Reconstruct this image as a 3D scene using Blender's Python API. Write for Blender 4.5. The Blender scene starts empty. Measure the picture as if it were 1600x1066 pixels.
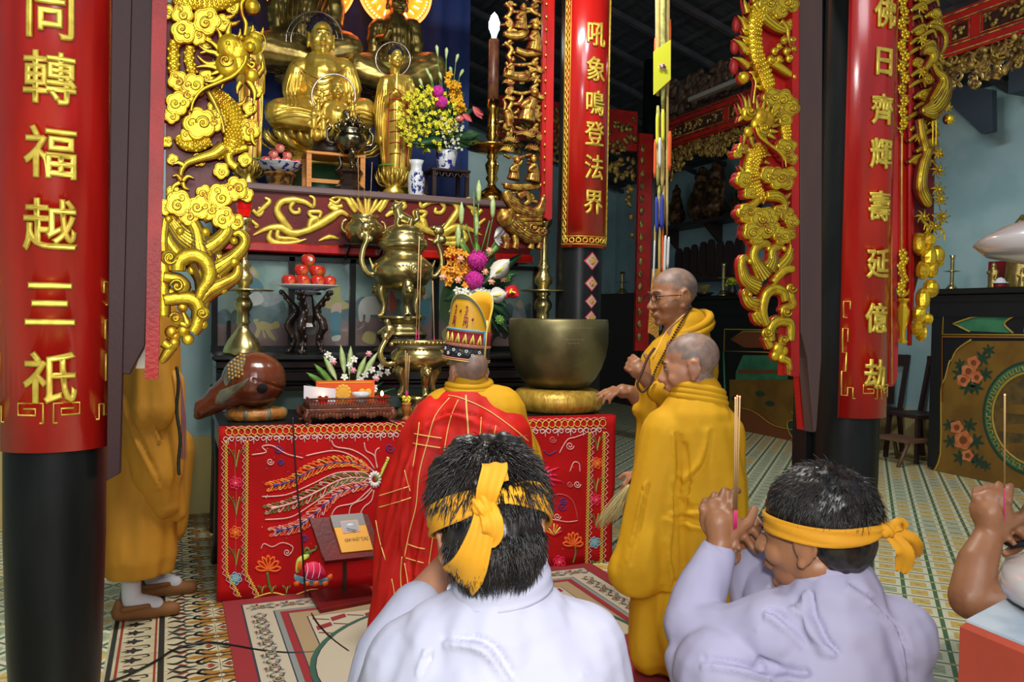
import bpy, bmesh, math, random
from mathutils import Vector as V, Matrix, noise, Euler
from mathutils.bvhtree import BVHTree
PI=math.pi
SC=bpy.context.scene
COL=SC.collection
sin,cos=math.sin,math.cos
random.seed(7)
# ---------------- camera ----------------
F=1311.0; H=1.35; YAW=22.1; PITCH=-1.65; ROLL=0.95
RC=(Matrix.Rotation(math.radians(-YAW),3,'Z')@Matrix.Rotation(math.radians(90+PITCH),3,'X')@Matrix.Rotation(math.radians(ROLL),3,'Z'))
CAM=V((0,0,H))
cd=bpy.data.cameras.new('camera'); cam=bpy.data.objects.new('camera',cd); COL.objects.link(cam)
cd.sensor_width=36; cd.lens=F/1600*36; cd.clip_start=0.05
cam.matrix_world=Matrix.Translation(CAM)@RC.to_4x4(); SC.camera=cam
def ray(px,py): return RC@V(((px-800)/F,-(py-533)/F,-1))
def PD(px,py,d): return CAM+ray(px,py)*d
def PY(px,py,Y):
    r=ray(px,py); return CAM+r*(Y/r.y)
def PX(px,py,X):
    r=ray(px,py); return CAM+r*(X/r.x)
def PZ(px,py,Z):
    r=ray(px,py); return CAM+r*((Z-H)/r.z)
def mpp(p): # metres per pixel at a point
    q=RC.transposed()@(V(p)-CAM); return -q.z/F
# ---------------- materials ----------------
def newmat(name):
    m=bpy.data.materials.new(name); m.use_nodes=True
    nt=m.node_tree; return m,nt,nt.nodes['Principled BSDF']
def N(nt,t,**kw):
    n=nt.nodes.new(t)
    for k,v in kw.items():
        if k.startswith('i_'):
            key=k[2:]; key=int(key) if key.isdigit() else key
            n.inputs[key].default_value=v
        else: setattr(n,k,v)
    return n
def col(c): return (c[0],c[1],c[2],1)
MATS={}
def mat(name,c,rough=.5,metal=0,bump=0,bscale=60,c2=None,vscale=8,stretch=(1,1,1),emit=0,ecol=None,coat=0,trans=0,sheen=0,detail=4,alpha=1,vlo=.4,vhi=.6,dist=.01,sss=0,spec=.5):
    if name in MATS: return MATS[name]
    m,nt,b=newmat(name)
    b.inputs['Base Color'].default_value=col(c); b.inputs['Roughness'].default_value=rough; b.inputs['Metallic'].default_value=metal
    b.inputs['Specular IOR Level'].default_value=spec
    if coat: b.inputs['Coat Weight'].default_value=coat; b.inputs['Coat Roughness'].default_value=.15
    if trans: b.inputs['Transmission Weight'].default_value=trans
    if sheen: b.inputs['Sheen Weight'].default_value=sheen
    if sss: b.inputs['Subsurface Weight'].default_value=sss; b.inputs['Subsurface Radius'].default_value=(.6,.25,.15); b.inputs['Subsurface Scale'].default_value=.02
    if alpha<1: b.inputs['Alpha'].default_value=alpha
    if emit: b.inputs['Emission Color'].default_value=col(ecol or c); b.inputs['Emission Strength'].default_value=emit
    L=nt.links.new
    if bump or c2:
        tc=N(nt,'ShaderNodeTexCoord'); mp=N(nt,'ShaderNodeMapping'); mp.inputs['Scale'].default_value=stretch
        L(tc.outputs['Object'],mp.inputs[0])
    if c2:
        n=N(nt,'ShaderNodeTexNoise',i_Scale=vscale,i_Detail=detail); L(mp.outputs[0],n.inputs['Vector'])
        r=N(nt,'ShaderNodeMapRange'); r.inputs[1].default_value=vlo; r.inputs[2].default_value=vhi; L(n.outputs[0],r.inputs[0])
        mx=N(nt,'ShaderNodeMix',data_type='RGBA'); mx.inputs[6].default_value=col(c); mx.inputs[7].default_value=col(c2)
        L(r.outputs[0],mx.inputs[0]); L(mx.outputs[2],b.inputs['Base Color'])
    if bump:
        n2=N(nt,'ShaderNodeTexNoise',i_Scale=bscale,i_Detail=detail); L(mp.outputs[0],n2.inputs['Vector'])
        bp=N(nt,'ShaderNodeBump',i_Strength=bump,i_Distance=dist); L(n2.outputs[0],bp.inputs['Height']); L(bp.outputs[0],b.inputs['Normal'])
    MATS[name]=m; return m
# ---------------- mesh builder ----------------
class MB:
    def __init__(s): s.v=[]; s.f=[]; s.m=[]; s.sm=[]
    def add(s,vs,fs,mi=0,smooth=True):
        o=len(s.v); s.v+= [V(p) for p in vs]; s.f+=[tuple(i+o for i in f) for f in fs]; s.m+=[mi]*len(fs); s.sm+=[smooth]*len(fs); return s
    def xf(s,M,start=0):
        for i in range(start,len(s.v)): s.v[i]=M@s.v[i]
        return s
    def merge(s,o,M=None,mi=None):
        k=len(s.v); s.v+=[(M@p if M else p.copy()) for p in o.v]; s.f+=[tuple(i+k for i in f) for f in o.f]
        s.m+=[mi if mi is not None else a for a in o.m]; s.sm+=o.sm; return s
    def box(s,c,d,rot=None,mi=0,bev=0,taper=1):
        x,y,z=[a/2 for a in d]
        if bev and bev<min(x,y,z):
            b=bev; vs=[];
            for zz,k in ((-z,b),(-z+b,0),(z-b,0),(z,b)):
                t=taper if zz>0 else 1
                X,Y=(x)*t-k,(y)*t-k
                for cx,cy,q in ((1,1,0),(-1,1,1),(-1,-1,2),(1,-1,3)):
                    a=[(cx*X,cy*(Y-b)),(cx*(X-b),cy*Y)]
                    if q in(1,3): a=a[::-1]
                    vs+=[(p[0],p[1],zz) for p in a]
            fs=[tuple(range(7,-1,-1)),tuple(range(24,32))]
            for L in range(3):
                for i in range(8): fs.append((L*8+i,L*8+(i+1)%8,L*8+8+(i+1)%8,L*8+8+i))
        else:
            t=taper; vs=[(-x,-y,-z),(x,-y,-z),(x,y,-z),(-x,y,-z),(-x*t,-y*t,z),(x*t,-y*t,z),(x*t,y*t,z),(-x*t,y*t,z)]
            fs=[(3,2,1,0),(4,5,6,7),(0,1,5,4),(1,2,6,5),(2,3,7,6),(3,0,4,7)]
        M=Matrix.Translation(V(c))@(rot.to_4x4() if rot is not None else Matrix.Identity(4))
        return s.add([M@V(p) for p in vs],fs,mi,False)
    def bb(s,a,b,mi=0,bev=0):
        a,b=V(a),V(b); return s.box((a+b)/2,[abs(b[i]-a[i]) for i in range(3)],mi=mi,bev=bev)
    def lathe(s,prof,c=(0,0,0),seg=32,mi=0,M=None,lobes=0,amp=0,sy=1,arc=None,smooth=True):
        vs=[];n=len(prof);full=arc is None
        cnt=seg if full else seg+1
        for r,z in prof:
            for i in range(cnt):
                a=2*PI*i/seg if full else arc[0]+(arc[1]-arc[0])*i/seg
                k=r*(1+(amp*cos(lobes*a) if lobes else 0))
                vs.append(V((k*cos(a),k*sin(a)*sy,z)))
        fs=[]
        for j in range(n-1):
            for i in range(seg):
                i2=(i+1)%cnt if full else i+1
                fs.append((j*cnt+i,j*cnt+i2,(j+1)*cnt+i2,(j+1)*cnt+i))
        T=Matrix.Translation(V(c))
        if M is not None: T=T@M.to_4x4()
        return s.add([T@p for p in vs],fs,mi,smooth)
    def tube(s,pts,r,seg=8,mi=0,closed=False,flat=1,up=None,caps=True,smooth=True):
        pts=[V(p) for p in pts]; n=len(pts)
        if n<2: return s
        if not hasattr(r,'__len__'): r=[r]*n
        elif len(r)!=n: r=[lerpl(r,i/(n-1)) for i in range(n)]
        vs=[];prev=None
        for i,p in enumerate(pts):
            t=(pts[(i+1)%n]-pts[i-1]) if closed else (pts[min(i+1,n-1)]-pts[max(i-1,0)])
            if t.length<1e-9: t=V((0,0,1))
            t.normalize()
            if up is not None:
                b=V(up); a=b.cross(t)
                if a.length<1e-6: a=t.orthogonal()
                a.normalize(); b=t.cross(a)
            else:
                if prev is None: a=t.orthogonal().normalized()
                else:
                    a=prev-t*prev.dot(t)
                    if a.length<1e-6: a=t.orthogonal()
                    a.normalize()
                prev=a; b=t.cross(a)
            for k in range(seg):
                g=2*PI*k/seg; vs.append(p+a*(cos(g)*r[i])+b*(sin(g)*r[i]*flat))
        fs=[]
        for i in range(n if closed else n-1):
            j=(i+1)%n
            for k in range(seg): k2=(k+1)%seg; fs.append((i*seg+k,i*seg+k2,j*seg+k2,j*seg+k))
        if not closed and caps: fs+=[tuple(range(seg-1,-1,-1)),tuple((n-1)*seg+k for k in range(seg))]
        return s.add(vs,fs,mi,smooth)
    def ell(s,c,r,rot=None,u=16,w=10,mi=0,fn=None):
        if not hasattr(r,'__len__'): r=(r,r,r)
        vs=[V((0,0,-1))]
        for j in range(1,w):
            ph=-PI/2+PI*j/w
            for i in range(u): a=2*PI*i/u; vs.append(V((cos(ph)*cos(a),cos(ph)*sin(a),sin(ph))))
        vs.append(V((0,0,1)))
        fs=[(0,1+(i+1)%u,1+i) for i in range(u)]
        for j in range(w-2):
            for i in range(u): a=1+j*u; fs.append((a+i,a+(i+1)%u,a+u+(i+1)%u,a+u+i))
        l=len(vs)-1; fs+=[(l,l-u+i,l-u+(i+1)%u) for i in range(u)]
        M=Matrix.Translation(V(c))@(rot.to_4x4() if rot is not None else Matrix.Identity(4))
        return s.add([M@V((p.x*r[0]*(fn(p) if fn else 1),p.y*r[1]*(fn(p) if fn else 1),p.z*r[2]*(fn(p) if fn else 1))) for p in vs],fs,mi)
    def prism(s,pts,depth,mi=0,bev=0,d=None):
        """closed outline of 3-D points, pushed along vector d by depth; front edge inset by bev"""
        pts=[V(p) for p in pts]; n=len(pts)
        c=sum(pts,V())/n
        nrm=V()
        for i in range(n): nrm+=(pts[i]-c).cross(pts[(i+1)%n]-c)
        nrm.normalize(); d=V(d) if d is not None else nrm
        if nrm.dot(d)>0: pts=pts[::-1]
        # now seen from -d side it is ccw
        vs=[]
        def inset(k):
            out=[]
            for i in range(n):
                a,b,e=pts[i-1],pts[i],pts[(i+1)%n]
                t1=(b-a).normalized() if (b-a).length>1e-9 else V(); t2=(e-b).normalized() if (e-b).length>1e-9 else V()
                q=(t1+t2)
                if q.length<1e-6: q=t1
                q.normalize(); out.append(b+q.cross(d.normalized())*(k) )
            return out
        if bev:
            ins=inset(-bev)
            # make sure inset goes inward
            if sum((ins[i]-c).length for i in range(n))>sum((pts[i]-c).length for i in range(n)): ins=inset(bev)
            vs=[p for p in ins]+[p+d*bev for p in pts]+[p+d*depth for p in pts]; L=3
        else: vs=[p for p in pts]+[p+d*depth for p in pts]; L=2
        fs=[tuple(range(n-1,-1,-1))[::-1] , tuple(range((L-1)*n,L*n))[::-1]]
        for l in range(L-1):
            for i in range(n): fs.append((l*n+(i+1)%n,l*n+i,(l+1)*n+i,(l+1)*n+(i+1)%n))
        return s.add(vs,fs,mi,False)
    def loft(s,rings,mi=0,cap=True,closed=True,smooth=True):
        n=len(rings[0]); vs=[V(p) for r in rings for p in r]; fs=[]
        for j in range(len(rings)-1):
            for i in range(n if closed else n-1): fs.append((j*n+i,j*n+(i+1)%n,(j+1)*n+(i+1)%n,(j+1)*n+i))
        if cap and closed: fs+=[tuple(range(n-1,-1,-1)),tuple((len(rings)-1)*n+k for k in range(n))]
        return s.add(vs,fs,mi,smooth)
    def build(s,name,mats,parent=None,loc=None,subsurf=0,world=True):
        me=bpy.data.meshes.new(name); me.from_pydata([tuple(p) for p in s.v],[],s.f)
        if not isinstance(mats,(list,tuple)): mats=[mats]
        for m in mats: me.materials.append(m)
        me.polygons.foreach_set('material_index',s.m); me.polygons.foreach_set('use_smooth',s.sm)
        me.update()
        return link(name,me,parent,loc,subsurf)
def link(name,me,parent=None,loc=None,subsurf=0):
    o=bpy.data.objects.new(name,me); COL.objects.link(o)
    if loc is not None:      # geometry is in world space; move the origin to the base
        me.transform(Matrix.Translation(-V(loc))); o.location=V(loc)
    if parent is not None:
        o.parent=parent; w=wl(parent)
        o.matrix_parent_inverse=Matrix.Identity(4)
        if loc is None: me.transform(Matrix.Translation(-w))
        else: o.location=V(loc)-w
    if subsurf:
        md=o.modifiers.new('s','SUBSURF'); md.levels=subsurf; md.render_levels=subsurf
    return o
def wl(o):
    p=V(o.location)
    while o.parent: o=o.parent; p+=V(o.location)
    return p
def tag(o,label=None,cat=None,group=None,kind=None):
    if label: o['label']=label
    if cat: o['category']=cat
    if group: o['group']=group
    if kind: o['kind']=kind
    return o
def thing(name,loc,label,cat,group=None):
    o=bpy.data.objects.new(name,None); COL.objects.link(o); o.location=V(loc); o.empty_display_size=.1
    return tag(o,label,cat,group)
def copytree(o,parent=None,label=None):
    c=o.copy(); COL.objects.link(c)
    if parent is not None: c.parent=parent
    for ch in list(o.children): copytree(ch,c)
    if label: c['label']=label
    return c
def struct(o): o['kind']='structure'; return o
def lerpl(l,t):
    x=t*(len(l)-1); i=min(int(x),len(l)-2) if len(l)>1 else 0
    return l[i]+(l[i+1]-l[i])*(x-i) if len(l)>1 else l[0]
def cr(pts,n=8,closed=False):
    """Catmull-Rom through points (tuples or Vectors)"""
    pts=[V(p) for p in pts]; out=[]; m=len(pts)
    if m<3 and not closed: return [pts[0].lerp(pts[-1],i/n) for i in range(n+1)]
    for i in range(m if closed else m-1):
        g=(lambda k: pts[k%m]) if closed else (lambda k: pts[max(0,min(m-1,k))])
        a,b,c,d=g(i-1),g(i),g(i+1),g(i+2)
        for k in range(n):
            t=k/n; out.append(.5*((2*b)+(c-a)*t+(2*a-5*b+4*c-d)*t*t+(3*b-a-3*c+d)*t*t*t))
    if not closed: out.append(pts[-1])
    return out
def smooth2(pts,n=6,closed=False):
    return [(p.x,p.y) for p in cr([(a,b,0) for a,b in pts],n,closed)]
def spiral(cx,cy,r0,r1,a0,turns,n=14):
    out=[]
    for i in range(n+1):
        t=i/n; a=a0+turns*2*PI*t; r=r0+(r1-r0)*t; out.append((cx+r*cos(a),cy+r*sin(a)))
    return out
def bez(p0,p1,p2,p3,n=10):
    p0,p1,p2,p3=map(V,(p0,p1,p2,p3)); return [p0*(1-t)**3+p1*3*t*(1-t)**2+p2*3*t*t*(1-t)+p3*t**3 for t in [i/n for i in range(n+1)]]
def look(d,up=(0,0,1)):
    """rotation matrix whose Z axis is d"""
    return V(d).normalized().to_track_quat('Z','Y').to_matrix()
# ---- blob: union of primitives, voxel-remeshed into one continuous surface ----
class Blob(MB):
    def cap(s,a,ra,b,rb,seg=14,flat=1):
        a,b=V(a),V(b); n=6
        s.tube([a+(b-a)*(i/n) for i in range(n+1)],[ra+(rb-ra)*i/n for i in range(n+1)],seg,flat=flat)
        if flat==1: s.ell(a,ra*.998,u=12,w=8); s.ell(b,rb*.998,u=12,w=8)
        return s
    def chain(s,pts,rs):
        for i in range(len(pts)-1): s.cap(pts[i],rs[i],pts[i+1],rs[i+1])
        return s
    def make(s,name,mats,parent=None,voxel=.02,smooth=6,fac=.5,disp=None,loc=None,picker=None,detail=0):
        me=bpy.data.meshes.new('tmp'); me.from_pydata([tuple(p) for p in s.v],[],s.f); me.update()
        o=bpy.data.objects.new('tmp',me); COL.objects.link(o)
        r=o.modifiers.new('r','REMESH'); r.mode='VOXEL'; r.voxel_size=voxel; r.use_smooth_shade=True
        if smooth: sm=o.modifiers.new('s','SMOOTH'); sm.iterations=smooth; sm.factor=fac
        if detail: su=o.modifiers.new('u','SUBSURF'); su.levels=detail; su.render_levels=detail
        dg=bpy.context.evaluated_depsgraph_get(); m2=bpy.data.meshes.new_from_object(o.evaluated_get(dg))
        bpy.data.objects.remove(o); bpy.data.meshes.remove(me)
        if disp:
            ns=[v.normal.copy() for v in m2.vertices]
            for v,n in zip(m2.vertices,ns): v.co=disp(v.co.copy(),n)
            m2.update()
        m2.materials.clear()
        if not isinstance(mats,(list,tuple)): mats=[mats]
        for m in mats: m2.materials.append(m)
        for p in m2.polygons:
            p.use_smooth=True
            p.material_index=picker(p.center) if picker else 0
        m2.name=name
        s.bvh=BVHTree.FromPolygons([v.co.copy() for v in m2.vertices],[tuple(p.vertices) for p in m2.polygons])
        return link(name,m2,parent,loc)
def cast(bvh,px,py,off=.003):
    h=bvh.ray_cast(CAM,ray(px,py).normalized())
    if h[0] is None: return None
    return h[0]-ray(px,py).normalized()*off
def drape(bvh,pts,off=.003,n=6):
    """a smooth picture path laid on a surface"""
    out=[cast(bvh,x,y,off) for x,y in smooth2(pts,n)]
    return [p for p in out if p is not None]
def folds(freq=(30,30,4),amp=.01,seed=0,sharp=1.0):
    def f(p,n):
        q=V((p.x*freq[0],p.y*freq[1],p.z*freq[2]+seed))
        a=noise.noise(q); a=(abs(a)**sharp)*(1 if a>0 else -1)
        return p+n*(a*amp*2)
    return f
# ================= materials =================
RED=mat('red_lacquer',(.52,.012,.008),.22,c2=(.36,.008,.006),vscale=3,stretch=(3,3,.6),coat=.5,bump=.08,bscale=14)
REDM=mat('red_matt_lacquer',(.42,.014,.010),.4,c2=(.30,.01,.008),vscale=6,bump=.2,bscale=90,spec=.3)
DRED=mat('oxblood_lacquer',(.15,.008,.007),.4,spec=.3,c2=(.10,.008,.008),bump=.1,bscale=60,vscale=6)
BROWN=mat('brown_paint',(.050,.019,.018),.5,spec=.22,c2=(.042,.017,.018),vscale=5,stretch=(2,2,.5),bump=.35,bscale=120,dist=.002)
BLACKW=mat('black_lacquer',(.005,.0055,.0055),.34,spec=.28,c2=(.009,.010,.010),bump=.25,bscale=30,dist=.004,stretch=(1,1,.3))
DARKW=mat('dark_wood',(.018,.010,.008),.3,c2=(.03,.015,.010),bump=.2,bscale=70,vscale=12)
ROSEW=mat('rosewood',(.10,.025,.012),.3,c2=(.16,.045,.02),bump=.2,bscale=60,vscale=14)
GOLD=mat('gilded_carving',(.78,.52,.025),.33,metal=.72,c2=(.45,.17,.010),vscale=22,bump=.5,bscale=55,dist=.004,vlo=.48,vhi=.72,detail=7)
GOLDP=mat('gold_paint',(.80,.60,.08),.38,metal=.45,c2=(.62,.42,.05),vscale=30,bump=.15,bscale=60,dist=.002)
GOLDD=mat('aged_gilding',(.36,.22,.03),.42,metal=.5,c2=(.16,.035,.01),vscale=26,bump=.6,bscale=50,dist=.006)
GOLDS=mat('gilded_statue',(.82,.60,.11),.33,metal=.72,c2=(.62,.38,.05),vscale=9,bump=.12,bscale=25,dist=.004)
BRONZE=mat('old_gilt_bronze',(.42,.30,.08),.34,metal=.8,c2=(.24,.17,.05),vscale=14,bump=.15,bscale=30,dist=.004)
BRASS=mat('polished_brass',(.62,.50,.20),.25,metal=.92,c2=(.42,.34,.13),vscale=10,bump=.06,bscale=20,dist=.003)
BRASSD=mat('dull_bell_bronze',(.115,.10,.045),.42,metal=.75,c2=(.20,.17,.075),vscale=5,bump=.15,bscale=70,dist=.002)
WALLB=mat('pale_blue_plaster',(.33,.47,.48),.85,c2=(.27,.42,.43),vscale=3,bump=.1,bscale=20)
YELW=mat('yellow_plaster',(.55,.42,.16),.8,c2=(.48,.36,.14),vscale=3,bump=.1,bscale=20)
GLASS=mat('clear_glass',(.9,.93,.93),.03,trans=1)
# ---- cement tile floor: cream tiles, diagonal green bars, ochre and grey-green cells ----
def floor_mat():
    m,nt,b=newmat('cement_tiles'); L=nt.links.new
    tc=N(nt,'ShaderNodeTexCoord'); sx=N(nt,'ShaderNodeSeparateXYZ'); L(tc.outputs['Object'],sx.inputs[0])
    def M(op,a,bb=None,c=None):
        n=N(nt,'ShaderNodeMath',operation=op)
        for i,x in enumerate((a,bb,c)):
            if x is None: continue
            if isinstance(x,(int,float)): n.inputs[i].default_value=x
            else: L(x,n.inputs[i])
        return n.outputs[0]
    S=.1431
    v=M('DIVIDE',M('SUBTRACT',M('MULTIPLY',M('SUBTRACT',sx.outputs[0],sx.outputs[1]),.70711),.208),S)
    u=M('DIVIDE',M('MULTIPLY',M('ADD',sx.outputs[0],sx.outputs[1]),.70711),S)
    fu=M('FRACT',u); fv=M('FRACT',v)
    du=M('ABSOLUTE',M('SUBTRACT',fu,.5)); dv=M('ABSOLUTE',M('SUBTRACT',fv,.5))
    iu=M('FLOOR',u); iv=M('FLOOR',v)
    wn=N(nt,'ShaderNodeTexWhiteNoise',noise_dimensions='2D'); cx=N(nt,'ShaderNodeCombineXYZ'); L(M('FLOOR',M('DIVIDE',u,3)),cx.inputs[0]); L(M('FLOOR',M('DIVIDE',v,2)),cx.inputs[1]); L(cx.outputs[0],wn.inputs[0])
    nz=N(nt,'ShaderNodeTexNoise',i_Scale=.55,i_Detail=1); L(tc.outputs['Object'],nz.inputs['Vector'])
    yel=M('GREATER_THAN',M('ADD',M('MULTIPLY',wn.outputs[0],.35),M('MULTIPLY',nz.outputs[0],1.0)),.62)
    ns=N(nt,'ShaderNodeTexNoise',i_Scale=70,i_Detail=3); L(tc.outputs['Object'],ns.inputs['Vector'])
    def mix(f,a,c):
        n=N(nt,'ShaderNodeMix',data_type='RGBA')
        L(f,n.inputs[0])
        for i,x in ((6,a),(7,c)):
            if isinstance(x,tuple): n.inputs[i].default_value=col(x)
            else: L(x,n.inputs[i])
        return n.outputs[2]
    cell=mix(yel,(.38,.44,.27),(.72,.46,.08))
    speck=M('GREATER_THAN',ns.outputs[0],.58)
    cell=mix(M('MULTIPLY',speck,.5),cell,(.74,.70,.46))
    inner=M('MULTIPLY',M('LESS_THAN',du,.30),M('LESS_THAN',dv,.27))
    c=mix(inner,(.80,.77,.54),cell)
    # small triangles pointing along the bar
    tri=M('MULTIPLY',M('LESS_THAN',M('ADD',du,M('MULTIPLY',dv,1.0)),.12),.5)
    c=mix(tri,c,(.20,.25,.14))
    c=mix(M('GREATER_THAN',du,.455),c,(.10,.13,.075))
    c=mix(M('GREATER_THAN',dv,.43),c,(.035,.14,.055))
    # dots where bars cross
    c=mix(M('LESS_THAN',M('ADD',M('SUBTRACT',.5,du),M('SUBTRACT',.5,dv)),.09),c,(.55,.45,.10))
    # tile joints every 20 cm
    jx=M('LESS_THAN',M('FRACT',M('DIVIDE',M('ADD',sx.outputs[0],.021),.2)),.012); jy=M('LESS_THAN',M('FRACT',M('DIVIDE',M('ADD',sx.outputs[1],.05),.2)),.012)
    c=mix(M('MULTIPLY',M('MAXIMUM',jx,jy),.55),c,(.16,.13,.09))
    dirt=N(nt,'ShaderNodeTexNoise',i_Scale=2.2,i_Detail=5); L(tc.outputs['Object'],dirt.inputs['Vector'])
    c=mix(M('MULTIPLY',dirt.outputs[0],.25),c,(.30,.27,.17))
    L(c,b.inputs['Base Color']); b.inputs['Roughness'].default_value=.32
    bp=N(nt,'ShaderNodeBump',i_Strength=.12,i_Distance=.003); L(ns.outputs[0],bp.inputs['Height']); L(bp.outputs[0],b.inputs['Normal'])
    return m
def flatm(n,c,r=.4): return mat(n,c,r)
TB=flatm('tile_black',(.022,.022,.02)); TC=mat('tile_cream',(.60,.53,.34),.35,c2=(.50,.43,.26),vscale=9); TO=flatm('tile_ochre',(.36,.17,.03)); TR=flatm('tile_red',(.30,.035,.02)); TG=flatm('tile_green',(.04,.14,.055)); TJ=flatm('tile_joint',(.2,.16,.1))
fm=MB()
fm.bb((-3.5,-2,-.1),(7.4,13.2,0),mi=0)
def ribbon(mb,pts,w,z,mi,M=None,n=6):
    """flat strip that swells and tapers along a path"""
    P=cr([(p[0],p[1],0) for p in pts],n); m=len(P); L=[];Rr=[]
    for i,p in enumerate(P):
        t=(P[min(i+1,m-1)]-P[max(i-1,0)]).normalized(); nn=V((-t.y,t.x,0)); ww=lerpl(w,i/(m-1))/2
        L.append(p+nn*ww); Rr.append(p-nn*ww)
    vs=[(M@q if M else q)+V((0,0,z)) for q in L+Rr]
    mb.add(vs,[(i,m+i,m+i+1,i+1) for i in range(m-1)],mi,False)
def poly(mb,pts,z,mi,M=None): 
    P=[V((p[0],p[1],0)) for p in pts]; mb.add([(M@q if M else q)+V((0,0,z)) for q in P],[tuple(range(len(P)))],mi,False)
# border tiles along the altar side
def motif(mb,x0,y0,mir):
    """one 20 cm arabesque tile"""
    M=Matrix.Translation((x0+(.2 if mir else 0),y0,0))@Matrix.Diagonal((-.2 if mir else .2,.2,1,1))
    z=.0012
    for s in (0,1):
        K=M@Matrix.Translation((0,.5,0))@Matrix.Diagonal((1,-1 if s else 1,1,1))
        ribbon(mb,[(1.0,.10),(.80,.06),(.62,.22),(.45,.22),(.36,.10)],[.04,.09,.05,.09,.02],z,1,K)
        ribbon(mb,[(.97,.42),(.80,.30),(.66,.36),(.60,.20),(.74,.10)],[.02,.08,.10,.06,.03],z,1,K)
        ribbon(mb,[(.05,.12),(.20,.20),(.34,.10),(.42,.02)],[.02,.10,.09,.03],z,1,K)
        ribbon(mb,[(.06,.36),(.16,.46),(.30,.36),(.46,.44),(.60,.40)],[.01,.07,.11,.07,.02],z,1,K)
        ribbon(mb,[(.98,.17),(.86,.16),(.74,.24),(.68,.24)],[.09,.14,.12,.02],z+.0004,3,K)
        poly(mb,[(.30,.24),(.38,.30),(.44,.27),(.40,.34),(.30,.32),(.22,.28)],z+.0004,4,K)
        poly(mb,[(.76,.44),(.84,.40),(.92,.5),(.80,.49)],z+.0004,4,K)
    ribbon(mb,[(.40,.5),(.55,.5),(.75,.5),(.95,.5)],[.03,.16,.13,.05],z+.0002,3,M)
X0=-.021
for j in range(14):
    y=3.16+.2*j-.005
    for i,mir in ((0,False),(1,True)):
        x=X0+.2*i; fm.add([(x,y,.0006),(x+.2,y,.0006),(x+.2,y+.2,.0006),(x,y+.2,.0006)],[(0,1,2,3)],2,False); motif(fm,x,y,mir)
    fm.add([(X0-.21,y,.0006),(X0,y,.0006),(X0,y+.2,.0006),(X0-.21,y+.2,.0006)],[(0,1,2,3)],2,False)
    # trefoil strip
    for k in (0,1):
        K=Matrix.Translation((X0-.115,y+.05+.1*k,0))
        poly(fm,[(-.045,0),(-.02,.008),(-.03,.022),(-.008,.014),(.0,.034),(.012,.012),(.035,.006),(.035,-.006),(.012,-.012),(0,-.034),(-.008,-.014),(-.03,-.022),(-.02,-.008)],.0014,1,K)
        ribbon(fm,[(.0,.044),(.05,.046),(.058,.026),(.036,.022)],[.004,.009,.008,.004],.0014,1,K)
        poly(fm,[(-.03,.046),(.0,.05),(-.008,.058),(-.03,.054)],.0014,4,K)
for a,b_,mi in ((-.221,-.203,1),(-.192,-.182,4),(-.058,-.050,4),(-.043,-.022,1),(.178,.1805,6),(-.0225,-.0205,6)):
    fm.add([(a,3.1,.0018),(b_,3.1,.0018),(b_,5.93,.0018),(a,5.93,.0018)],[(0,1,2,3)],mi,False)
for j in range(14): 
    y=3.155+.2*j; fm.add([(-.2,y,.0016),(.38,y,.0016),(.38,y+.002,.0016),(-.2,y+.002,.0016)],[(0,1,2,3)],6,False)
struct(fm.build('floor',[floor_mat(),TB,TC,TO,TR,TG,TJ]))
# ================= walls and roof =================
w=MB(); w.bb((.25,5.95,.52),(2.75,6.1,1.05)); w.bb((-3.5,5.95,.52),(.25,6.1,4.2)); w.bb((-3.5,5.945,-.05),(2.75,6.1,.52),mi=1); 
struct(w.build('wall_altar',[WALLB,YELW]))
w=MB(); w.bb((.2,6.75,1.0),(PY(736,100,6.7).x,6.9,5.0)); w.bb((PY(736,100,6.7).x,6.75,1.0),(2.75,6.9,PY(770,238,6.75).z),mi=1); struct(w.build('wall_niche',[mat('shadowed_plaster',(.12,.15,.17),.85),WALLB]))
w=MB(); w.bb((7.2,-2,.45),(7.35,13.2,3.75)); w.bb((7.19,-2,-.05),(7.35,13.2,.45),mi=1); struct(w.build('wall_right',[WALLB,YELW]))
w=MB(); w.bb((-3.6,13,-.05),(7.35,13.2,5)); struct(w.build('wall_back',[WALLB]))
w=MB(); w.bb((-3.6,-.5,-.05),(-3.5,6.1,4.4)); struct(w.build('wall_left',[WALLB]))
ROOFM=mat('old_roof_boards',(.022,.026,.034),.6,c2=(.045,.05,.06),vscale=5,stretch=(.4,6,1),bump=.3,bscale=30)
def slope(mb,x0,z0,x1,z1,y0,y1,t=.04,mi=0):
    mb.add([(x0,y0,z0),(x1,y0,z1),(x1,y1,z1),(x0,y1,z0),(x0,y0,z0+t),(x1,y0,z1+t),(x1,y1,z1+t),(x0,y1,z0+t)],[(0,1,2,3),(7,6,5,4),(0,4,5,1),(1,5,6,2),(2,6,7,3),(3,7,4,0)],mi,False)
rf=MB(); slope(rf,1.2,5.55,7.4,3.55,.9,13.2); slope(rf,-3.6,3.9,1.2,5.55,.9,13.2)
random.seed(3)
for i in range(24): # battens that carry the tiles, along the slope steps
    x=1.5+i*.25; z=5.55-(x-1.2)*2.0/6.2; rf.bb((x,.9,z-.05),(x+.05,13.2,z-.005),mi=1)
for i in range(17):
    y=1.2+i*.72; slope(rf,1.2,5.44,7.3,3.47,y,y+.06,.06,1)
    slope(rf,-3.5,3.86,1.2,5.44,y,y+.06,.06,1)
struct(rf.build('ceiling',[ROOFM,mat('rafter_wood',(.05,.045,.05),.6,c2=(.03,.03,.035))]))
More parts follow.
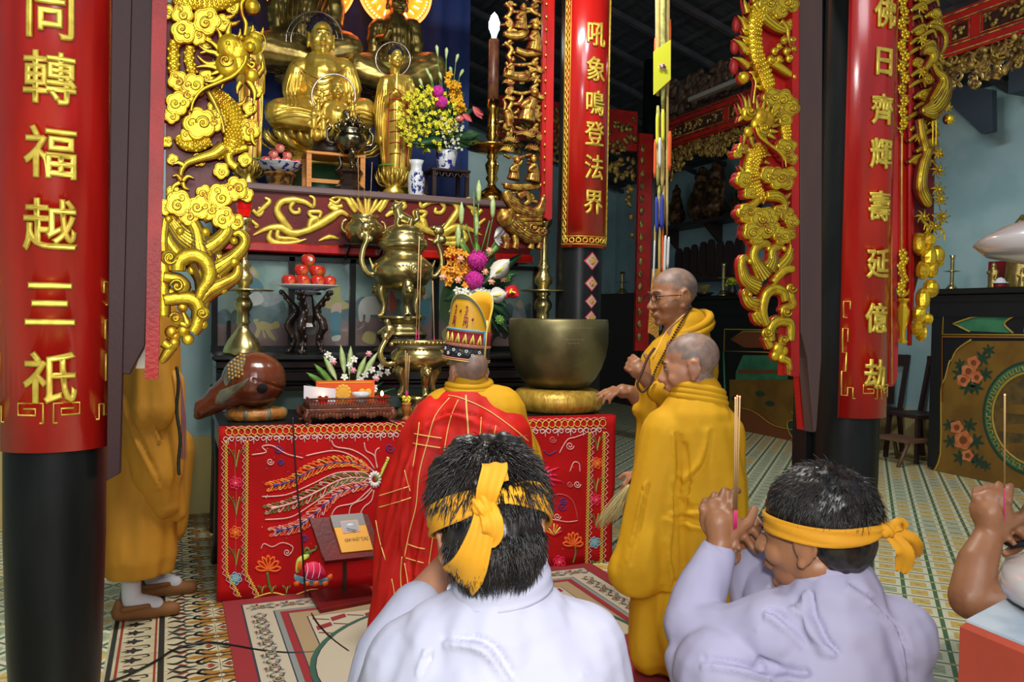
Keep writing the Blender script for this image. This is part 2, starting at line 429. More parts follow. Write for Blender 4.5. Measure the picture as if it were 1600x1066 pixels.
# ================= pillars =================
def pillar(x,y,r,h,label,foot=.72,name='pillar'):
    b=MB(); prof=[(0,0),(r*foot,0),(r*foot*1.02,.05),(r*.86,.25),(r*.94,.45),(r,.75),(r*1.0,1.6),(r*.97,2.6),(r*.93,h),(0,h)]
    b.lathe(prof,(0,0,0),40); b.xf(Matrix.Translation((x,y,0)))
    base=MB(); 
    o=b.build(name,BLACKW,loc=(x,y,0)); tag(o,label,'pillar'); return o
pillar(-.285,2.52,.122,5.0,'thick black lacquered pillar at the left, behind the red board ending in 三祇')
pillar(2.43,2.52,.120,5.0,'thick black lacquered pillar at the right, carrying the board 佛日齊輝壽延億劫')
pillar(2.475,4.95,.150,5.0,'black pillar behind the bronze bell, with diamond stickers')
pillar(4.95,8.1,.14,4.2,'distant dark pillar behind the hanging banner')
# ================= couplet boards =================
def glyph(ch,size,depth,bev,off=0):
    cu=bpy.data.curves.new('g','FONT'); cu.body=ch; cu.size=size; cu.align_x='CENTER'; cu.align_y='CENTER'; cu.extrude=depth; cu.bevel_depth=bev; cu.bevel_resolution=1; cu.resolution_u=3; cu.offset=off
    o=bpy.data.objects.new('g',cu); COL.objects.link(o); dg=bpy.context.evaluated_depsgraph_get(); dg.update()
    me=bpy.data.meshes.new_from_object(o.evaluated_get(dg)); vs=[v.co.copy() for v in me.vertices]; fs=[tuple(p.vertices) for p in me.polygons]
    bpy.data.objects.remove(o); bpy.data.meshes.remove(me)
    if vs:
        x0=(min(v.x for v in vs)+max(v.x for v in vs))/2; y0=(min(v.y for v in vs)+max(v.y for v in vs))/2
        vs=[V((v.x-x0,v.y-y0,v.z)) for v in vs]
    return vs,fs
def couplet(cx,cy,R,half,z0,z1,chars,zc,size,label,gold_border=False,lean=0,sx=.8,cturn=0,rot=0):
    """curved lacquered board hugging a pillar, facing -Y"""
    def P(a,z,r=R): return V((cx+r*sin(a+rot),cy-r*cos(a+rot),z))
    t=thing('couplet_board',(cx,cy-R,z0),label,'calligraphy board')
    b=MB(); n=22; prof=[]
    ang=[-half+2*half*i/n for i in range(n+1)]
    for rr in (R,R-.018):
        pass
    vs=[P(a,z0) for a in ang]+[P(a,z1) for a in ang]+[P(a,z0,R-.022) for a in ang]+[P(a,z1,R-.022) for a in ang]
    m=n+1; fs=[]
    for i in range(n): fs+=[(i,i+1,m+i+1,m+i),(2*m+i+1,2*m+i,3*m+i,3*m+i+1),(i+1,i,2*m+i,2*m+i+1),(m+i,m+i+1,3*m+i+1,3*m+i)]
    fs+=[(0,m,3*m,2*m),(n,2*m+n,3*m+n,m+n)]
    b.add(vs,fs,0,True); b.build('board',RED,t)
    for ch,z in zip(chars,zc):
        g=MB(); vs_,fs_=glyph(ch,size,.002,.0045,-.0012*size/.13)
        out=[]
        for v in vs_:
            a=(v.x*sx+cturn)/R; out.append(P(a,z+v.y*1.0,R+.0035+max(v.z,-.004)*1.0+.004))
        g.add(out,fs_,0,True); g.build('gilt_character',GOLDP,t)
    k=MB()
    if gold_border:
        for a in (-half+.14,half-.12):
            for i in range(int((z1-z0)/.045)):
                z=z0+.06+i*.045
                k.tube([P(a+.06*cos(q),z+.02*sin(q)*1,R+.004) for q in [2*PI*j/8 for j in range(8)]],.0045,5,closed=True)
                k.ell(P(a,z+.022,R+.003),.006,u=6,w=4)
            for s in (-.12,.12): k.tube([P(a+s,z0+.02,R+.002),P(a+s,z1,R+.002)],.003,4)
        for i in range(9): 
            a=-half+.2+(2*half-.4)*i/8; k.tube([P(a+.09*cos(q),z0+.045+.015*sin(q),R+.004) for q in [2*PI*j/8 for j in range(8)]],.0045,5,closed=True)
        for z in (z0+.02,z0+.07): k.tube([P(a,z,R+.002) for a in ang],.003,4)
    else:
        # painted key-fret lines at the foot
        W_=half*.93; zb=z0+.075
        def line(pts): k.tube([P(a,z,R+.001) for a,z in pts],.003,4)
        for s in (-1,1):
            line([(s*.08,zb),(s*(W_-.28),zb),(s*(W_-.28),zb+.04),(s*(W_-.16),zb+.04),(s*(W_-.16),zb+.01),(s*W_,zb+.01),(s*W_,zb+.10),(s*(W_-.10),zb+.10),(s*(W_-.10),zb+.17),(s*W_,zb+.17),(s*W_,zb+.26),(s*(W_-.12),zb+.26),(s*(W_-.12),zb+.21)])
            line([(s*.08,zb),(s*.08,zb+.05),(s*.5,zb+.05),(s*.5,zb+.02),(s*.2,zb+.02),(s*.2,zb+.036),(s*.4,zb+.036)])
            line([(s*(W_-.1),zb+.30),(s*W_,zb+.30),(s*W_,zb+.36),(s*(W_-.16),zb+.36),(s*(W_-.16),zb+.33)])
    k.build('gold_border',GOLDP,t)
    return t
def zat(px,py,Y): return PY(px,py,Y).z
YB=2.38
couplet(-.285,2.52,.142,1.25,zat(72,708,YB),4.3,'同轉福越三祇',[zat(72,y,YB) for y in (22,122,238,352,475,590)],.135,'big red curved couplet board with gilt characters ending in 三祇 on the left pillar',cturn=.004,sx=.86)
couplet(2.43,2.52,.142,1.12,zat(1350,655,YB),4.3,'佛日齊輝壽延億劫',[zat(1367,y,YB) for y in (18,95,170,240,322,412,497,585)],.115,'red curved couplet board reading 佛日齊輝壽延億劫 on the right pillar',cturn=-.028,sx=.82,rot=.13)
couplet(2.475,4.95,.170,1.2,zat(910,386,4.78),4.4,'獅吼象鳴登法界',[zat(922,y,4.78) for y in (-30,52,107,160,208,261,316)],.165,'red curved couplet board with scrolled gilt border, on the pillar behind the bell',gold_border=True,cturn=.01,sx=.85)
# sticker diamonds
random.seed(5)
PINKG=mat('silver_pink_foil',(.55,.42,.42),.3,metal=.4,bump=.6,bscale=300); REDF=mat('red_foil',(.5,.02,.03),.35)
for i,(py,s,ch) in enumerate(((408,14.5,'壽'),(443,12.5,'福'),(471,11.5,'祿'),(496,11,'春'))):
    a0=.12; c=PY(921,py,4.80); k=.153; sz=s*mpp(c)
    b=MB()
    def Q(u,v,r): 
        a=a0+u/k; return V((2.475+(k+r)*sin(a),4.95-(k+r)*cos(a),c.z+v))
    for (f,r,mi) in ((1.0,.002,0),(.84,.003,1)):
        vs=[];n=4
        ring=[(-f,0),(-f/2,-f/2),(0,-f),(f/2,-f/2),(f,0),(f/2,f/2),(0,f),(-f/2,f/2)]
        b.add([Q(0,0,r)]+[Q(u*sz,v*sz,r) for u,v in ring]+[Q(u*sz,v*sz,r-.003) for u,v in ring],[(0,1+j,1+(j+1)%8) for j in range(8)]+[(1+(j+1)%8,1+j,9+j,9+(j+1)%8) for j in range(8)],mi,False)
    b.add([Q(0,0,.0045)]+[Q(.36*sz*cos(q),.40*sz*sin(q),.004) for q in [2*PI*j/14 for j in range(14)]],[(0,1+j,1+(j+1)%14) for j in range(14)],0,False)
    vs_,fs_=glyph(ch,sz*.62,.0004,.0008,.001); b.add([Q(v.x,v.y,.0055+v.z) for v in vs_],fs_,2,True)
    o=b.build('wall_sticker',[REDF,PINKG,GOLDP],loc=c)
    tag(o,['topmost and largest red diamond sticker on the black pillar under the couplet board','second red diamond sticker from the top on the black pillar','third red diamond sticker from the top on the black pillar','lowest red diamond sticker, just above the rim of the bronze bell'][i],'sticker','diamond stickers on the pillar')

# header beams that carry the hanging panels
zb_=PY(1420,-30,2.44).z
b=MB(); b.bb((-.30,2.36,zb_),(2.45,2.56,zb_+.28),bev=.01); o=b.build('header_beam',BROWN,loc=(1,2.46,zb_)); tag(o,'brown header beam joining the two front pillars above the gilt dragon panels','beam')
zb2_=PY(830,-58,4.95).z
b=MB(); b.bb((.2,4.86,zb2_),(2.62,5.04,zb2_+.25),bev=.01); o=b.build('header_beam',BROWN,loc=(1.4,4.95,zb2_)); tag(o,'header beam before the sanctuary, meeting the pillar behind the bell','beam')
# ================= front offering table =================
TX0,TX1,TY0,TY1,TZ=.215,2.255,4.10,4.80,.812
t=thing('offering_table',((TX0+TX1)/2,4.45,0),'long black altar table under the red embroidered cloth','table')
b=MB(); b.bb((TX0-.01,TY0,TZ-.03),(TX1+.01,TY1,TZ),bev=.006); b.build('tabletop',BLACKW,t)
b=MB(); b.bb((TX0,TY0+.02,TZ-.13),(TX1,TY0+.05,TZ-.03)); b.bb((TX0,TY1-.05,TZ-.13),(TX1,TY1-.02,TZ-.03)); b.bb((TX0,TY0+.02,TZ-.13),(TX0+.03,TY1-.02,TZ-.03)); b.bb((TX1-.03,TY0+.02,TZ-.13),(TX1,TY1-.02,TZ-.03)); b.build('apron',DARKW,t)
for x in (TX0+.03,TX1-.03):
    for y in (TY0+.05,TY1-.05):
        b=MB(); b.tube([(x,y,TZ-.05),(x+.00,y,.5),(x,y,.12),(x,y-.0,.0)],[.036,.028,.032,.045],8,flat=1); b.build('leg',BLACKW,t)
# ---- cloth ----
CLR=mat('red_velvet_cloth',(.50,.004,.005),.8,c2=(.40,.003,.004),vscale=4,bump=.15,bscale=200,spec=.2,dist=.002)
def cy_(x,z):  # front surface of the hanging cloth
    d=.81-z; return TY0-.012-.010*sin(x*9+1.3)*d-.008*sin(x*23)*d-.02*d
nx,nz=90,14; vs=[]; 
for side in (0,1):
    for j in range(nz+1):
        z=.815-.812*j/nz
        for i in range(nx+1):
            u=i/nx; fl=.025*(1-z/.81)
            x=(TX0-.01-fl*.2)+u*(TX1-TX0+.045+ (-.015 if z<.4 else 0)) 
            vs.append((x,cy_(x,z)+(.004 if side else 0),z if j<nz else .004+.006*sin(x*14)**2))
fs=[];K=(nx+1)*(nz+1)
for j in range(nz):
    for i in range(nx):
        a=j*(nx+1)+i; fs+=[(a,a+nx+1,a+nx+2,a+1),(K+a,K+a+1,K+a+nx+2,K+a+nx+1)]
for i in range(nx): fs+=[(i,i+1,K+i+1,K+i),(nz*(nx+1)+i+1,nz*(nx+1)+i,K+nz*(nx+1)+i,K+nz*(nx+1)+i+1)]
for j in range(nz): a=j*(nx+1); fs+=[(a+nx+1,a,K+a,K+a+nx+1),(a+nx,a+nx+nx+1,K+a+nx+nx+1,K+a+nx)]
cl=MB(); cl.add(vs,fs); cl.bb((TX0-.01,TY0-.012,TZ),(TX1+.03,TY0+.03,TZ+.003),mi=0)
clo=cl.build('altar_cloth',CLR,loc=(1.24,TY0,0)); tag(clo,'red altar cloth embroidered with phoenix tail plumes, hanging down the front table','cloth')
T_=dict(w=mat('thread_pink',(.75,.42,.36),.6),y=mat('thread_yellow',(.70,.48,.06),.6),o=mat('thread_orange',(.85,.13,.01),.6),g=mat('thread_green',(.14,.17,.03),.6),b=mat('thread_violet',(.05,.035,.22),.6),m=mat('thread_magenta',(.8,.015,.09),.6),c=mat('thread_sky',(.22,.50,.62),.6),l=mat('thread_lime',(.62,.68,.10),.6),W=mat('thread_white',(.78,.75,.70),.6),r=mat('thread_rose',(.62,.10,.10),.6))
TK={k:i for i,k in enumerate(T_)}
em=MB()
def onc(px,py):
    p=PY(px,py,TY0-.02)
    for _ in range(2): p=PY(px,py,cy_(p.x,p.z))
    return p-V((0,.0025,0))
def ex(cx,cy): return 320+cx/3.134,620+cy/3.134
def er(cx,cy): return 560+cx/2.423,440+cy/2.423
def st(pts,c='w',w=1.1,f=ex,n=5,closed=False):
    P=smooth2(pts,n,closed); Q=[onc(*(f(*p) if f else p)) for p in P]
    s=mpp(Q[0]); em.tube(Q,(w*s if not hasattr(w,'__len__') else [k*s for k in w]),4,mi=TK[c],up=(0,1,0),flat=.6,closed=closed)
def blob2(pts,c,f=ex): # filled patch
    P=[onc(*(f(*p) if f else p)) for p in smooth2(pts,5,True)]; cc=sum(P,V())/len(P)
    em.add([cc-V((0,.003,0))]+[p-V((0,.0015,0)) for p in P]+[p+V((0,.003,0)) for p in P],[(0,1+i,1+(i+1)%len(P)) for i in range(len(P))]+[(1+(i+1)%len(P),1+i,1+len(P)+i,1+len(P)+(i+1)%len(P)) for i in range(len(P))],TK[c])
def top(x): return 664-(x-345)*.0246 # upper edge of cloth in the picture
# upper band
for k in range(0,60):
    x=357+k*9.9
    if x>948: break
    y=top(x)
    st([(x-5,y+12),(x-1,y+6),(x+4,y+8),(x+5,y+14),(x+1,y+17),(x-4,y+14),(x-4,y+8)],'y',.8,None,3)
    if k%2==0: st([(x,y+22),(x-5,y+19),(x-8,y+23),(x-5,y+26),(x,y+22),(x+4,y+18),(x+8,y+22),(x+5,y+26),(x,y+22),(x,y+31)],'W',.6,None,3)
st([(353+i*6,top(353+i*6)+4+(1.5 if i%2 else -1)) for i in range(100)],'w',.7,None,2)
st([(353+i*6,top(353+i*6)+20+(1.5 if i%2 else -1)) for i in range(100)],'w',.7,None,2)
def vband(x0,x1,x2=None):
    for s_,c,w in ((0,'y',1.0),(1,'y',1.0),(2,'w',.7)):
        pts=[]
        for i in range(48):
            y=top(x0)+26+i*(248/48 if x0<600 else 216/48); u=(y-680)/250; x=x0+(x1-x0)*u
            if x0<600 and y>895: x+=(y-895)*.55
            pts.append((x+(2.3 if (i+s_)%2 else -2.3)+(-5 if s_==2 and x0<600 else 5 if s_==2 else 0)*(1 if True else 0),y))
        st(pts,c,w,None,2)
vband(353,354); vband(386,384); vband(944,938); vband(921,915)
def flower(x,y,r,c,f=None,n=6):
    for k in range(n):
        a=2*PI*k/n+.3; q=[(x+r*.25*cos(a),y+r*.25*sin(a)),(x+r*.85*cos(a-.42),y+r*.85*sin(a-.42)),(x+r*1.1*cos(a),y+r*1.1*sin(a)),(x+r*.85*cos(a+.42),y+r*.85*sin(a+.42))]
        st(q,c,.9,f,3,True); st([(x,y),(x+r*.8*cos(a),y+r*.8*sin(a))],c,1.1,f,2)
    blob2([(x+r*.22*cos(a),y+r*.22*sin(a)) for a in (0,1.5,3,4.5)],'y',f)
def sprig(x,y,h,c='g',f=None):
    for s in (-1,1):
        st([(x,y+h),(x+s*h*.12,y+h*.4),(x+s*h*.38,y),(x+s*h*.45,y+h*.12),(x+s*h*.3,y+h*.3)],c,.8,f,4)
        st([(x,y+h),(x+s*h*.05,y+h*.5),(x+s*h*.15,y+h*.1)],'y' if s>0 else c,.7,f,4)
for y,h in ((700,32),(773,34),(855,30)): sprig(369,y,h,'g')
for y,c in ((755,'m'),(832,'o'),(904,'c')): flower(368,y,9,c)
st([(368,690),(367,745),(369,760),(368,830),(368,900)],'r',.6,None)
for y,h in ((680,26),(745,26),(800,26),(876,14)): sprig(933 if y<700 else 931,y,h,'g')
for y,c in ((724,'o'),(781,'m'),(848,'c')): flower(933-(y-720)*.03,y,8,c)
# plumes
def plume(spine,cs,core,hooks=26,rad=1):
    S=smooth2(spine,10); n=len(S)
    for i in range(hooks):
        k=i/(hooks-1); j=int(k*(n-2)); x,y=S[j]; tx,ty=S[j+1][0]-x,S[j+1][1]-y; L=math.hypot(tx,ty) or 1; tx/=L;ty/=L
        for s in (-1,1):
            R=(34*(1-.35*abs(k*2-1.0)))*rad; ox,oy=-ty*s,tx*s
            ax,ay=x,y; bx,by=x+tx*-R*.7+ox*R*.55,y+ty*-R*.7+oy*R*.55
            cx_,cy2=x-tx*R*1.35+ox*R*.95,y-ty*R*1.35+oy*R*.95
            st([(ax,ay),(bx,by),(cx_,cy2),(cx_-ox*6-tx*8,cy2-oy*6-ty*8),(cx_-ox*12+tx*4,cy2-oy*12+ty*4)],cs[(i+(s>0))%len(cs)],1.0,ex,3)
            if core=='b' and i%2: st([(ax,ay),(x-tx*R+ox*R*.3,y-ty*R+oy*R*.3)],cs[0],1.3,ex,2)
    st(S,{'b':'b','w':'w'}[core],[2.0,1.6,1.2],ex,1)
    st(S[:6],core if core!='w' else 'w',[4.0,3.0,1.5],ex,1)
plume([(335,436),(430,410),(530,355),(640,322),(740,328),(810,368)][::1],['o','o','y'],'b')
plume([(325,548),(430,520),(540,470),(650,412),(730,396),(805,400)],['g','g','w'],'w')
plume([(350,658),(430,640),(500,605),(570,545),(650,475),(720,447),(805,432)],['w','o','r'],'b')
for q in ([(495,290),(560,275),(640,265),(720,290),(800,345),(830,370)],[(620,215),(640,245),(720,260),(790,300),(830,352)],[(780,225),(790,265),(830,290),(842,350)],[(855,250),(838,265),(835,300),(846,350)],[(280,490),(400,480),(520,430),(640,375),(760,368),(805,385)],[(295,602),(420,590),(520,530),(640,450),(740,420),(800,420)],[(620,580),(650,540),(730,520),(790,470),(815,445)],[(705,580),(720,530),(780,500),(820,455)],[(760,575),(780,540),(815,510),(828,458)],[(230,285),(300,272),(280,245),(330,240),(400,280),(480,300)]): st(q,'w',1.1)
for k in range(14):
    a=2*PI*k/14; x,y=832+32*cos(a),405+42*sin(a); st([(832+14*cos(a),405+16*sin(a)),(x,y)],'W',[1.5,2.6,1.5],ex,2)
blob2([(845+14*cos(a),402+20*sin(a)) for a in (0,1,2,3,4,5)],'g')
for k in range(6): st([(855+k*8,395-k*16),(868+k*6,372-k*14),(870+k*4,352-k*10)],'l',2.2,ex,3)
def curl(cx,cy,r,c,f=ex,a0=0,t=1.6): st(spiral(cx,cy,r,2,a0,t),c,.9,f,2)
for x,y,r,c in ((360,255,22,'b'),(320,318,18,'w'),(372,318,16,'b'),(905,250,24,'b'),(488,690,18,'b'),(402,762,18,'w')): curl(x,y,r,c)
st([(275,745),(290,720),(330,735),(380,715),(430,735),(420,770)],'w',.9)
# orange lotus
for a in range(7):
    g=-PI*.95+a*PI*.9/6; st([(310,850),(310+38*cos(g-.2),850+50*sin(g-.2)),(310+62*cos(g),850+72*sin(g)),(310+40*cos(g+.25),850+46*sin(g+.25)),(310,850)],'o',1.5,ex,4)
st([(305,860),(315,920),(330,960)],'g',2.2,ex)
for x in (280,330,400): sprig(x,925,42,'g',ex)
st([(240,985),(330,960),(420,975),(520,945),(600,950)],'y',1.2,ex)
# turtle
blob2([(478,870),(490,825),(540,808),(580,835),(588,880),(540,900)],'m'); blob2([(440,870),(470,885),(540,905),(600,885),(608,905),(540,925),(450,905)],'c')
blob2([(445,860),(450,800),(480,775),(505,765),(510,785),(480,800),(470,850)],'l'); blob2([(452,850),(458,805),(478,790),(470,850)],'o')
for x in (450,500,545,590): blob2([(x-14,910),(x+10,902),(x+12,922),(x-8,928)],'o')
for x in (500,530,560): st([(x,815),(x+4,850),(x-6,890)],'W',1.0,ex)
blob2([(600,880),(622,868),(624,892),(606,900)],'o'); st([(520,770),(500,740),(490,765),(540,750),(545,730)],'g',2.2,ex)
# right side motifs
for a in range(9):
    g=-1.9+a*.42; st([(695,745),(695+30*cos(g-.1),745+35*sin(g-.1)),(695+(60+20*(a%2))*cos(g),745+(50+18*(a%2))*sin(g))],'m',[3.2,2.6,.6],er,4)
for x,y,r,c in ((735,598,14,'r'),(800,622,16,'w'),(770,850,18,'b'),(828,768,14,'w'),(730,860,16,'b'),(752,890,14,'w'),(800,768,12,'r'),(775,830,15,'b')): curl(x,y,r,c,er)
st([(760,650),(790,600),(820,590),(860,575)],'w',.9,er); st([(800,720),(815,685),(835,690),(838,720)],'w',.9,er); st([(700,830),(760,805),(810,830),(830,900)],'r',.8,er); st([(730,900),(790,910),(830,905)],'w',.8,er); st([(700,640),(720,655),(750,640)],'b',.9,er)
blob2([(690,1010),(700,990),(740,1000),(765,1005),(762,1030),(735,1040),(700,1030)],'o'); blob2([(715,960),(740,930),(765,965),(760,995),(720,990)],'m'); blob2([(690,1000),(715,965),(770,965),(760,985),(720,992)],'c'); blob2([(745,1030),(760,1025),(762,1055),(748,1050)],'o'); blob2([(700,1030),(715,1032),(730,1058),(715,1060)],'c')
for k in range(7): g=-PI*.95+k*PI*.9/6; st([(740,960),(740+30*cos(g),950+34*sin(g))],['o','l','m','y'][k%4],1.6,er,3)
for a in range(7):
    g=-PI*.95+a*PI*.9/6; st([(812,1000),(812+24*cos(g-.2),1000+36*sin(g-.2)),(812+38*cos(g),1000+50*sin(g)),(812+26*cos(g+.25),1000+32*sin(g+.25)),(812,1000)],'o',1.6,er,4)
st([(820,1005),(822,1030),(812,1066)],'g',1.6,er); flower(760,1062,22,'m',er)
random.seed(2)
sq=MB()
for i in range(90):
    x,y=random.uniform(400,900),random.uniform(695,925); p=onc(x,y); sq.ell(p,.0025,u=6,w=4)
em.build('embroidery',list(T_.values()),clo); sq.build('sequins',mat('sequin',(.8,.8,.85),.15,metal=1),clo)['kind']='stuff'
# ================= back table (tall black altar table) =================
SZ=1.108
t=thing('back_altar_table',(1.24,5.2,0),'tall black moulded altar table behind the front table, carrying urns and candlesticks','table')
b=MB(); b.bb((.21,4.93,SZ-.03),(2.33,5.48,SZ),bev=.008); b.build('tabletop',BLACKW,t)
b=MB()
for z0,z1,d in ((SZ-.075,SZ-.035,.02),(SZ-.10,SZ-.08,.0),(SZ-.15,SZ-.10,.03),(SZ-.175,SZ-.155,.005),(SZ-.205,SZ-.18,.02)): b.bb((.23,4.95+.02-d,z0),(2.31,5.46,z1),bev=.004)
b.build('moulded_rail',mat('glossy_black_rail',(.010,.007,.008),.16,coat=.5),t)
for x in (.27,2.27):
    for y in (5.0,5.42): b=MB(); b.tube([(x,y,SZ-.2),(x,y,.5),(x,y,0)],[.05,.04,.05],8); b.build('leg',BLACKW,t)
# ---- glazed painted panels standing at the back of it ----
PYY=5.47
t=thing('painted_glass_screen',(1.24,PYY,SZ),'row of glazed black-framed paintings with sky, tiger, elephant and robed figures behind the brass urns','screen')
zt=PY(500,403,PYY).z; zb=SZ
xs=[PY(x,470,PYY).x for x in (334,372,462,556,556+96,753,838)]
xs=[PY(x,470,PYY).x for x in (335,455,550,680,836)]
b=MB(); b.bb((xs[0]-.02,PYY-.03,zt-.03),(xs[-1]+.03,PYY+.03,zt-.002)); b.bb((xs[0]-.02,PYY-.02,zb),(xs[-1]+.03,PYY+.03,zb+.035))
for x in xs: b.bb((x-.018,PYY-.03,zb),(x+.018,PYY+.03,zt))
b.bb((xs[0]+.075,PYY-.03,zb),(xs[0]+.095,PYY+.02,zb+.19)); b.build('frame',BLACKW,t)
PAINT=[mat('painted_sky',(0.26,0.41,0.38),.5,c2=(0.39,0.54,0.48),vscale=6),mat('painted_earth',(0.36,0.22,0.20),.5,c2=(0.26,0.18,0.18),vscale=7),mat('painted_cloud',(0.51,0.54,0.51),.5,c2=(0.30,0.33,0.38),vscale=10),mat('painted_mountain',(0.11,0.18,0.20),.5,c2=(0.18,0.26,0.26),vscale=12),mat('painted_ochre',(0.63,0.51,0.18),.5),mat('painted_white',(0.72,0.70,0.63),.5),mat('painted_teal',(0.09,0.27,0.33),.5),mat('painted_robe',(0.54,0.51,0.15),.5),mat('painted_dark',(0.04,0.04,0.04),.5),mat('painted_red',(0.52,0.09,0.04),.5),mat('painted_green',(0.11,0.20,0.08),.5),mat('painted_skin',(0.75,0.51,0.38),.5)]
for i in range(4):
    pn=MB(); x0,x1=xs[i]+.015,xs[i+1]-.015; y=PYY+.012
    pn.bb((x0,y,zb+.03),(x1,y+.012,zt),mi=0)
    def fl(pts,mi,k=1):
        P=[PY(px,py,y-.0012*k) for px,py in smooth2(pts,5,True)]; P=[V((min(max(p.x,x0),x1),p.y,min(max(p.z,zb+.033),zt))) for p in P]
        c=sum(P,V())/len(P); pn.add([c]+P,[(0,1+j,1+(j+1)%len(P)) for j in range(len(P))],mi,False)
    L,R_=[PY.__call__ and x for x in ((335,455,550,680)[i],(455,550,680,836)[i])]
    gy=[505,500,495,500][i]
    pn.add([PY(L,gy,y-.001),PY(R_,gy,y-.001),PY(R_,548,y-.001),PY(L,548,y-.001)],[(0,3,2,1)],1,False)
    random.seed(i+4)
    for k in range(5): 
        x=L+(R_-L)*(k+.5)/5; fl([(x-16,gy-1),(x-6,gy-14-random.random()*14),(x+8,gy-20-random.random()*12),(x+18,gy-1)],3,1)
    if i==0:
        fl([(392,465),(400,455),(430,458),(440,470),(415,480)],2,2); fl([(390,468),(398,500),(440,502),(442,470)],3,1.5)
        fl([(388,425),(395,416),(402,424),(403,436),(390,436)],7,2); fl([(392,424),(396,420),(400,427),(396,432)],11,3); fl([(384,455),(388,436),(402,436),(412,450),(404,462),(386,462)],6,2.5); fl([(388,462),(404,456),(412,470),(400,478),(386,474)],5,2.8)
        for q in ([(400,507),(410,502),(424,506),(430,502),(436,505),(436,512),(428,514),(420,516),(404,515)],[(402,512),(398,526),(402,528),(407,516)],[(414,514),(420,526),(428,532),(430,529),(420,514)],[(410,515),(412,528),(416,526)],[(400,508),(396,500),(404,499)]): fl(q,4,2.5)
    if i==1:
        fl([(518,470),(520,450),(527,442),(532,455),(532,476),(520,478)],7,2); fl([(520,476),(533,474),(532,490),(518,490)],11,2.4); fl([(516,492),(532,490),(531,525),(524,528),(518,526)],6,2.6); fl([(519,526),(532,524),(530,532),(520,533)],5,2.8); fl([(500,478),(512,466),(540,472),(548,480),(530,484)],4,1.6); fl([(478,520),(486,500),(494,505),(492,522)],2,2)
    if i==2:
        for q in ([(560,480),(566,468),(580,463),(598,468),(602,480),(598,490),(576,492),(562,490)],[(560,484),(561,500),(566,502),(567,488)],[(572,488),(571,502),(577,503),(579,488)],[(590,488),(592,500),(597,500),(598,486)]): fl(q,5,2.2)
        fl([(604,470),(612,455),(620,475),(612,492)],9,2); fl([(620,480),(632,470),(640,490),(628,500)],10,2); fl([(655,470),(664,460),(672,478),(668,505),(658,505)],6,2.3); fl([(660,462),(664,455),(668,462),(664,468)],11,2.6); fl([(566,532),(572,518),(586,522),(584,538)],4,2); fl([(672,465),(690,450),(690,480)],10,2)
    if i==3:
        fl([(690,500),(692,450),(720,440),(730,470),(722,505)],10,2); fl([(800,500),(804,478),(816,474),(822,496),(818,520),(802,520)],2,2.2); fl([(807,476),(812,468),(818,476),(812,482)],11,2.6); fl([(760,520),(768,508),(782,506),(796,514),(790,530),(776,526),(768,536)],8,2.4); fl([(790,505),(800,498),(802,508)],8,2.4); fl([(690,520),(706,508),(716,530),(700,540)],4,2)
    pn.build('painting',PAINT,t)
    g=MB(); g.bb((x0,PYY-.004,zb+.03),(x1,PYY-.001,zt)); g.build('glass_pane',GLASS,t)
# ================= red lacquer main altar =================
AZ=PY(600,301,5.45).z
t=thing('main_altar',(1.35,6.1,0),'oxblood lacquered main altar front with gilt scrolling vines, carrying the gilt statues','altar')
zb2=PY(600,388,5.45).z; zc=PY(600,402,5.45).z
b=MB(); b.bb((.28,5.45,zc),(2.34,6.74,AZ-.045)); b.build('altar_body',DRED,t)
b=MB(); b.bb((.26,5.42,AZ-.045),(2.36,6.74,AZ),bev=.01); b.build('altar_top',mat('grey_edge_lacquer',(.16,.10,.10),.4),t)
b=MB(); b.bb((.26,5.43,zc),(2.36,5.50,zb2),bev=.01); b.build('lower_rail',RED,t)
for x in (.36,2.26):
    b=MB(); b.bb((x-.05,5.6,0),(x+.05,5.7,zc)); b.build('leg',BLACKW,t)
b=MB(); b.bb((.3,5.66,1.05),(2.32,5.70,zc)); b.build('back_board',BLACKW,t)
vn=MB()
def vine(pts,w,mir=False):
    P=smooth2([((1148-x if mir else x),y) for x,y in pts],6); Q=[PY(x,y,5.445) for x,y in P]; s=mpp(Q[0])
    vn.tube(Q,[k*s for k in w],6,flat=.5,up=(0,1,0))
def vx(cx,cy): return 320+cx/2.881,290+cy/2.881
for mir in (0,1):
    for pts,w in (([(215,225),(280,195),(340,190),(390,215),(440,210),(500,185),(560,150),(610,120),(650,140)],[1,4,6,6,5,6,7,5,2]),
        ([(390,205),(345,150),(325,110),(345,75),(400,65),(450,75),(488,95),(492,60),(470,45)],[4,6,5,5,5,4,3,2.4,2]),
        ([(400,75),(385,100),(400,122),(425,120),(422,100)],[4,3,3,3,2]),
        ([(470,200),(480,160),(505,150),(480,140),(470,120),(520,120),(515,145)],[5,5,4,3,3,3,2]),
        ([(300,200),(290,240),(330,262),(400,258),(460,240)],[2,5,5,3,.6]),([(330,200),(330,235),(390,240),(430,245)],[3,4,3,.6]),
        ([(510,250),(560,232),(605,240)],[.6,4,1]),([(570,60),(600,50),(640,60),(660,90),(680,120)],[2,3,4,5,3]),([(560,75),(590,95),(620,92)],[1.5,3,3]),([(560,60),(590,80),(610,60)],[2,3,2]),
        ([(600,110),(560,95),(575,80)],[5,3,2]),([(215,110),(245,135),(262,110),(240,100)],[3,3,2,2]),([(230,130),(270,95),(292,70),(270,55)],[3,4,3,2]),([(200,150),(235,180),(225,190)],[2,3,2])):
        vine([vx(*p) for p in pts],[k*1.15 for k in w],mir)
    for a in (-.9,-.5,-.1): vine([(574,338),(574+22*sin(a),322),(574+38*sin(a),306-8*cos(a))],[1.5,4,.8],mir)
vn.build('gilt_vine_relief',GOLDP,t)
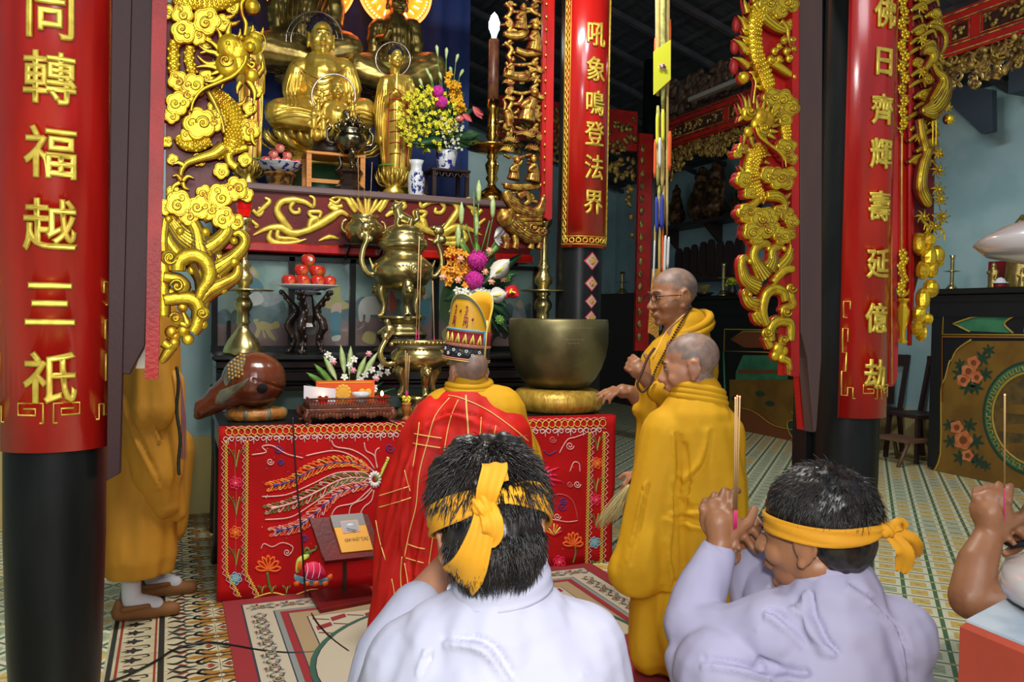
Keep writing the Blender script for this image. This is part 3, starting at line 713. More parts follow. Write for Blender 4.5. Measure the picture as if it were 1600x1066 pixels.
# altar cloth of dark blue hung behind the statues
bc=MB(); n=60; vs=[]
BX0,BX1,BZ1=.3,PY(735,100,6.6).x,4.6
for k,(z) in enumerate((AZ,BZ1)):
    for i in range(n+1): x=BX0+(BX1-BX0)*i/n; vs.append((x,6.62+.018*sin(i*1.3)+.01*sin(i*.7+k),z))
vs+= [(p[0],p[1]+.006,p[2]) for p in vs]
m=n+1; fs=[(i,i+1,m+i+1,m+i) for i in range(n)]+[(2*m+i+1,2*m+i,3*m+i,3*m+i+1) for i in range(n)]+[(m+i,m+i+1,3*m+i+1,3*m+i) for i in range(n)]
bc.add(vs,fs); tag(bc.build('backdrop_curtain',mat('blue_curtain',(.012,.035,.16),.8,c2=(.008,.025,.12),vscale=2),loc=(1.2,6.62,AZ)),'dark blue curtain hanging behind the gilt statues','curtain')
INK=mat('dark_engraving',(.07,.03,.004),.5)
# ================= carved hanging panels =================
class Carve:
    """relief carved in an X-Z plane; coordinates come from the photograph, sizes are real"""
    def __init__(s,Y,f): s.Y=Y; s.f=f; s.wk=1.0; s.g=MB(); s.r=MB(); s.k=MB(); s.s=mpp(PY(*f(300,300),Y))/f.k; s.sd=0
    def P(s,x,y,o=0):
        p=PY(*s.f(x,y),s.Y); return V((p.x,s.Y-o,p.z))
    def red(s,pts,r,k=1.12,o=-.016):
        s.r.tube([p+V((0,-o+0,0)) for p in pts],[a*k for a in r],6,flat=.7,up=(0,1,0))
    def scroll(s,pts,w,ball=None,o=0,flat=.55,ribs=0,n=6,red=True):
        Q=cr([s.P(x,y,o) for x,y in pts],n); R=[lerpl(w,i/(len(Q)-1))*s.s*s.wk for i in range(len(Q))]
        s.g.tube(Q,R,8,flat=flat,up=(0,1,0))
        if red: s.red(Q,R)
        lines=[(k+1)/(ribs+1)*2-1 for k in range(ribs)]+([-.86,.86] if max(R)>.007 else [])
        for t in lines:
            L=[]
            for i,q in enumerate(Q):
                d=(Q[min(i+1,len(Q)-1)]-Q[max(i-1,0)]).normalized(); nn=d.cross(V((0,1,0))); L.append(q+nn*R[i]*t*.86-V((0,R[i]*flat*math.sqrt(max(0,1-(t*.86)**2))*.97,0)))
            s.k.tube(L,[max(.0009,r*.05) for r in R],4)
        if ball: s.ball(*ball,o=o+.004)
        return Q
    def ball(s,x,y,r,o=0,fy=.8): s.g.ell(s.P(x,y,o),(r*s.s,r*s.s*fy,r*s.s),u=12,w=8); s.r.ell(s.P(x,y,o-.012),(r*s.s*1.1,r*s.s*.7,r*s.s*1.1),u=10,w=6)
    def disc(s,x,y,r,o=0,fy=.42): s.g.ell(s.P(x,y,o),(r*s.s,r*s.s*fy,r*s.s),u=16,w=8)
    def spiral(s,x,y,r,a0,t=1.5,w=None,o=0):
        w=w or r*.16; n=18; sp=spiral(x,y,r,r*.12,a0,t,n)
        s.g.tube([s.P(a,b,o) for a,b in sp],[w*s.s]*(n+1),5)
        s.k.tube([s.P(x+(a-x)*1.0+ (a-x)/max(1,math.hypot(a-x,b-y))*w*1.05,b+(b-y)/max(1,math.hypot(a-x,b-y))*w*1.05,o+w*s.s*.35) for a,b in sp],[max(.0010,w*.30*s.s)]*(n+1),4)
        s.g.ell(s.P(x,y,o),(r*.27*s.s,r*.25*s.s,r*.27*s.s),u=8,w=6)
    def cloud(s,x,y,r,o=.0,a=None,n=6,sp=1,red=True):
        """flat scalloped cloud with a rolled edge and inward spirals"""
        s.sd+=1; rd=random.Random(s.sd*7+int(x)); a=rd.random()*6 if a is None else a
        n=5 if r>60 else 4; N_=n*8; ring=[]
        for i in range(N_):
            q=2*PI*i/N_; k=abs(sin((q-a)*n/2)); rr=r*(.80+.24*k**.6); ring.append((x+rr*cos(q),y+rr*sin(q)))
        c0=s.P(x,y,o+r*.24*s.s); d=r*.16*s.s
        A=[s.P(p,q,o-.006) for p,q in ring]; B=[s.P(p,q,o+d) for p,q in ring]; C_=[s.P(x+(p-x)*.90,y+(q-y)*.90,o+d*1.45) for p,q in ring]; D=[s.P(x+(p-x)*.8,y+(q-y)*.8,o+d*1.25) for p,q in ring]
        E_=[s.P(x+(p-x)*.45,y+(q-y)*.45,o+d*1.7) for p,q in ring]
        s.g.loft([A,B,C_,D,E_],cap=False); k0=len(s.g.v)-N_; s.g.v.append(c0); m=len(s.g.v)-1
        for i in range(N_): s.g.f.append((k0+i,k0+(i+1)%N_,m)); s.g.m.append(0); s.g.sm.append(True)
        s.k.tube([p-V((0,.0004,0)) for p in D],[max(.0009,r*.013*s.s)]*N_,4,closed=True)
        if sp:
            s.spiral(x+r*.22*cos(a),y+r*.22*sin(a),r*.42,a+PI,1.35*(1 if rd.random()>.5 else -1),r*.07,o+d*1.7)
            if r>70: s.spiral(x-r*.45*cos(a),y-r*.45*sin(a),r*.26,a,-1.1,r*.055,o+d*1.5)
        if red: s.r.loft([[p+V((0,.03,0)) for p in A],[V((c0.x+(p.x-c0.x)*1.05,p.y+.004,c0.z+(p.z-c0.z)*1.05)) for p in A]])
    def flame(s,x0,y0,x1,y1,w,b=0,o=0,red=True):
        mx,my=(x0+x1)/2-(y1-y0)*b,(y0+y1)/2+(x1-x0)*b
        s.scroll([(x0,y0),(mx,my),(x1,y1)],[w,w*.75,w*.08],o=o,flat=.4,n=5,red=red)
    def body(s,pts,w,o=0.004,rows=5,spine=None):
        Q=cr([s.P(x,y,o) for x,y in pts],8); n=len(Q); R=[lerpl(w,i/(n-1))*s.s for i in range(n)]
        s.g.tube(Q,R,10,flat=.6,up=(0,1,0)); s.red(Q,R,1.05,-.02)
        # overlapping scales
        L=0; step=max(R)*2/rows*.8; acc=0; row=0
        for i in range(1,n):
            d=(Q[i]-Q[i-1]); m=d.length; acc+=m
            if acc>=step:
                acc=0; row+=1; t=d.normalized(); nn=t.cross(V((0,1,0)))
                for k in range(rows):
                    u=((k+(.5 if row%2 else 0))/(rows-.5)*2-1)*.82
                    if abs(u)>.9: continue
                    h=math.sqrt(max(0,1-u*u))*.6*R[i]
                    s.g.ell(Q[i]+nn*R[i]*u-V((0,h,0)),(R[i]*1.15/rows,R[i]*.14+.0006,step*.62),u=7,w=4)
                if spine and row%2==0:
                    b=Q[i]+nn*R[i]*spine; tip=b+nn*R[i]*.75*spine-t*R[i]*.7
                    s.g.tube([b,(b+tip)/2,tip],[R[i]*.38,R[i]*.24,.0008],6,flat=.4,up=(0,1,0)); s.r.tube([b+V((0,.014,0)),(b+tip)/2+V((0,.014,0)),tip+V((0,.014,0))],[R[i]*.44,R[i]*.32,.004],6,flat=.6,up=(0,1,0))
        return Q
    def poly(s,pts,d,mb,o=0,bev=0): mb.prism([s.P(x,y,o) for x,y in pts],d,bev=bev,d=(0,1,0))
def ff(x0,y0,k):
    f=lambda x,y:(x0+x/k,y0+y/k)
    class F_:
        def __call__(s,x,y): return f(x,y)
    o=F_(); o.k=k; return o
# ---------- left bracket ----------
YL=2.44
def panel(name,label,base): return thing(name,base,label,'carving')
t=panel('dragon_carving','gilt dragon and cloud openwork panel hanging left of the altar, beside the 三祇 board',PY(320,590,YL))
c=Carve(YL-.02,ff(180,0,5.328))
c.body([(500,60),(640,20),(800,35),(930,0),(1060,-80)],[70,75,70,60])
for x,y,r,a in ((560,130,95,1),(760,190,120,2),(880,205,75,3),(570,275,110,4),(690,320,70,5)): c.cloud(x,y,r,.012,a)
c.body([(490,340),(485,480),(490,620)],[45,48,45],rows=3); c.body([(625,390),(615,500),(650,620)],[40,42,42],rows=3)
for x,y,r,a in ((520,680,85,1),(650,720,105,0),(610,790,80,2),(520,870,105,3),(470,970,70,1)): c.cloud(x,y,r,.010,a)
# head
for x,y,r,a in ((760,360,60,1),(760,640,70,2),(820,900,60,0),(1120,900,60,1),(1180,760,50,2),(700,1330,60,0),(480,1330,50,2),(1080,1330,60,1),(430,1180,50,0),(980,60,60,2),(440,100,60,1)): c.cloud(x,y,r,.0,a)
for f in ((1080,1100,1150,1000,24,.2),(1090,1180,1190,1150,22,.2),(1010,880,1090,800,26,.2),(1050,980,1130,900,24,.2),(830,1010,760,930,22,.1),(960,0,1040,-40,26,.1),(900,150,1010,110,28,.1),(960,200,1040,170,22,.1)): c.flame(*f,o=.0)
o=.026
c.disc(960,415,115,o,.5); c.disc(1010,440,110,o,.5); c.disc(1130,400,85,o+.004,.55); c.ball(1115,430,45,o+.02); c.disc(1160,340,60,o,.5); c.disc(940,560,110,o,.5); c.disc(1020,550,95,o,.45); c.spiral(910,540,60,0,1.2,8,o+.022)
c.disc(1130,645,60,o,.6); c.scroll([(1090,560),(1130,590),(1150,560),(1110,545)],[10,14,14,8],o=o+.01,red=False)
for q in ((930,400,20),(1040,355,22)): c.ball(*q,o=o+.02)
for k in range(5): c.scroll([(915+k*28,395-k*4),(925+k*28,420-k*4),(920+k*28,440-k*4)],[5,5,3],o=o+.022,red=False)
for f in ((880,390,835,240,26,.1),(945,380,965,195,34,-.1),(1010,360,1035,255,24,.1),(1120,320,1140,225,26,.1),(1180,320,1225,245,26,.2),(860,430,735,345,22,.1),(850,460,685,390,24,-.1),(880,500,695,462,26,.2),(870,540,675,475,28,-.2),(870,590,665,578,30,.1),(900,640,735,690,28,-.15),(980,640,880,760,34,.2),(1040,700,1010,800,26,.1),(1100,680,1145,890,30,-.15),(1180,640,1215,520,26,.2),(860,610,790,640,20,0)): c.flame(*f,o=o-.004)
c.scroll([(630,955),(650,870),(720,780),(850,720),(980,660),(1060,570),(1080,500)],[10,10,13,15,15,14,12],o=o+.018)
c.scroll([(1100,0),(1045,60),(1050,150),(1080,230),(1070,330)],[14,15,14,15,14],o=o+.01); c.ball(1135,78,66,o=o)
c.scroll([(1210,290),(1240,350),(1235,420),(1200,470)],[4,4,4,4],o=o,red=False)
c.body([(800,770),(900,860),(970,960),(1005,1080),(985,1180),(930,1250),(830,1290)],[60,85,95,98,92,70,50],rows=6)
c.scroll([(770,770),(830,880),(880,1000),(905,1120)],[22,24,24,18],o=.018,ribs=2)
for x,y,r,a in ((700,1040,140,0),(830,1010,95,2),(1110,1090,95,1),(600,1130,60,3)): c.cloud(x,y,r,.014,a)
c.body([(520,1130),(580,1200),(680,1210),(790,1170)],[40,55,60,50],rows=4)
c.scroll([(900,1230),(820,1290),(690,1330),(590,1370),(548,1440),(545,1520)],[60,46,34,30,24,26],o=.02,ribs=2)
for f in ((545,1510,470,1480,26,.3),(560,1520,660,1500,24,-.3),(560,1530,620,1590,22,.2),(540,1530,470,1620,24,.2),(570,1390,480,1380,24,.2),(1130,1130,1165,1230,22,.1)): c.flame(*f,o=.026)
c.scroll([(1100,1230),(960,1270),(950,1350),(1010,1400)],[30,38,40,40],o=.01)
for x,y,r,a in ((880,1430,70,1),(1000,1580,105,0),(1090,1630,60,2),(870,1640,110,1),(740,1620,75,3),(480,1610,60,0),(530,1700,115,2),(700,1730,105,3),(610,1800,85,1),(900,1820,100,2),(1000,1850,70,1),(420,1730,70,1),(790,1760,80,0)): c.cloud(x,y,r,.016,a)
# scroll-work foot
c.wk=1.18
for pts,w,b in (([(720,2130),(700,2050),(680,1940),(640,1860),(570,1825),(520,1860)],[80,60,44,40,34,22],(540,1930,38)),([(760,2080),(860,2010),(930,1920),(900,1820),(800,1790),(730,1830)],[60,50,44,44,36,24],(748,1938,42)),([(400,2100),(396,1990),(410,1880),(420,1820)],[34,32,30,26],(445,1830,34)),([(830,2250),(960,2160),(1060,2060),(1075,1990),(1030,1940),(980,1960)],[70,46,34,32,28,20],(985,2010,34)),
   ([(700,2500),(780,2420),(900,2360),(1000,2300),(1020,2230),(990,2190)],[50,54,46,34,28,20],(985,2185,46)),([(870,2330),(850,2240),(880,2180),(930,2170)],[26,24,20,14],None)):
    c.scroll(pts,[k*1.22 for k in w],b,o=.012,ribs=3)
c.scroll([(440,1800),(560,1960),(700,2060),(760,2200),(780,2330),(740,2480)],[50,90,125,125,100,50],o=.006,ribs=7,flat=.4)
c.scroll([(860,2120),(840,2220),(800,2320)],[60,70,50],o=.008,ribs=3); c.scroll([(600,2440),(700,2560),(760,2480)],[40,50,30],o=.010,ribs=2); c.scroll([(430,1900),(440,2000),(520,2120)],[30,44,50],o=.006,ribs=2); c.scroll([(520,2260),(530,2180),(620,2130),(720,2150),(780,2240),(770,2340),(720,2420),(690,2490)],[50,54,56,58,56,50,40,30],o=.022,ribs=1)
c.scroll([(400,2130),(400,2300),(400,2460),(400,2640)],[44,46,46,44],o=.008); c.spiral(455,2150,58,0,1.4,11,.03); c.disc(450,2150,70,.016)
c.scroll([(400,2310),(520,2330),(580,2390),(520,2430)],[40,44,40,30],o=.016); c.spiral(515,2385,58,PI,1.4,12,.038)
c.scroll([(400,2500),(560,2480),(660,2500),(700,2580),(680,2700),(640,2770)],[44,46,50,50,48,42],o=.016,ribs=1); c.disc(730,2610,56,.024); c.spiral(720,2605,46,0,1.3,9,.042)
c.disc(520,2650,56,.018); c.spiral(500,2645,46,PI,1.3,9,.034); c.scroll([(540,2690),(600,2700),(560,2600)],[20,28,14],o=.02)
for x,y,r in ((450,2200,60),(560,2560,44),(640,2700,50),(640,2250,40),(470,2440,44)): c.disc(x,y,r,.006,.4)
for x,y,r in ((470,2765,52),(565,2755,52),(605,2825,46),(500,2800,40),(490,2855,44),(730,2700,40),(865,2395,34),(900,2420,30)): c.ball(x,y,r,o=.014,fy=.5)
c.scroll([(400,2850),(450,2880),(490,2860)],[34,32,24],o=.014); c.scroll([(480,2880),(440,2930),(400,2990),(372,3010)],[34,34,28,18],o=.012,ribs=1)
c.wk=1
c.poly([(440,0),(900,0),(960,250),(760,560),(860,800),(1080,1080),(1060,1300),(900,1420),(960,1560),(880,1700),(420,1700),(420,0)],.02,c.r,o=-.018)
g=c.g; r=c.r
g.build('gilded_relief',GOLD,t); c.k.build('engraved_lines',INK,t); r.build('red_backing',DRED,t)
b=MB(); z0=PY(232,592,YL).z
b.prism([PY(x,y,YL-.045) for x,y in ((241,-150),(265,-150),(247,592),(226,592))],.075,d=(0,1,0)); b.build('edge_strip',REDM,t)
b=MB()
b.prism([PY(x,y,YL-.02) for x,y in ((176,-150),(210,-150),(188,740),(166,752))],.05,d=(0,1,0),bev=.003)
o=b.build('door_post',BROWN,loc=PY(180,750,YL)); tag(o,'narrow long brown plank standing close beside the big left pillar','post')
b=MB()
b.prism([PY(x,y,YL-.012) for x,y in ((206,-150),(250,-150),(227,540),(207,578),(203,586),(190,584))],.045,d=(0,1,0),bev=.003)
o=b.build('door_plank',BROWN,loc=PY(210,585,YL)); tag(o,'wide brown painted plank between the left pillar and the red edge of the gilt dragon panel','plank')
b=MB(); b.prism([PY(x,y,YL+.03) for x,y in ((222,545),(232,540),(232,576),(212,576))],.03,d=(0,1,0)); o=b.build('wall_socket',mat('old_white_plastic',(.5,.45,.36),.5),loc=PY(222,576,YL)); tag(o,'small dirty white socket box behind the left red strip end','socket')
# ---------- right bracket ----------
YR=2.42
t=panel('dragon_carving','gilt dragon openwork panel with red fins, beside the right grey brown plank',PY(1200,588,YR))
c=Carve(YR-.02,ff(1130,0,5.33))
c.body([(430,-80),(330,60),(255,180),(250,330),(270,480),(330,620),(370,740)],[70,85,72,68,70,72,66],rows=5,spine=-1)
for f in ((200,110,160,-20,30,0),(190,250,110,130,36,.1),(190,430,80,330,36,.1),(210,560,75,480,34,.1),(200,330,120,300,20,0)): c.flame(*f,o=.004)
for (x,y,rx) in ((125,200,40),(110,380,40),(105,545,42)): c.r.ell(c.P(x,y,-.01),(rx*c.s,.012,rx*1.7*c.s),u=10,w=8)
c.scroll([(240,30),(330,150),(430,230),(500,260)],[60,60,48,36],o=.012,ribs=2)
for x,y,r,a in ((340,50,80,0),(480,30,80,1),(540,60,60,2),(440,110,65,0)): c.cloud(x,y,r,.02,a)
c.scroll([(450,190),(500,250),(510,330),(530,410)],[26,22,18,14],o=.02); c.cloud(540,215,46,.012,1); 
for x,y,r in ((480,350,36),(545,350,34),(440,400,30),(500,440,38),(560,420,32),(520,500,34),(400,440,34),(370,510,40),(440,510,38)): c.disc(x,y,r,.016,.7); c.spiral(x,y,r*.7,x,1.1,4,.016+r*.6*c.s)
c.scroll([(360,520),(440,560),(500,600),(560,640)],[30,38,36,26],o=.012); c.ball(565,650,26,o=.014)
c.ball(150,655,50,o=.012); c.scroll([(190,620),(225,700),(215,790),(205,880)],[10,11,11,10],o=.03)
for x,y,r,a in ((380,820,80,0),(470,830,80,2),(530,900,80,1),(430,930,60,2),(490,1000,60,3)): c.cloud(x,y,r,.016,a)
# head
o=.026
c.disc(270,985,75,o,.6); c.disc(330,1010,70,o,.5); c.disc(160,960,60,o,.55); c.spiral(160,950,42,0,1.3,8,o+.02); c.disc(280,1095,70,o,.55); c.spiral(270,1090,50,1,1.3,7,o+.022); c.disc(240,1050,60,o,.5); c.disc(170,1110,44,o,.6); c.ball(230,1065,14,o=o+.02)
for f in ((160,920,110,790,22,.1),(190,920,175,800,20,0),(255,930,240,815,22,0),(290,930,315,830,22,0),(330,950,365,850,22,0),(120,960,80,870,20,0),(380,980,440,910,20,0),(370,1030,440,990,22,0),(370,1060,450,1050,24,0),(350,1100,430,1110,24,0),(340,1130,410,1170,24,0),(120,990,85,1030,20,0),(200,1150,235,1250,28,.1),(150,1140,130,1230,22,0),(300,1150,350,1220,24,0)): c.flame(*f,o=o-.004)
c.scroll([(205,1080),(230,1150),(310,1220),(390,1280),(440,1340),(450,1410)],[13,14,14,12,9,6],o=o+.02)
c.body([(500,1000),(510,1080),(530,1180)],[50,56,52],rows=4)
c.body([(330,1240),(250,1300),(220,1400),(230,1500),(270,1620),(330,1660)],[62,76,74,70,66,40],rows=5)
for f in ((340,1290,390,1300,20,0),(330,1350,380,1370,20,0),(150,1430,110,1380,20,0)): c.flame(*f,o=.01)
for x,y,r,a in ((480,1240,75,0),(540,1220,50,2),(500,1290,60,1),(545,1330,50,2),(530,1450,55,1),(140,1240,44,2),(150,1500,70,1),(200,1610,55,0),(100,1290,36,0),(430,1490,95,0),(350,1460,70,1),(500,1530,60,2)): c.cloud(x,y,r,.016,a)
c.scroll([(330,1640),(420,1640),(480,1690),(490,1780)],[44,50,30,22],o=.02,ribs=2)
for f in ((490,1660,540,1610,24,0),(500,1700,530,1690,24,0)): c.flame(*f,o=.018)
c.scroll([(290,1650),(240,1700),(190,1740)],[30,36,40],(290,1660,34),o=.014)
for x,y,r,a in ((170,1780,80,0),(280,1820,90,1),(370,1830,60,2),(440,1760,50,3),(500,1790,60,0),(540,1850,60,1),(350,1790,60,2),(220,1930,85,2),(330,1910,80,1),(460,1970,75,0),(390,1910,60,3),(530,1950,50,0),(250,1990,60,0)): c.cloud(x,y,r,.018,a)
r_=ff(1130,380,4.846)
c.f=r_; c.s=mpp(PY(*r_(300,300),YR))/4.846
for pts,w,b in (([(300,260),(250,180),(215,100),(240,30),(300,5),(340,20)],[70,50,34,34,28,18],(322,45,22)),([(330,200),(360,130),(355,60),(400,30),(440,30)],[60,44,30,26,16],(438,45,20)),([(400,200),(470,120),(500,40),(505,-20)],[50,40,26,20],None),([(250,330),(160,280),(130,200),(130,130),(170,110)],[60,44,34,28,18],(180,140,24)),([(270,470),(190,450),(155,400),(150,370),(180,370)],[50,40,28,24,18],(178,392,22)),([(280,600),(250,560),(225,520)],[34,44,34],None)):
    c.scroll(pts,[k*1.2 for k in w],b,o=.012,ribs=4 if w[0]>55 else 2)
c.scroll([(300,620),(270,520),(290,400),(350,350),(420,370),(440,440)],[36,40,44,44,42,34],o=.022,ribs=1)
c.scroll([(350,300),(400,240),(450,200),(505,200)],[30,36,36,30],o=.02); c.disc(478,345,40,.02); c.spiral(475,345,34,0,1.3,6,.034)
c.scroll([(480,360),(490,420),(500,470),(440,490),(415,520)],[34,36,34,32,28],o=.018); c.disc(435,525,42,.02); c.spiral(432,522,36,0,1.4,7,.036)
c.scroll([(340,740),(330,660),(370,600),(440,590),(485,620),(485,740)],[38,42,44,42,38,34],o=.018,ribs=1); c.disc(300,680,40,.016); c.spiral(298,675,34,0,1.3,6,.03); c.scroll([(300,710),(340,790)],[30,34],o=.014)
c.disc(430,735,42,.016); c.spiral(425,730,34,PI,1.3,6,.03)
for x,y,r in ((400,800,50),(380,850,40),(430,870,36),(445,815,36)): c.ball(x,y,r,o=.012,fy=.5)
c.scroll([(430,870),(480,900),(490,950),(485,1000)],[30,34,34,26],o=.012,ribs=1)
c.scroll([(110,240),(120,130),(160,90)],[1,1,1],o=-.01)
c.f=ff(1130,0,5.33); c.s=mpp(PY(*c.f(300,300),YR))/5.33
c.poly([(585,0),(330,0),(330,90),(330,330),(330,520),(420,740),(330,900),(330,1080),(340,1240),(330,1400),(400,1640),(480,1700),(340,1900),(300,2010),(420,2080),(585,2080)],.02,c.r,o=-.018)
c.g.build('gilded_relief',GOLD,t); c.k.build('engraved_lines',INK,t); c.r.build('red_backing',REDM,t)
b=MB(); b.prism([PY(x,y,YR-.04) for x,y in ((1239,-150),(1248,-150),(1249,588),(1236,588))],.07,d=(0,1,0)); b.build('edge_strip',REDM,t)
b=MB(); b.prism([PY(x,y,YR-.02) for x,y in ((1249,-150),(1286,-150),(1284,560),(1276,674),(1272,676),(1262,560),(1252,520))],.05,d=(0,1,0),bev=.003)
o=b.build('door_post',mat('grey_brown_paint',(.09,.052,.045),.5,spec=.22,c2=(.08,.048,.043),vscale=5,stretch=(2,2,.5),bump=.2,bscale=120,dist=.002),loc=PY(1275,676,YR)); tag(o,'grey brown painted plank between the right gilt dragon panel and the right pillar','post')
b=MB(); b.prism([PY(x,y,YR+.04) for x,y in ((1246,560),(1268,560),(1268,672),(1254,672))],.03,d=(0,1,0)); o=b.build('door_batten',REDM,loc=PY(1262,672,YR)); tag(o,'short red batten behind the foot of the right grey brown plank','batten')
b=MB(); b.bb((PY(1254,700,2.62).x,2.60,0),(PY(1300,700,2.62).x,2.68,5)); o=b.build('door_jamb',BLACKW,loc=(2.2,2.64,0)); tag(o,'dark wooden jamb standing against the left side of the right pillar','jamb')
# ---------- outer right carved panel ----------
YO=2.47
t=panel('crane_carving','narrow red board with gilt vase beside openwork crane carving, at the right pillar',PY(1430,545,YO))
c=Carve(YO-.02,ff(1300,0,4.265))
b=MB(); b.prism([PY(x,y,YO) for x,y in ((1392,-150),(1428,-150),(1428,500),(1412,512),(1404,530),(1402,590),(1396,604),(1388,604))],.03,d=(0,1,0)); b.build('red_board',RED,t)
b=MB()
for xa,xb,y1 in ((1391,1393.5,600),(1410,1408,500)): 
    p0,p1=PY(xa,-60,YO-.008),PY(xb,y1,YO-.008); b.tube([p0,p1],.0035,6)
p0,p1=PY(1422,-60,YO-.01),PY(1421,540,YO-.01); 
b.build('gold_fillet',GOLDP,t); b=MB(); b.tube([p0,p1],[.011,.011],6,flat=.7,up=(0,1,0)); b.build('red_fillet',REDM,t)
rd=random.Random(11)
for i in range(26): # flowering branch on the red board
    y=-60+i*37; x=455+14*sin(i*1.7)
    if y>1000: break
    c.scroll([(x,y),(x+10*sin(i),y+20),(455+14*sin(i*1.7+1.7),y+38)],[8,9,8],o=.012,red=False)
    if i%2==0:
        for k in range(6): q=k*PI/3+i; c.disc(x+20*cos(q),y+22*sin(q),14,.016,.6)
        c.ball(x,y,11,o=.022)
    else:
        for s_ in(-1,1): c.flame(x,y,x+s_*34,y-30+rd.random()*40,13,.2*s_,o=.014,red=False)
c.f=ff(1300,240,3.33); c.s=mpp(PY(*c.f(300,300),YO))/3.33
for i in range(7):
    y=520+i*34; x=350+10*sin(i*2)
    c.scroll([(x,y),(x+8,y+20),(350+10*sin(i*2+2),y+36)],[5,6,5],o=.012,red=False)
    for k in range(5): q=k*2*PI/5+i; c.disc(x+15*cos(q),y+15*sin(q),12,.016,.6)
for s_ in (-1,1): c.flame(350,740,350+s_*34,700,14,.2*s_,o=.016,red=False)
vz=MB(); p=c.P(348,985,.015); s_=c.s
vz.lathe([(26*s_,0),(28*s_,8*s_),(16*s_,25*s_),(15*s_,60*s_),(28*s_,120*s_),(32*s_,170*s_),(22*s_,190*s_),(18*s_,205*s_),(30*s_,222*s_),(30*s_,230*s_),(0,230*s_)],p,8,smooth=False); c.g.merge(vz)
# openwork to the right
c.f=ff(1300,0,4.265); c.s=mpp(PY(*c.f(300,300),YO))/4.265
def leafy(x,y,r,o=.01):
    for k in range(7):
        q=k*2*PI/7+x; c.flame(x,y,x+r*cos(q),y+r*sin(q),r*.22,.15,o=o,red=False)
    c.ball(x,y,r*.2,o=o+.008)
for i in range(34):
    y=-60+i*36; x=(560 if i%2 else 640)+rd.uniform(-25,35); q=rd.uniform(-1,1)
    if y>1100: break
    c.scroll([(x-40,y+30),(x,y),(x+50,y-18),(x+70,y+30)],[12,16,14,8],o=rd.uniform(-.01,.01),ribs=1)
    if i%3==0: leafy(x+30,y+10,46)
    if i%3==1: c.cloud(x+20,y+12,34,.004,red=True)
c.scroll([(630,180),(690,190),(735,240),(735,310),(700,380)],[14,18,20,18,8],o=.014,ribs=2)
c.scroll([(580,370),(610,345),(650,350),(650,400),(620,440),(600,470)],[8,34,44,40,26,14],o=.02,ribs=4)
# crane
c.scroll([(635,440),(660,490),(700,530),(700,600),(640,700)],[16,22,36,60,50],o=.03,ribs=2)
c.scroll([(715,540),(700,640),(630,740),(550,750)],[30,66,72,16],o=.036,ribs=5,flat=.35)
for k in range(5): c.flame(690-k*18,640+k*18,560+k*12,770,14,.1,o=.04,red=False)
for x in (640,662): c.scroll([(x,740),(x+4,850),(x+2,980)],[9,7,7],o=.02,red=False)
c.scroll([(560,800),(575,900),(600,1000),(610,1120)],[26,28,30,26],o=.02,ribs=2)
for q in ((735,715,30),(755,800,32)): c.ball(*q,o=.02)
leafy(735,720,40,.024); leafy(755,805,40,.024)
c.f=ff(1300,240,3.33); c.s=mpp(PY(*c.f(300,300),YO))/3.33
c.scroll([(480,-20),(450,80),(440,180),(470,250),(490,270)],[22,32,36,34,12],o=.024,ribs=3)
for x,y in ((540,190),(550,240),(460,330),(560,330),(520,380),(470,60),(540,90)): leafy(x,y,44)
for i in range(9): 
    x,y=rd.uniform(450,560),rd.uniform(300,430); c.scroll([(x,y),(x+20,y+30),(x+rd.uniform(-20,40),y+70)],[4,6,4],o=.006,red=False)
rk=MB()
for x,y,rx,ry,o_ in ((440,470,30,60,.01),(480,450,40,40,.02),(520,530,46,50,.02),(470,540,44,60,.03),(540,550,30,46,.01),(450,610,34,50,.02),(490,600,34,50,.025),(480,700,44,46,.03),(450,760,36,60,.02),(500,710,30,40,.02),(430,840,34,50,.02),(470,860,24,34,.02),(420,910,24,40,.02),(440,930,16,50,.02)):
    p=c.P(x,y,o_); rk.ell(p,(rx*c.s,.028,ry*c.s),u=9,w=6,fn=lambda q:1+.18*noise.noise(q*2.3+V((x,y,0))))
for i in range(len(rk.sm)): rk.sm[i]=False
c.g.merge(rk)
c.poly([(425,-800),(560,-800),(570,0),(560,430),(520,500),(425,860)],.02,c.r,o=-.03)
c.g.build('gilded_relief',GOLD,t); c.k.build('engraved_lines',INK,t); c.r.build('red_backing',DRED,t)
# ---------- sanctuary panel with immortals ----------
YM=4.95
t=panel('immortals_carving','openwork carving of small gilt immortals among pines with red frame, left of the middle pillar',PY(820,385,YM))
c=Carve(YM-.03,ff(770,0,5.33)); g2=MB()
b=MB(); b.prism([PY(x,y,YM-.05) for x,y in ((857,-150),(869,-150),(863,342),(858,345),(851,340))],.05,d=(0,1,0),bev=.003); b.build('red_frame',RED,t)
b=MB(); b.prism([PY(x,y,YM-.04) for x,y in ((850,-150),(857,-150),(851,340),(846,335))],.03,d=(0,1,0)); 
for k in range(16): b.ell(PY(854-k*.25,6+k*20,YM-.055),(.007,.005,.009),u=6,w=4,mi=1)
b.build('inner_frame',[REDM,GOLDP],t)
rd=random.Random(4)
def figure(x,y,h,lean=0):
    s_=h
    c.scroll([(x+lean*s_*.3,y-s_*.72),(x,y-s_*.35),(x-s_*.05,y)],[s_*.13,s_*.22,s_*.30],o=.02,ribs=3)
    c.ball(x+lean*s_*.36,y-s_*.88,s_*.13,o=.03); c.ball(x+lean*s_*.36,y-s_*.99,s_*.07,o=.03)
    c.scroll([(x,y-s_*.65),(x-s_*.22,y-s_*.45),(x+s_*.05,y-s_*.35)],[s_*.09,s_*.08,s_*.06],o=.035)
figure(235,250,200,.1); c.scroll([(90,280),(160,300),(240,290),(280,250)],[20,36,40,26],o=.012,ribs=3)
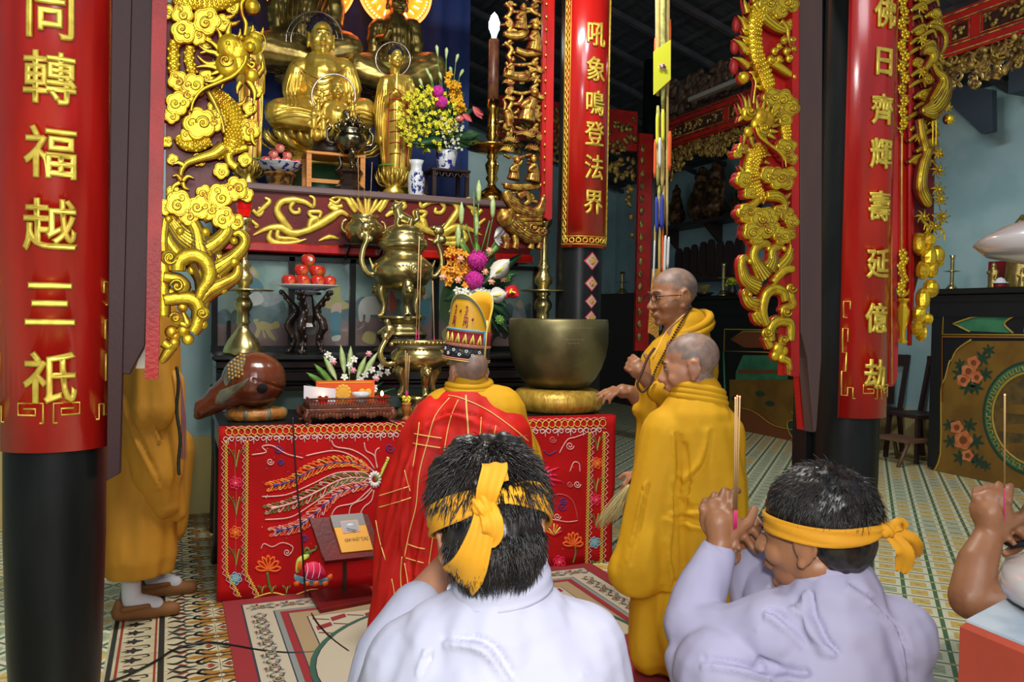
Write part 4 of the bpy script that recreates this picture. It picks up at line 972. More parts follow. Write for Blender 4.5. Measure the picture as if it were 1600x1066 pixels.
figure(350,430,230,-.1); c.scroll([(190,420),(280,450),(400,440)],[26,30,22],o=.014,ribs=2)
figure(140,640,150,.3); c.scroll([(90,620),(180,640),(260,640),(290,600)],[20,40,44,22],o=.01,ribs=3)
figure(290,1010,260,.5)
c.scroll([(110,920),(130,980),(135,1060)],[30,34,26],o=.01)
def pine(x,y,r):
    for k in range(9): q=PI+PI*k/8; c.flame(x,y,x+r*cos(q),y+r*.7*sin(q),r*.13,.15,o=.018,red=False)
for q in ((350,200,60),(120,700,55),(130,830,50),(380,820,50),(370,600,60)): pine(*q)
for i in range(10):
    y=20+i*110; c.scroll([(100+rd.uniform(0,40),y),(160,y+60),(120+rd.uniform(0,50),y+120)],[16,20,14],o=-.004)
    c.scroll([(380,y+20),(330+rd.uniform(-20,20),y+60),(400,y+110)],[14,20,14],o=-.004)
    c.scroll([(150,y+70),(250,y+90+rd.uniform(-20,20)),(380,y+60)],[12,16,12],o=-.008)
for i in range(46):
    x,y=rd.uniform(80,400),rd.uniform(-80,1750); q=rd.uniform(0,6); L_=rd.uniform(50,95)
    c.scroll([(x,y),(x+L_*.5*cos(q)+15,y+L_*.5*sin(q)),(min(425,max(60,x+L_*cos(q))),y+L_*sin(q))],[8,14,7],o=rd.uniform(-.012,.0),ribs=1)
    if i%3==0: c.cloud(min(400,x),y,rd.uniform(22,34),.0,red=False)
c.f=ff(770,200,3.33); c.s=mpp(PY(*c.f(200,300),YM))/3.33
for q in ((90,70,46),(170,40,56),(70,120,40),(200,110,40)): pine(*q)
for h in ((110,270,110,.2),(210,280,130,-.1)): figure(*h)
c.scroll([(60,300),(150,310),(240,300)],[14,20,14],o=.01,ribs=2)
for pts,w in (([(60,330),(100,400),(180,440),(240,430),(262,360)],[20,26,30,26,12]),([(130,360),(170,345),(185,380),(160,400)],[20,18,14,10]),([(60,340),(90,380),(130,400)],[20,30,26])): c.scroll(pts,w,o=.016,ribs=3)
for z in (460,478,500): c.scroll([(110,z),(250,z)],[10,10],o=.02)
c.scroll([(60,440),(100,500),(180,560),(240,560)],[40,50,44,40],o=.02,ribs=5) # foo lion
c.ball(55,470,46,o=.03); c.spiral(55,470,40,0,1.5,7,.05); c.ball(40,440,18,o=.04); c.ball(75,440,18,o=.04)
for x in (60,110,190,235): c.scroll([(x,560),(x+6,600),(x,630)],[20,16,18],o=.02,ribs=1)
for q in ((130,520,30),(200,520,30),(240,540,24)): c.spiral(*q,0,1.4,6,.045)
c.poly([(40,600),(260,600),(260,625),(40,625)],.02,c.r,o=0)
c.k.build('engraved_lines',INK,t); c.g.build('gilded_relief',GOLDD if False else mat('mellow_gilding',(.60,.38,.05),.36,metal=.6,c2=(.25,.06,.015),vscale=30,bump=.4,bscale=50,dist=.004,vlo=.42,vhi=.6),t); c.r.build('red_backing',DRED,t)
# ================= things on the tables =================
def px_lathe(mb,cx,by,Y,prof,seg=32,mi=0,lobes=0,amp=0):
    """profile in picture pixels (half width, height above base) turned at its real size on the plane Y"""
    p=PY(cx,by,Y); s=mpp(p); mb.lathe([(r*s,h*s) for r,h in prof],p,seg,mi,lobes=lobes,amp=amp); return p,s
def base(cx,by,Y): return PY(cx,by,Y)
def on(x,Y,z): # point on a horizontal surface at height z seen in picture column x
    p=PY(x,500,Y); return V((p.x,Y,z))
CERA=mat('white_porcelain',(.62,.64,.66),.12,coat=.6); COB=mat('cobalt_glaze',(.012,.02,.16),.15,c2=(.03,.06,.30),vscale=60)
PORC=mat('blue_white_porcelain',(.60,.62,.66),.12,c2=(.02,.03,.22),vscale=26,coat=.6,vlo=.52,vhi=.56)
REDG=mat('red_glass',(.75,.01,.008),.08,trans=.85); REDGL=mat('lit_red_glass',(.6,.01,.01),.1,emit=.5,ecol=(1,.03,.01))
FLAME=mat('candle_flame',(1,.6,.2),.5,emit=9,ecol=(1,.55,.18)); WAX=mat('candle_wax',(.9,.55,.35),.4,emit=.8,ecol=(1,.4,.15))
STEM=mat('green_stem',(.10,.20,.05),.5); LEAF=mat('green_leaf',(.09,.22,.03),.4,c2=(.16,.34,.06),vscale=20); LEAFD=mat('dark_leaf',(.012,.055,.022),.3,c2=(.03,.09,.03),vscale=10); BUD=mat('lily_bud',(.36,.50,.16),.45,c2=(.52,.60,.30),vscale=30); WHT=mat('white_petal',(.78,.78,.72),.5); PNK=mat('pink_petal',(.75,.25,.35),.5,c2=(.8,.45,.45),vscale=40); MAG=mat('magenta_bloom',(.62,.01,.28),.6,bump=1,bscale=300,c2=(.85,.05,.45),vscale=120); ORG=mat('orange_orchid',(.75,.22,.01),.5,c2=(.85,.40,.02),vscale=50); YEL=mat('yellow_blossom',(.82,.68,.02),.5,c2=(.75,.75,.05),vscale=60); PEACH=mat('peach_rose',(.85,.35,.18),.5,c2=(.9,.5,.3),vscale=60); ANTH=mat('red_anthurium',(.60,.02,.03),.2); ANTW=mat('white_anthurium',(.70,.66,.55),.25)
# ---- tall brass candlesticks ----
CP=[(0,0),(29.5,0),(30,5),(28,12),(22,24),(14,34),(8.5,42),(8,47),(11.5,51),(8.5,55),(10.5,61),(9,67),(13.5,73),(14.5,80),(11,87),(8,92),(12.5,96),(9,100),(8,107),(14,113),(14.5,121),(10,128),(8,134),(11.5,139),(7,144),(6,150),(6.5,172),(5,176),(5.5,190),(10,196),(6,199),(9,203),(12,208),(12.5,213),(0,213)]
def candlestick(cx,by,Y,z,label,k=1,pr=1):
    p=on(cx,Y,z); s=mpp(p)*k
    t=thing('candlestick',p,label,'candlestick','brass candlesticks with red glass lamps')
    b=MB(); b.lathe([(r*s,h*s) for r,h in CP],p,28); b.build('turned_stem',BRASS,t)
    b=MB(); b.lathe([(8*s,101*s),(44*s*pr,99.5*s),(47*s*pr,101*s),(44*s*pr,102.3*s),(8*s,103*s)],p,40); b.build('drip_plate',BRASS,t)
    b=MB(); q=p+V((0,0,213*s)); b.lathe([(7*s,0),(8.5*s,4*s),(11*s,14*s),(12.5*s,31*s),(11.3*s,31*s),(9.6*s,14*s),(6*s,5*s),(0,5*s)],q,20); g=b.build('glass_cup',REDG,t)
    b=MB(); b.lathe([(0,5*s),(8*s,5*s),(10*s,20*s),(0,20*s)],q,16); b.build('wax',mat('red_wax',(.5,.02,.01),.4,emit=.5,ecol=(1,.08,.03)),t)
    b=MB(); b.lathe([(0,20*s),(2.6*s,22*s),(1.8*s,26*s),(0,30*s)],q,10); b.build('flame',FLAME,t)
    return t
candlestick(380,557,5.02,SZ,'brass candlestick with red glass lamp, left of the apple stand')
candlestick(848,557,5.02,SZ,'brass candlestick with red glass lamp, rising behind the bronze bell',.98,.8)
# ---- apple stand ----
fp=on(481,5.13,SZ); s=mpp(fp)
t=thing('fruit_stand',fp,'black carved wooden fruit stand with openwork legs under the plate of red apples','stand')
b=MB(); b.lathe([(0,92*s),(20*s,92*s),(20*s,96*s),(0,96*s)],fp,6,smooth=False); b.lathe([(7*s,92*s),(9*s,80*s),(12*s,60*s),(10*s,48*s),(13*s,42*s),(0,42*s)],fp,6,smooth=False); b.build('hub',DARKW,t)
for k in range(5):
    a=2*PI*k/5+.5; d=V((cos(a),sin(a),0)); b=MB()
    P=cr([fp+d*(40*s)+V((0,0,97*s)),fp+d*(30*s)+V((0,0,84*s)),fp+d*(17*s)+V((0,0,66*s)),fp+d*(30*s)+V((0,0,44*s)),fp+d*(20*s)+V((0,0,22*s)),fp+d*(27*s)+V((0,0,4*s)),fp+d*(34*s)+V((0,0,1.5*s))],5)
    b.tube(P,[3.5*s,5*s,6.5*s,8.5*s,5.5*s,4.5*s,3*s],7,flat=.6)
    for j in range(1,len(P)-3,3):
        for sg in (-1,1): b.ell(P[j]+d.cross(V((0,0,1)))*3.5*s*sg+d*2*s,(3.4*s,3.4*s,4.2*s),u=7,w=5)
    b.build('leg',DARKW,t)
pp=fp+V((0,0,97.5*s)); b=MB(); b.lathe([(0,0),(17*s,0),(18*s,1.5*s),(34*s,5*s),(47*s,8.5*s),(47*s,9.6*s),(33*s,7*s),(0,5*s)],pp,36)
for k in range(9):
    a=-2.6+k*.26; q=pp+V((26*s*cos(a),26*s*sin(a),2.9*s)); b.ell(q,(3.6*s,1*s,1.3*s),u=7,w=5,mi=1)
pt=b.build('plate',[CERA,COB],loc=pp); tag(pt,'white plate with cobalt brush marks on the black carved stand','plate')
APP=mat('red_apple',(.50,.02,.01),.25,c2=(.75,.30,.05),vscale=14,coat=.3,vlo=.5,vhi=.75)
def apple(p,r,rot=0,sticker=False,m=None,label='',grp=''):
    prof=[(0,-.78),(.3,-.86),(.62,-.72),(.9,-.3),(1.0,.1),(.92,.48),(.66,.78),(.35,.84),(.12,.70),(0,.58)]
    t=thing('apple',p,label,'apple',grp)
    b=MB(); b.lathe([(a*r,z*r+.8*r) for a,z in prof],p,18); b.build('fruit',m or APP,t)
    b=MB(); b.tube([p+V((0,0,1.35*r)),p+V((.04*r,0,1.65*r)),p+V((.12*r,0,1.85*r))],[.06*r,.05*r,.08*r],5); b.build('stem',DARKW,t)
    if sticker:
        b=MB(); q=p+V((.25*r,-.97*r,.95*r)); M=look((.25,-1,.2)).to_4x4(); b.add([Matrix.Translation(q)@M@V((.3*r*cos(a)*.8,.3*r*sin(a),0)) for a in [2*PI*i/12 for i in range(12)]]+[Matrix.Translation(q)@M@V((0,0,.02*r))],[(i,(i+1)%12,12) for i in range(12)]); b.build('sticker',CERA,t)
    return t
ra=11.2*s; zp=pp.z+6*s
LA_=['bottom left apple of the front row on the carved stand','second apple from the left in the front row on the carved stand','third apple from the left in the front row on the carved stand','bottom right apple of the front row on the carved stand','left apple of the middle layer on the carved stand','right apple of the middle layer on the carved stand','apple at the back of the middle layer on the carved stand','topmost apple with a round sticker, on the carved stand']
for i,(dx,dy,lz) in enumerate(((-30,-6,0),(-10,-14,0),(12,-14,0),(31,-6,0),(-11,-3,1),(12,-3,1),(18,14,1),(0,2,2))):
    apple(V((fp.x+dx*s,fp.y+dy*s,zp+lz*16.5*s)),ra,sticker=(i==7),label=LA_[i],grp='apples on the carved black stand')
# ---- big lidded urn ----
up=on(628,5.16,SZ); s=mpp(up)
t=thing('incense_urn',up,'large lidded brass incense urn with lion finial and dragon handles on three legs','urn')
b=MB(); b.lathe([(0,0),(44*s,0),(47*s,4*s),(42*s,8*s),(33*s,13*s),(36*s,22*s),(40*s,25*s),(38*s,28*s),(0,28*s)],up,6,smooth=False); b.build('wooden_stand',DARKW,t)
b=MB(); b.lathe([(0,28*s),(38*s,28*s),(40*s,31*s),(34*s,35*s),(26*s,42*s),(28*s,50*s),(36*s,54*s),(36*s,58*s),(0,58*s)],up,32,lobes=6,amp=.05); b.build('brass_foot',BRASS,t)
b=MB(); b.lathe([(0,98*s),(24*s,100*s),(36*s,107*s),(45*s,118*s),(48*s,130*s),(45*s,140*s),(36*s,148*s),(31*s,152*s),(30*s,158*s),(34*s,162*s),(38*s,166*s),(38*s,172*s),(0,172*s)],up,40); b.build('bowl',BRASS,t)
b=MB(); b.lathe([(36*s,172*s),(37*s,176*s),(32*s,180*s),(33*s,184*s),(30*s,190*s),(24*s,196*s),(14*s,200*s),(0,201*s)],up,32)
for k in range(10): a=2*PI*k/10; b.ell(up+V((31*s*cos(a),31*s*sin(a),186*s)),(3.5*s,3.5*s,1.6*s),u=8,w=5)
b.build('lid',BRASS,t)
def legs(t,c,s,r0,z0,r1,z1,m,n=3,a0=-PI/2,w=9):
    for k in range(n):
        a=a0+2*PI*k/n; d=V((cos(a),sin(a),0)); b=MB()
        P=[c+d*(r0*s)+V((0,0,z0*s)),c+d*((r0+5)*s)+V((0,0,(z0*.7+z1*.3)*s)),c+d*((r1-1)*s)+V((0,0,(z0*.3+z1*.7)*s)),c+d*(r1+4)*s+V((0,0,(z1+2)*s)),c+d*(r1+6)*s+V((0,0,z1*s))]
        b.tube(cr(P,4),[w*s,w*1.1*s,w*.55*s,w*.6*s,w*.75*s],8)
        f=c+d*((r0+11)*s)+V((0,0,(z0*.75+z1*.25)*s)); sd=d.cross(V((0,0,1)))
        b.ell(f,(w*.8*s,w*.8*s,w*.8*s)); b.ell(f+d*w*.6*s-V((0,0,w*.3*s)),w*.4*s,u=8,w=6)
        for q in (-1,1): b.ell(f+sd*w*.5*s*q+V((0,0,w*.6*s))+d*w*.3*s,w*.25*s,u=6,w=5); b.ell(f+sd*w*.35*s*q+V((0,0,w*.15*s))+d*w*.7*s,w*.16*s,u=6,w=5)
        b.build('leg',m,t)
legs(t,up,s,30,112,30,58,BRASS)
def finial(c,s,k=1):
    b=Blob()
    b.cap(c+V((14,0,8))*s*k,7*s*k,c+V((-4,0,14))*s*k,9*s*k); b.cap(c+V((-6,0,14))*s*k,8*s*k,c+V((-10,0,28))*s*k,8.5*s*k)
    b.ell(c+V((-14,-2,31))*s*k,7*s*k); b.ell(c+V((-20,-2,28))*s*k,4*s*k)
    for x,y in ((-10,6),(-10,-6),(12,6),(12,-6)): b.cap(c+V((x,y,10))*s*k,4*s*k,c+V((x-2,y,0))*s*k,3.4*s*k)
    b.chain([c+V(q)*s*k for q in ((18,0,8),(25,0,14),(22,0,24),(26,0,30))],[4*s*k,4*s*k,4.5*s*k,1.5*s*k])
    for i in range(9): a=i*.7; b.ell(c+V((-8+5*cos(a),5*sin(a),34+3*sin(i*2)))*s*k,3.2*s*k,u=7,w=5)
    return b
finial(up+V((0,0,198*s)),s,.95).make('lion_finial',BRASS,t,voxel=.0035,smooth=2)
for sg in (-1,1):
    b=Blob(); P=[up+V(q)*s for q in ((sg*40,0,124),(sg*54,0,122),(sg*64,0,140),(sg*62,0,160),(sg*56,0,176),(sg*58,0,190))]
    b.chain(cr(P,3),[4.5*s]*16); b.ell(up+V((sg*58,0,194))*s,(9*s,7*s,8*s)); b.ell(up+V((sg*50,0,198))*s,(6*s,5*s,4*s)); b.ell(up+V((sg*64,0,180))*s,(7*s,6*s,7*s)); b.ell(up+V((sg*52,0,176))*s,(5*s,5*s,5*s))
    b.cap(up+V((sg*60,0,198))*s,3*s,up+V((sg*68,0,206))*s,1.5*s); b.cap(up+V((sg*46,0,130))*s,3*s,up+V((sg*52,0,146))*s,1.5*s)
    b.make('dragon_handle',BRASS,t,voxel=.0035,smooth=2)
b=MB()
for k in range(9): a=-PI/2+(k-4)*.13; b.tube([up+V((47*s*cos(-PI/2),47*s*sin(-PI/2),120*s)),up+V((48*s*sin(a+PI/2),-48.3*s*cos(a+PI/2),(136+3*cos((k-4)*.7))*s))],[1.6*s,.8*s],5)
b.build('shell_relief',BRASS,t)
# ---- lower open censer ----
cp=on(658,4.32,TZ); s=mpp(cp)
t=thing('incense_burner',cp,'round open brass incense burner with beaded rim and dragon handles on the front table','burner')
b=MB(); b.lathe([(0,0),(38*s,0),(39*s,6*s),(32*s,12*s),(27*s,20*s),(32*s,28*s),(34*s,32*s),(0,32*s)],cp,32,lobes=6,amp=.05); b.build('foot',BRASS,t)
b=MB(); b.lathe([(0,70*s),(22*s,72*s),(38*s,80*s),(47*s,90*s),(46*s,99*s),(38*s,105*s),(36*s,111*s),(44*s,114*s),(46*s,119*s),(41*s,119*s),(37*s,111*s),(0,109*s)],cp,40)
for k in range(40): a=2*PI*k/40; b.ell(cp+V((45*s*cos(a),45*s*sin(a),115.5*s)),2.3*s,u=6,w=5)
b.build('bowl',BRASS,t)
b=MB(); b.lathe([(0,112*s),(37*s,111*s),(37*s,109*s)],cp,24); b.build('ash',mat('incense_ash',(.35,.32,.28),.9),t)
legs(t,cp,s,26,84,28,32,BRASS,w=9)
for sg in (-1,1):
    b=Blob(); P=[cp+V(q)*s for q in ((sg*40,0,84),(sg*56,0,82),(sg*64,0,100),(sg*56,0,118),(sg*50,0,128))]
    b.chain(cr(P,3),[4.5*s]*13); b.ell(cp+V((sg*50,0,134))*s,(9*s,7*s,8*s)); b.ell(cp+V((sg*56,0,124))*s,(7*s,6*s,6*s)); b.cap(cp+V((sg*50,0,138))*s,4*s,cp+V((sg*54,0,147))*s,4.5*s); b.ell(cp+V((sg*46,0,112))*s,(5*s,5*s,4*s))
    b.make('dragon_handle',BRASS,t,voxel=.0035,smooth=2)
# incense sticks (each one a thing)
INC=mat('incense_stick',(.50,.30,.12),.6); INCR=mat('dyed_pink_stick',(.65,.03,.16),.5); EMB=mat('glowing_tip',(.6,.3,.2),.6,emit=1.2,ecol=(1,.3,.1))
def stick(a,b_,r,label,grp,pink=.2):
    a,b_=V(a),V(b_); t=thing('incense_stick',a,label,'incense stick',grp)
    b=MB(); b.tube([a,a.lerp(b_,pink)],r*.8,6); b.build('dyed_stem',INCR,t)
    b=MB(); b.tube([a.lerp(b_,pink),b_],r,6); b.build('incense_paste',INC,t)
    b=MB(); b.ell(b_,r*1.15,u=6,w=5); b.build('glowing_tip',EMB,t); return t
for i,(x0,x1,y1,lab) in enumerate(((650,655,372,'longest incense stick standing in the round open brass burner'),(654,658,400,'shorter incense stick leaning right in the round open brass burner'),(679,676,440,'thin incense stick at the right side of the round open brass burner'))):
    a=V((PY(x0,520,4.32).x,4.32,cp.z+110*s)); e=PY(x1,y1,4.32); stick(a,e,.0025,lab,'incense in the round brass burner',.15)
# ---- turned wood holder with three sticks ----
hp=on(637,4.17,TZ); s=mpp(hp)
t=thing('incense_holder',hp,'small turned wooden incense holder with yellow paper ruff, right of the rosewood tray','incense holder')
b=MB(); b.lathe([(0,0),(7*s,0),(8*s,2*s),(5*s,5*s),(4*s,9*s),(7*s,13*s),(8*s,20*s),(7*s,24*s),(8*s,26*s),(6*s,28*s),(0,28*s)],hp,18); b.build('turned_body',mat('orange_wood',(.40,.15,.03),.35,c2=(.30,.10,.02),vscale=30),t)
b=MB()
for k in range(20): a=k*2.4; b.ell(hp+V((5*s*cos(a),5*s*sin(a),(33+3*sin(k*1.7))*s)),(3*s,1.2*s,2.4*s),rot=Euler((k,k*2,k)).to_matrix(),u=6,w=4)
b.build('paper_ruff',YEL,t)
for i,dx in enumerate((-2.5,0,3)):
    stick(hp+V((dx*.4*s,0,27*s)),hp+V((dx*1.2*s,0,(108-4*i)*s)),.0021,['left','middle','right'][i]+' one of three incense sticks in the turned wooden holder','incense in the wooden holder',.25)
# ---- small brass censer on a bracket before the red altar ----
sp=on(567,5.36,PY(567,383,5.36).z); s=mpp(sp)
b=MB(); b.bb(sp+V((-36*s,-30*s,-3*s)),sp+V((36*s,.09,0)),bev=.003); 
for x in (-26,26): b.prism([sp+V((x*s,.088,-3*s)),sp+V((x*s,-18*s,-3*s)),sp+V((x*s,.088,-24*s))],.012,d=(1,0,0))
o=b.build('bracket_shelf',BLACKW,loc=sp); tag(o,'small black shelf bracketed to the red altar front under the little brass censer','shelf')
t=thing('small_censer',sp,'small round brass censer with thin incense sticks, in front of the gilt vines','censer')
b=MB(); b.lathe([(0,0),(18*s,0),(20*s,5*s),(27*s,12*s),(31*s,24*s),(29*s,31*s),(22*s,36*s),(21*s,41*s),(26*s,45*s),(22*s,46*s),(0,44*s)],sp,32); b.build('bowl',BRASS,t)
for sg in (-1,1): b=MB(); b.tube(cr([sp+V((sg*28*s,0,18*s)),sp+V((sg*34*s,0,24*s)),sp+V((sg*33*s,0,34*s)),sp+V((sg*27*s,0,38*s))],4),2.5*s,6); b.build('handle',BRASS,t)
for i,(dx,h) in enumerate(((-8,92),(0,100),(9,84))): stick(sp+V((dx*s,0,45*s)),sp+V((dx*1.3*s,0,(45+h)*s)),.0018,['left','middle','right'][i]+' thin incense stick in the small censer before the gilt vines','incense in the small censer',.15)
# ---- wooden fish drum ----
mp_=on(402,4.36,TZ); s=mpp(mp_)
FISH=mat('lacquered_wooden_fish',(.14,.032,.012),.22,c2=(.08,.02,.010),vscale=5,coat=.5); FGR=mat('fish_grey_green_paint',(.11,.12,.08),.4,c2=(.16,.15,.10),vscale=20); FGO=mat('fish_gold_scales',(.42,.22,.04),.35,metal=.3); CUSH=mat('old_cushion_ring',(.55,.22,.03),.45,c2=(.30,.11,.02),vscale=16,bump=.4,bscale=60)
t=thing('wooden_fish',mp_,'large round lacquered wooden fish drum with painted scales on a ring cushion','wooden fish drum')
b=MB(); R_=34*s; P=[mp_+V((0*s+38*s*cos(a),22*s*sin(a),10*s)) for a in [2*PI*i/30 for i in range(30)]]; b.tube(P,[9.5*s*(1+.06*sin(i*2.1)) for i in range(30)],12,closed=True); b.build('ring_cushion',CUSH,t)
b=MB()
for k in range(30):
    if k%4==0: q=P[k]; q2=P[(k+1)%30]; b.tube([q.lerp(q2,.0)+V((0,0,0)),q.lerp(q2,.7)],[10.2*s,10.2*s],12,caps=True)
b.build('cushion_band',FGR,t)
C0=mp_+V((-8*s,0,60*s)); HC=C0+V((4*s,0,3*s))
b=Blob(); b.ell(HC,(49*s,44*s,44*s),u=28,w=18); 
b.chain([C0+V((-20*s,-3*s,-8*s)),C0+V((-48*s,-5*s,-24*s)),C0+V((-74*s,-6*s,-42*s))],[30*s,21*s,11*s]); b.cap(C0+V((-60*s,-5*s,-28*s)),11*s,C0+V((-76*s,-6*s,-34*s)),8*s)
b.cap(C0+V((-55*s,-4*s,-40*s)),9*s,C0+V((-78*s,-4*s,-50*s)),7*s)
def fdisp(p,n):
    q=p-HC; 
    if abs(q.z+.35*q.x-2*s*1)<2.2*s and q.x>-5*s: return p-n*.004   # the sound slit
    return p
b.make('drum_body',FISH,t,voxel=.006,smooth=3,disp=fdisp)
bv=b.bvh
b=MB(); h=bv.ray_cast(CAM,(HC+V((8*s,-44*s,-10*s))-CAM).normalized()); q=h[0]; M=look(h[1])
b.lathe([(0,.001),(8*s,.001),(8.2*s,.0)],q,24,M=M); b.build('sound_hole',mat('hole_black',(.004,.003,.003),.9),t)
def lay(bv,x0,y0,pts,off=.002): # path on surface from local pixel offsets
    return [cast(bv,x,y,off) for x,y in smooth2(pts,4)]
def patch(mb,bv,pts,off=.003,mi=0,N_=5):
    P=smooth2(pts,3,True); cx=sum(p[0] for p in P)/len(P); cy=sum(p[1] for p in P)/len(P); rings=[]
    for k in range(1,N_+1):
        r=[cast(bv,cx+(x-cx)*k/N_,cy+(y-cy)*k/N_,off if k<N_ else -.001) for x,y in P]
        if any(q is None for q in r): continue
        rings.append(r)
    c=cast(bv,cx,cy,off)
    if c is None or not rings: return
    n=len(P); mb.add([c]+[q for r in rings for q in r],[(0,1+i,1+(i+1)%n) for i in range(n)]+[(1+j*n+i,1+(j+1)*n+i,1+(j+1)*n+(i+1)%n,1+j*n+(i+1)%n) for j in range(len(rings)-1) for i in range(n)],mi)
b=MB(); patch(b,bv,[(352,575),(362,560),(380,550),(388,556),(384,572),(372,590),(358,598),(350,610),(345,596)],.002); patch(b,bv,[(340,612),(360,604),(385,592),(392,588),(380,604),(360,622),(345,634),(334,632)],.002); b.build('painted_face',FGR,t)
b=MB()
for r in range(6):
    for k in range(6):
        x,y=356+k*5+r*.5,560+r*6+(k%2)*2.5-k*1.2
        q=cast(bv,x,y,.002)
        if q and 352<x<382 and y<592: b.ell(q,(.009,.004,.008),u=7,w=5)
b.build('gold_scales',FGO,t)
# ---- rosewood tray ----
tp=on(543,4.20,TZ); s=mpp(tp)
t=thing('offering_tray',tp,'carved rosewood tray on short curved legs, holding candles, banner and bowl','tray')
W2,D2=62*s,.105
b=MB(); b.bb(tp+V((-W2,-D2,24*s)),tp+V((W2,D2,31*s)),bev=.003); b.bb(tp+V((-W2-6*s,-D2-.012,18*s)),tp+V((W2+6*s,D2+.012,24*s)),bev=.003); b.build('tray_top',ROSEW,t)
b=MB()
for y in (-D2-.008,D2+.002):
    for k in range(25):
        x=-W2+2*W2*k/24; b.ell(tp+V((x,y,(14+2*sin(k*1.3))*s)),(3.4*s,.004,5*s),u=7,w=5)
    b.bb(tp+V((-W2,y-.002,13*s)),tp+V((W2,y+.003,18*s)))
b.build('carved_apron',ROSEW,t)
b=MB()
for y in (-D2,D2):
    b.tube([tp+V((-W2,y,39*s)),tp+V((W2,y,39*s))],1.6*s,6)
    for k in range(30):
        x=-W2+2*W2*k/29; b.tube([tp+V((x-1.5*s,y,31*s)),tp+V((x+1.5*s,y,35*s)),tp+V((x-1.5*s,y,39*s))],.8*s,4)
for x in (-W2,W2): b.tube([tp+V((x,-D2,39*s)),tp+V((x,D2,39*s))],1.6*s,6)
b.build('pierced_gallery',ROSEW,t)
for sx in (-1,1):
    for sy in (-1,1):
        b=MB(); b.tube(cr([tp+V((sx*(W2+2*s),sy*D2,20*s)),tp+V((sx*(W2+5*s),sy*(D2+.004),12*s)),tp+V((sx*(W2-1*s),sy*D2,5*s)),tp+V((sx*(W2+6*s),sy*(D2+.004),0.5*s))],4),[5*s,5.5*s,3*s,3.5*s],8); b.build('leg',ROSEW,t)
zt_=tp.z+31*s
for i,x in enumerate((505,597)):
    p=PY(x,600,4.14); p.z=zt_; t=thing('candle_glass',p,['left','right'][i]+' lit candle in a small red glass on the rosewood tray','candle','candles on the rosewood tray')
    b=MB(); b.lathe([(6*s,0),(7*s,1*s),(8*s,11*s),(7.2*s,11*s),(6.2*s,2*s),(0,2*s)],p,18); b.build('glass_cup',REDG,t)
    b=MB(); b.lathe([(0,2*s),(6*s,2*s),(7*s,9*s),(0,9*s)],p,14); b.build('wax',mat('red_wax',(.5,.02,.01),.4),t)
    b=MB(); b.ell(p+V((0,0,13*s)),(2.4*s,2.4*s,4.5*s),u=8,w=8); b.build('flame',FLAME,t)
p=on(545,4.24,zt_); b=MB(); BO=mat('orange_satin',(.80,.10,.01),.45); BY=mat('orange_gold_print',(.85,.42,.04),.4)
b.bb(p+V((-50*s,-.004,0)),p+V((42*s,.004,32*s))); 
for z in (28,): b.bb(p+V((-46*s,-.0055,z*s)),p+V((38*s,-.004,(z+1.5)*s)),mi=1)
for k in range(12): a=2*PI*k/12; b.ell(p+V((-8*s+10*s*cos(a),-.005,(13+10*sin(a))*s)),(3.5*s,.0015,3.5*s),u=7,w=5,mi=1)
b.ell(p+V((-8*s,-.005,13*s)),(9*s,.002,10*s),u=16,w=8,mi=1)
for xx in (-32,22,32): b.ell(p+V((xx*s,-.005,12*s)),(6*s,.0015,7*s),u=8,w=5,mi=1)
o=b.build('tray_banner',[BO,BY],loc=p); tag(o,'orange banner card with gold medallion standing in the rosewood tray','banner')
p=PY(564,612,4.16); p.z=zt_; b=MB(); b.lathe([(7*s,0),(8*s,1*s),(12*s,9*s),(14.5*s,15*s),(13.4*s,15*s),(11*s,9*s),(0,3*s)],p,24); o=b.build('offering_bowl',CERA,loc=p); tag(o,'small plain white bowl in the middle of the rosewood tray','bowl')
p=PY(488,612,4.20); p.z=zt_+.002; b=MB(); vs=[];n=8
for j in range(2):
    for i in range(n+1):
        u=i/n; x=PY(474+u*50,600,4.2).x; vs.append((x,4.185+.03*u-.03*sin(u*2)+ (.0),p.z+ (0 if j==0 else (26-6*u)*s)+ (6*s*(1-u)**2 if j==0 else 0)))
vs+=[(a[0],a[1]+.001,a[2]) for a in vs]; m=n+1
b.add(vs,[(i,i+1,m+i+1,m+i) for i in range(n)]+[(2*m+i+1,2*m+i,3*m+i,3*m+i+1) for i in range(n)]); o=b.build('paper_sheet',mat('white_paper',(.75,.72,.78),.6),loc=p); tag(o,'curled blank white paper sheet at the left end of the rosewood tray','paper')
# ---- flowers ----
def leafmesh(mb,a,b_,w,mi=0,up=(0,-1,.3),bend=0,fold=.15):
    a,b_=V(a),V(b_); d=b_-a; L=d.length; t=d.normalized(); sd=t.cross(V(up)).normalized(); nn=sd.cross(t)
    prof=[0,.55,.9,1,.85,.5,0]; n=len(prof); vs=[]
    for i,k in enumerate(prof):
        u=i/(n-1); c=a+d*u+nn*(bend*L*sin(u*PI)); vs+=[c+sd*w*k+nn*w*k*fold,c,c-sd*w*k+nn*w*k*fold,c-nn*w*.05]
    fs=[]
    for i in range(n-1): q=i*4; fs+=[(q,q+1,q+5,q+4),(q+1,q+2,q+6,q+5),(q+2,q+3,q+7,q+6),(q+3,q,q+4,q+7)]
    mb.add(vs,fs,mi)
def bloom(mb,c,r,n=5,mi=0,d=(0,-1,.3),w=.42,cup=.25,cm=None,rnd=None):
    c=V(c); M=look(d)
    for k in range(n):
        a=2*PI*k/n+(rnd or 0); t=M@V((cos(a),sin(a),cup)); leafmesh(mb,c,c+t*r,r*w,mi,up=M@V((0,0,1)),bend=.08)
    if cm is not None: mb.ell(c+M@V((0,0,r*.15)),r*.18,u=7,w=5,mi=cm)
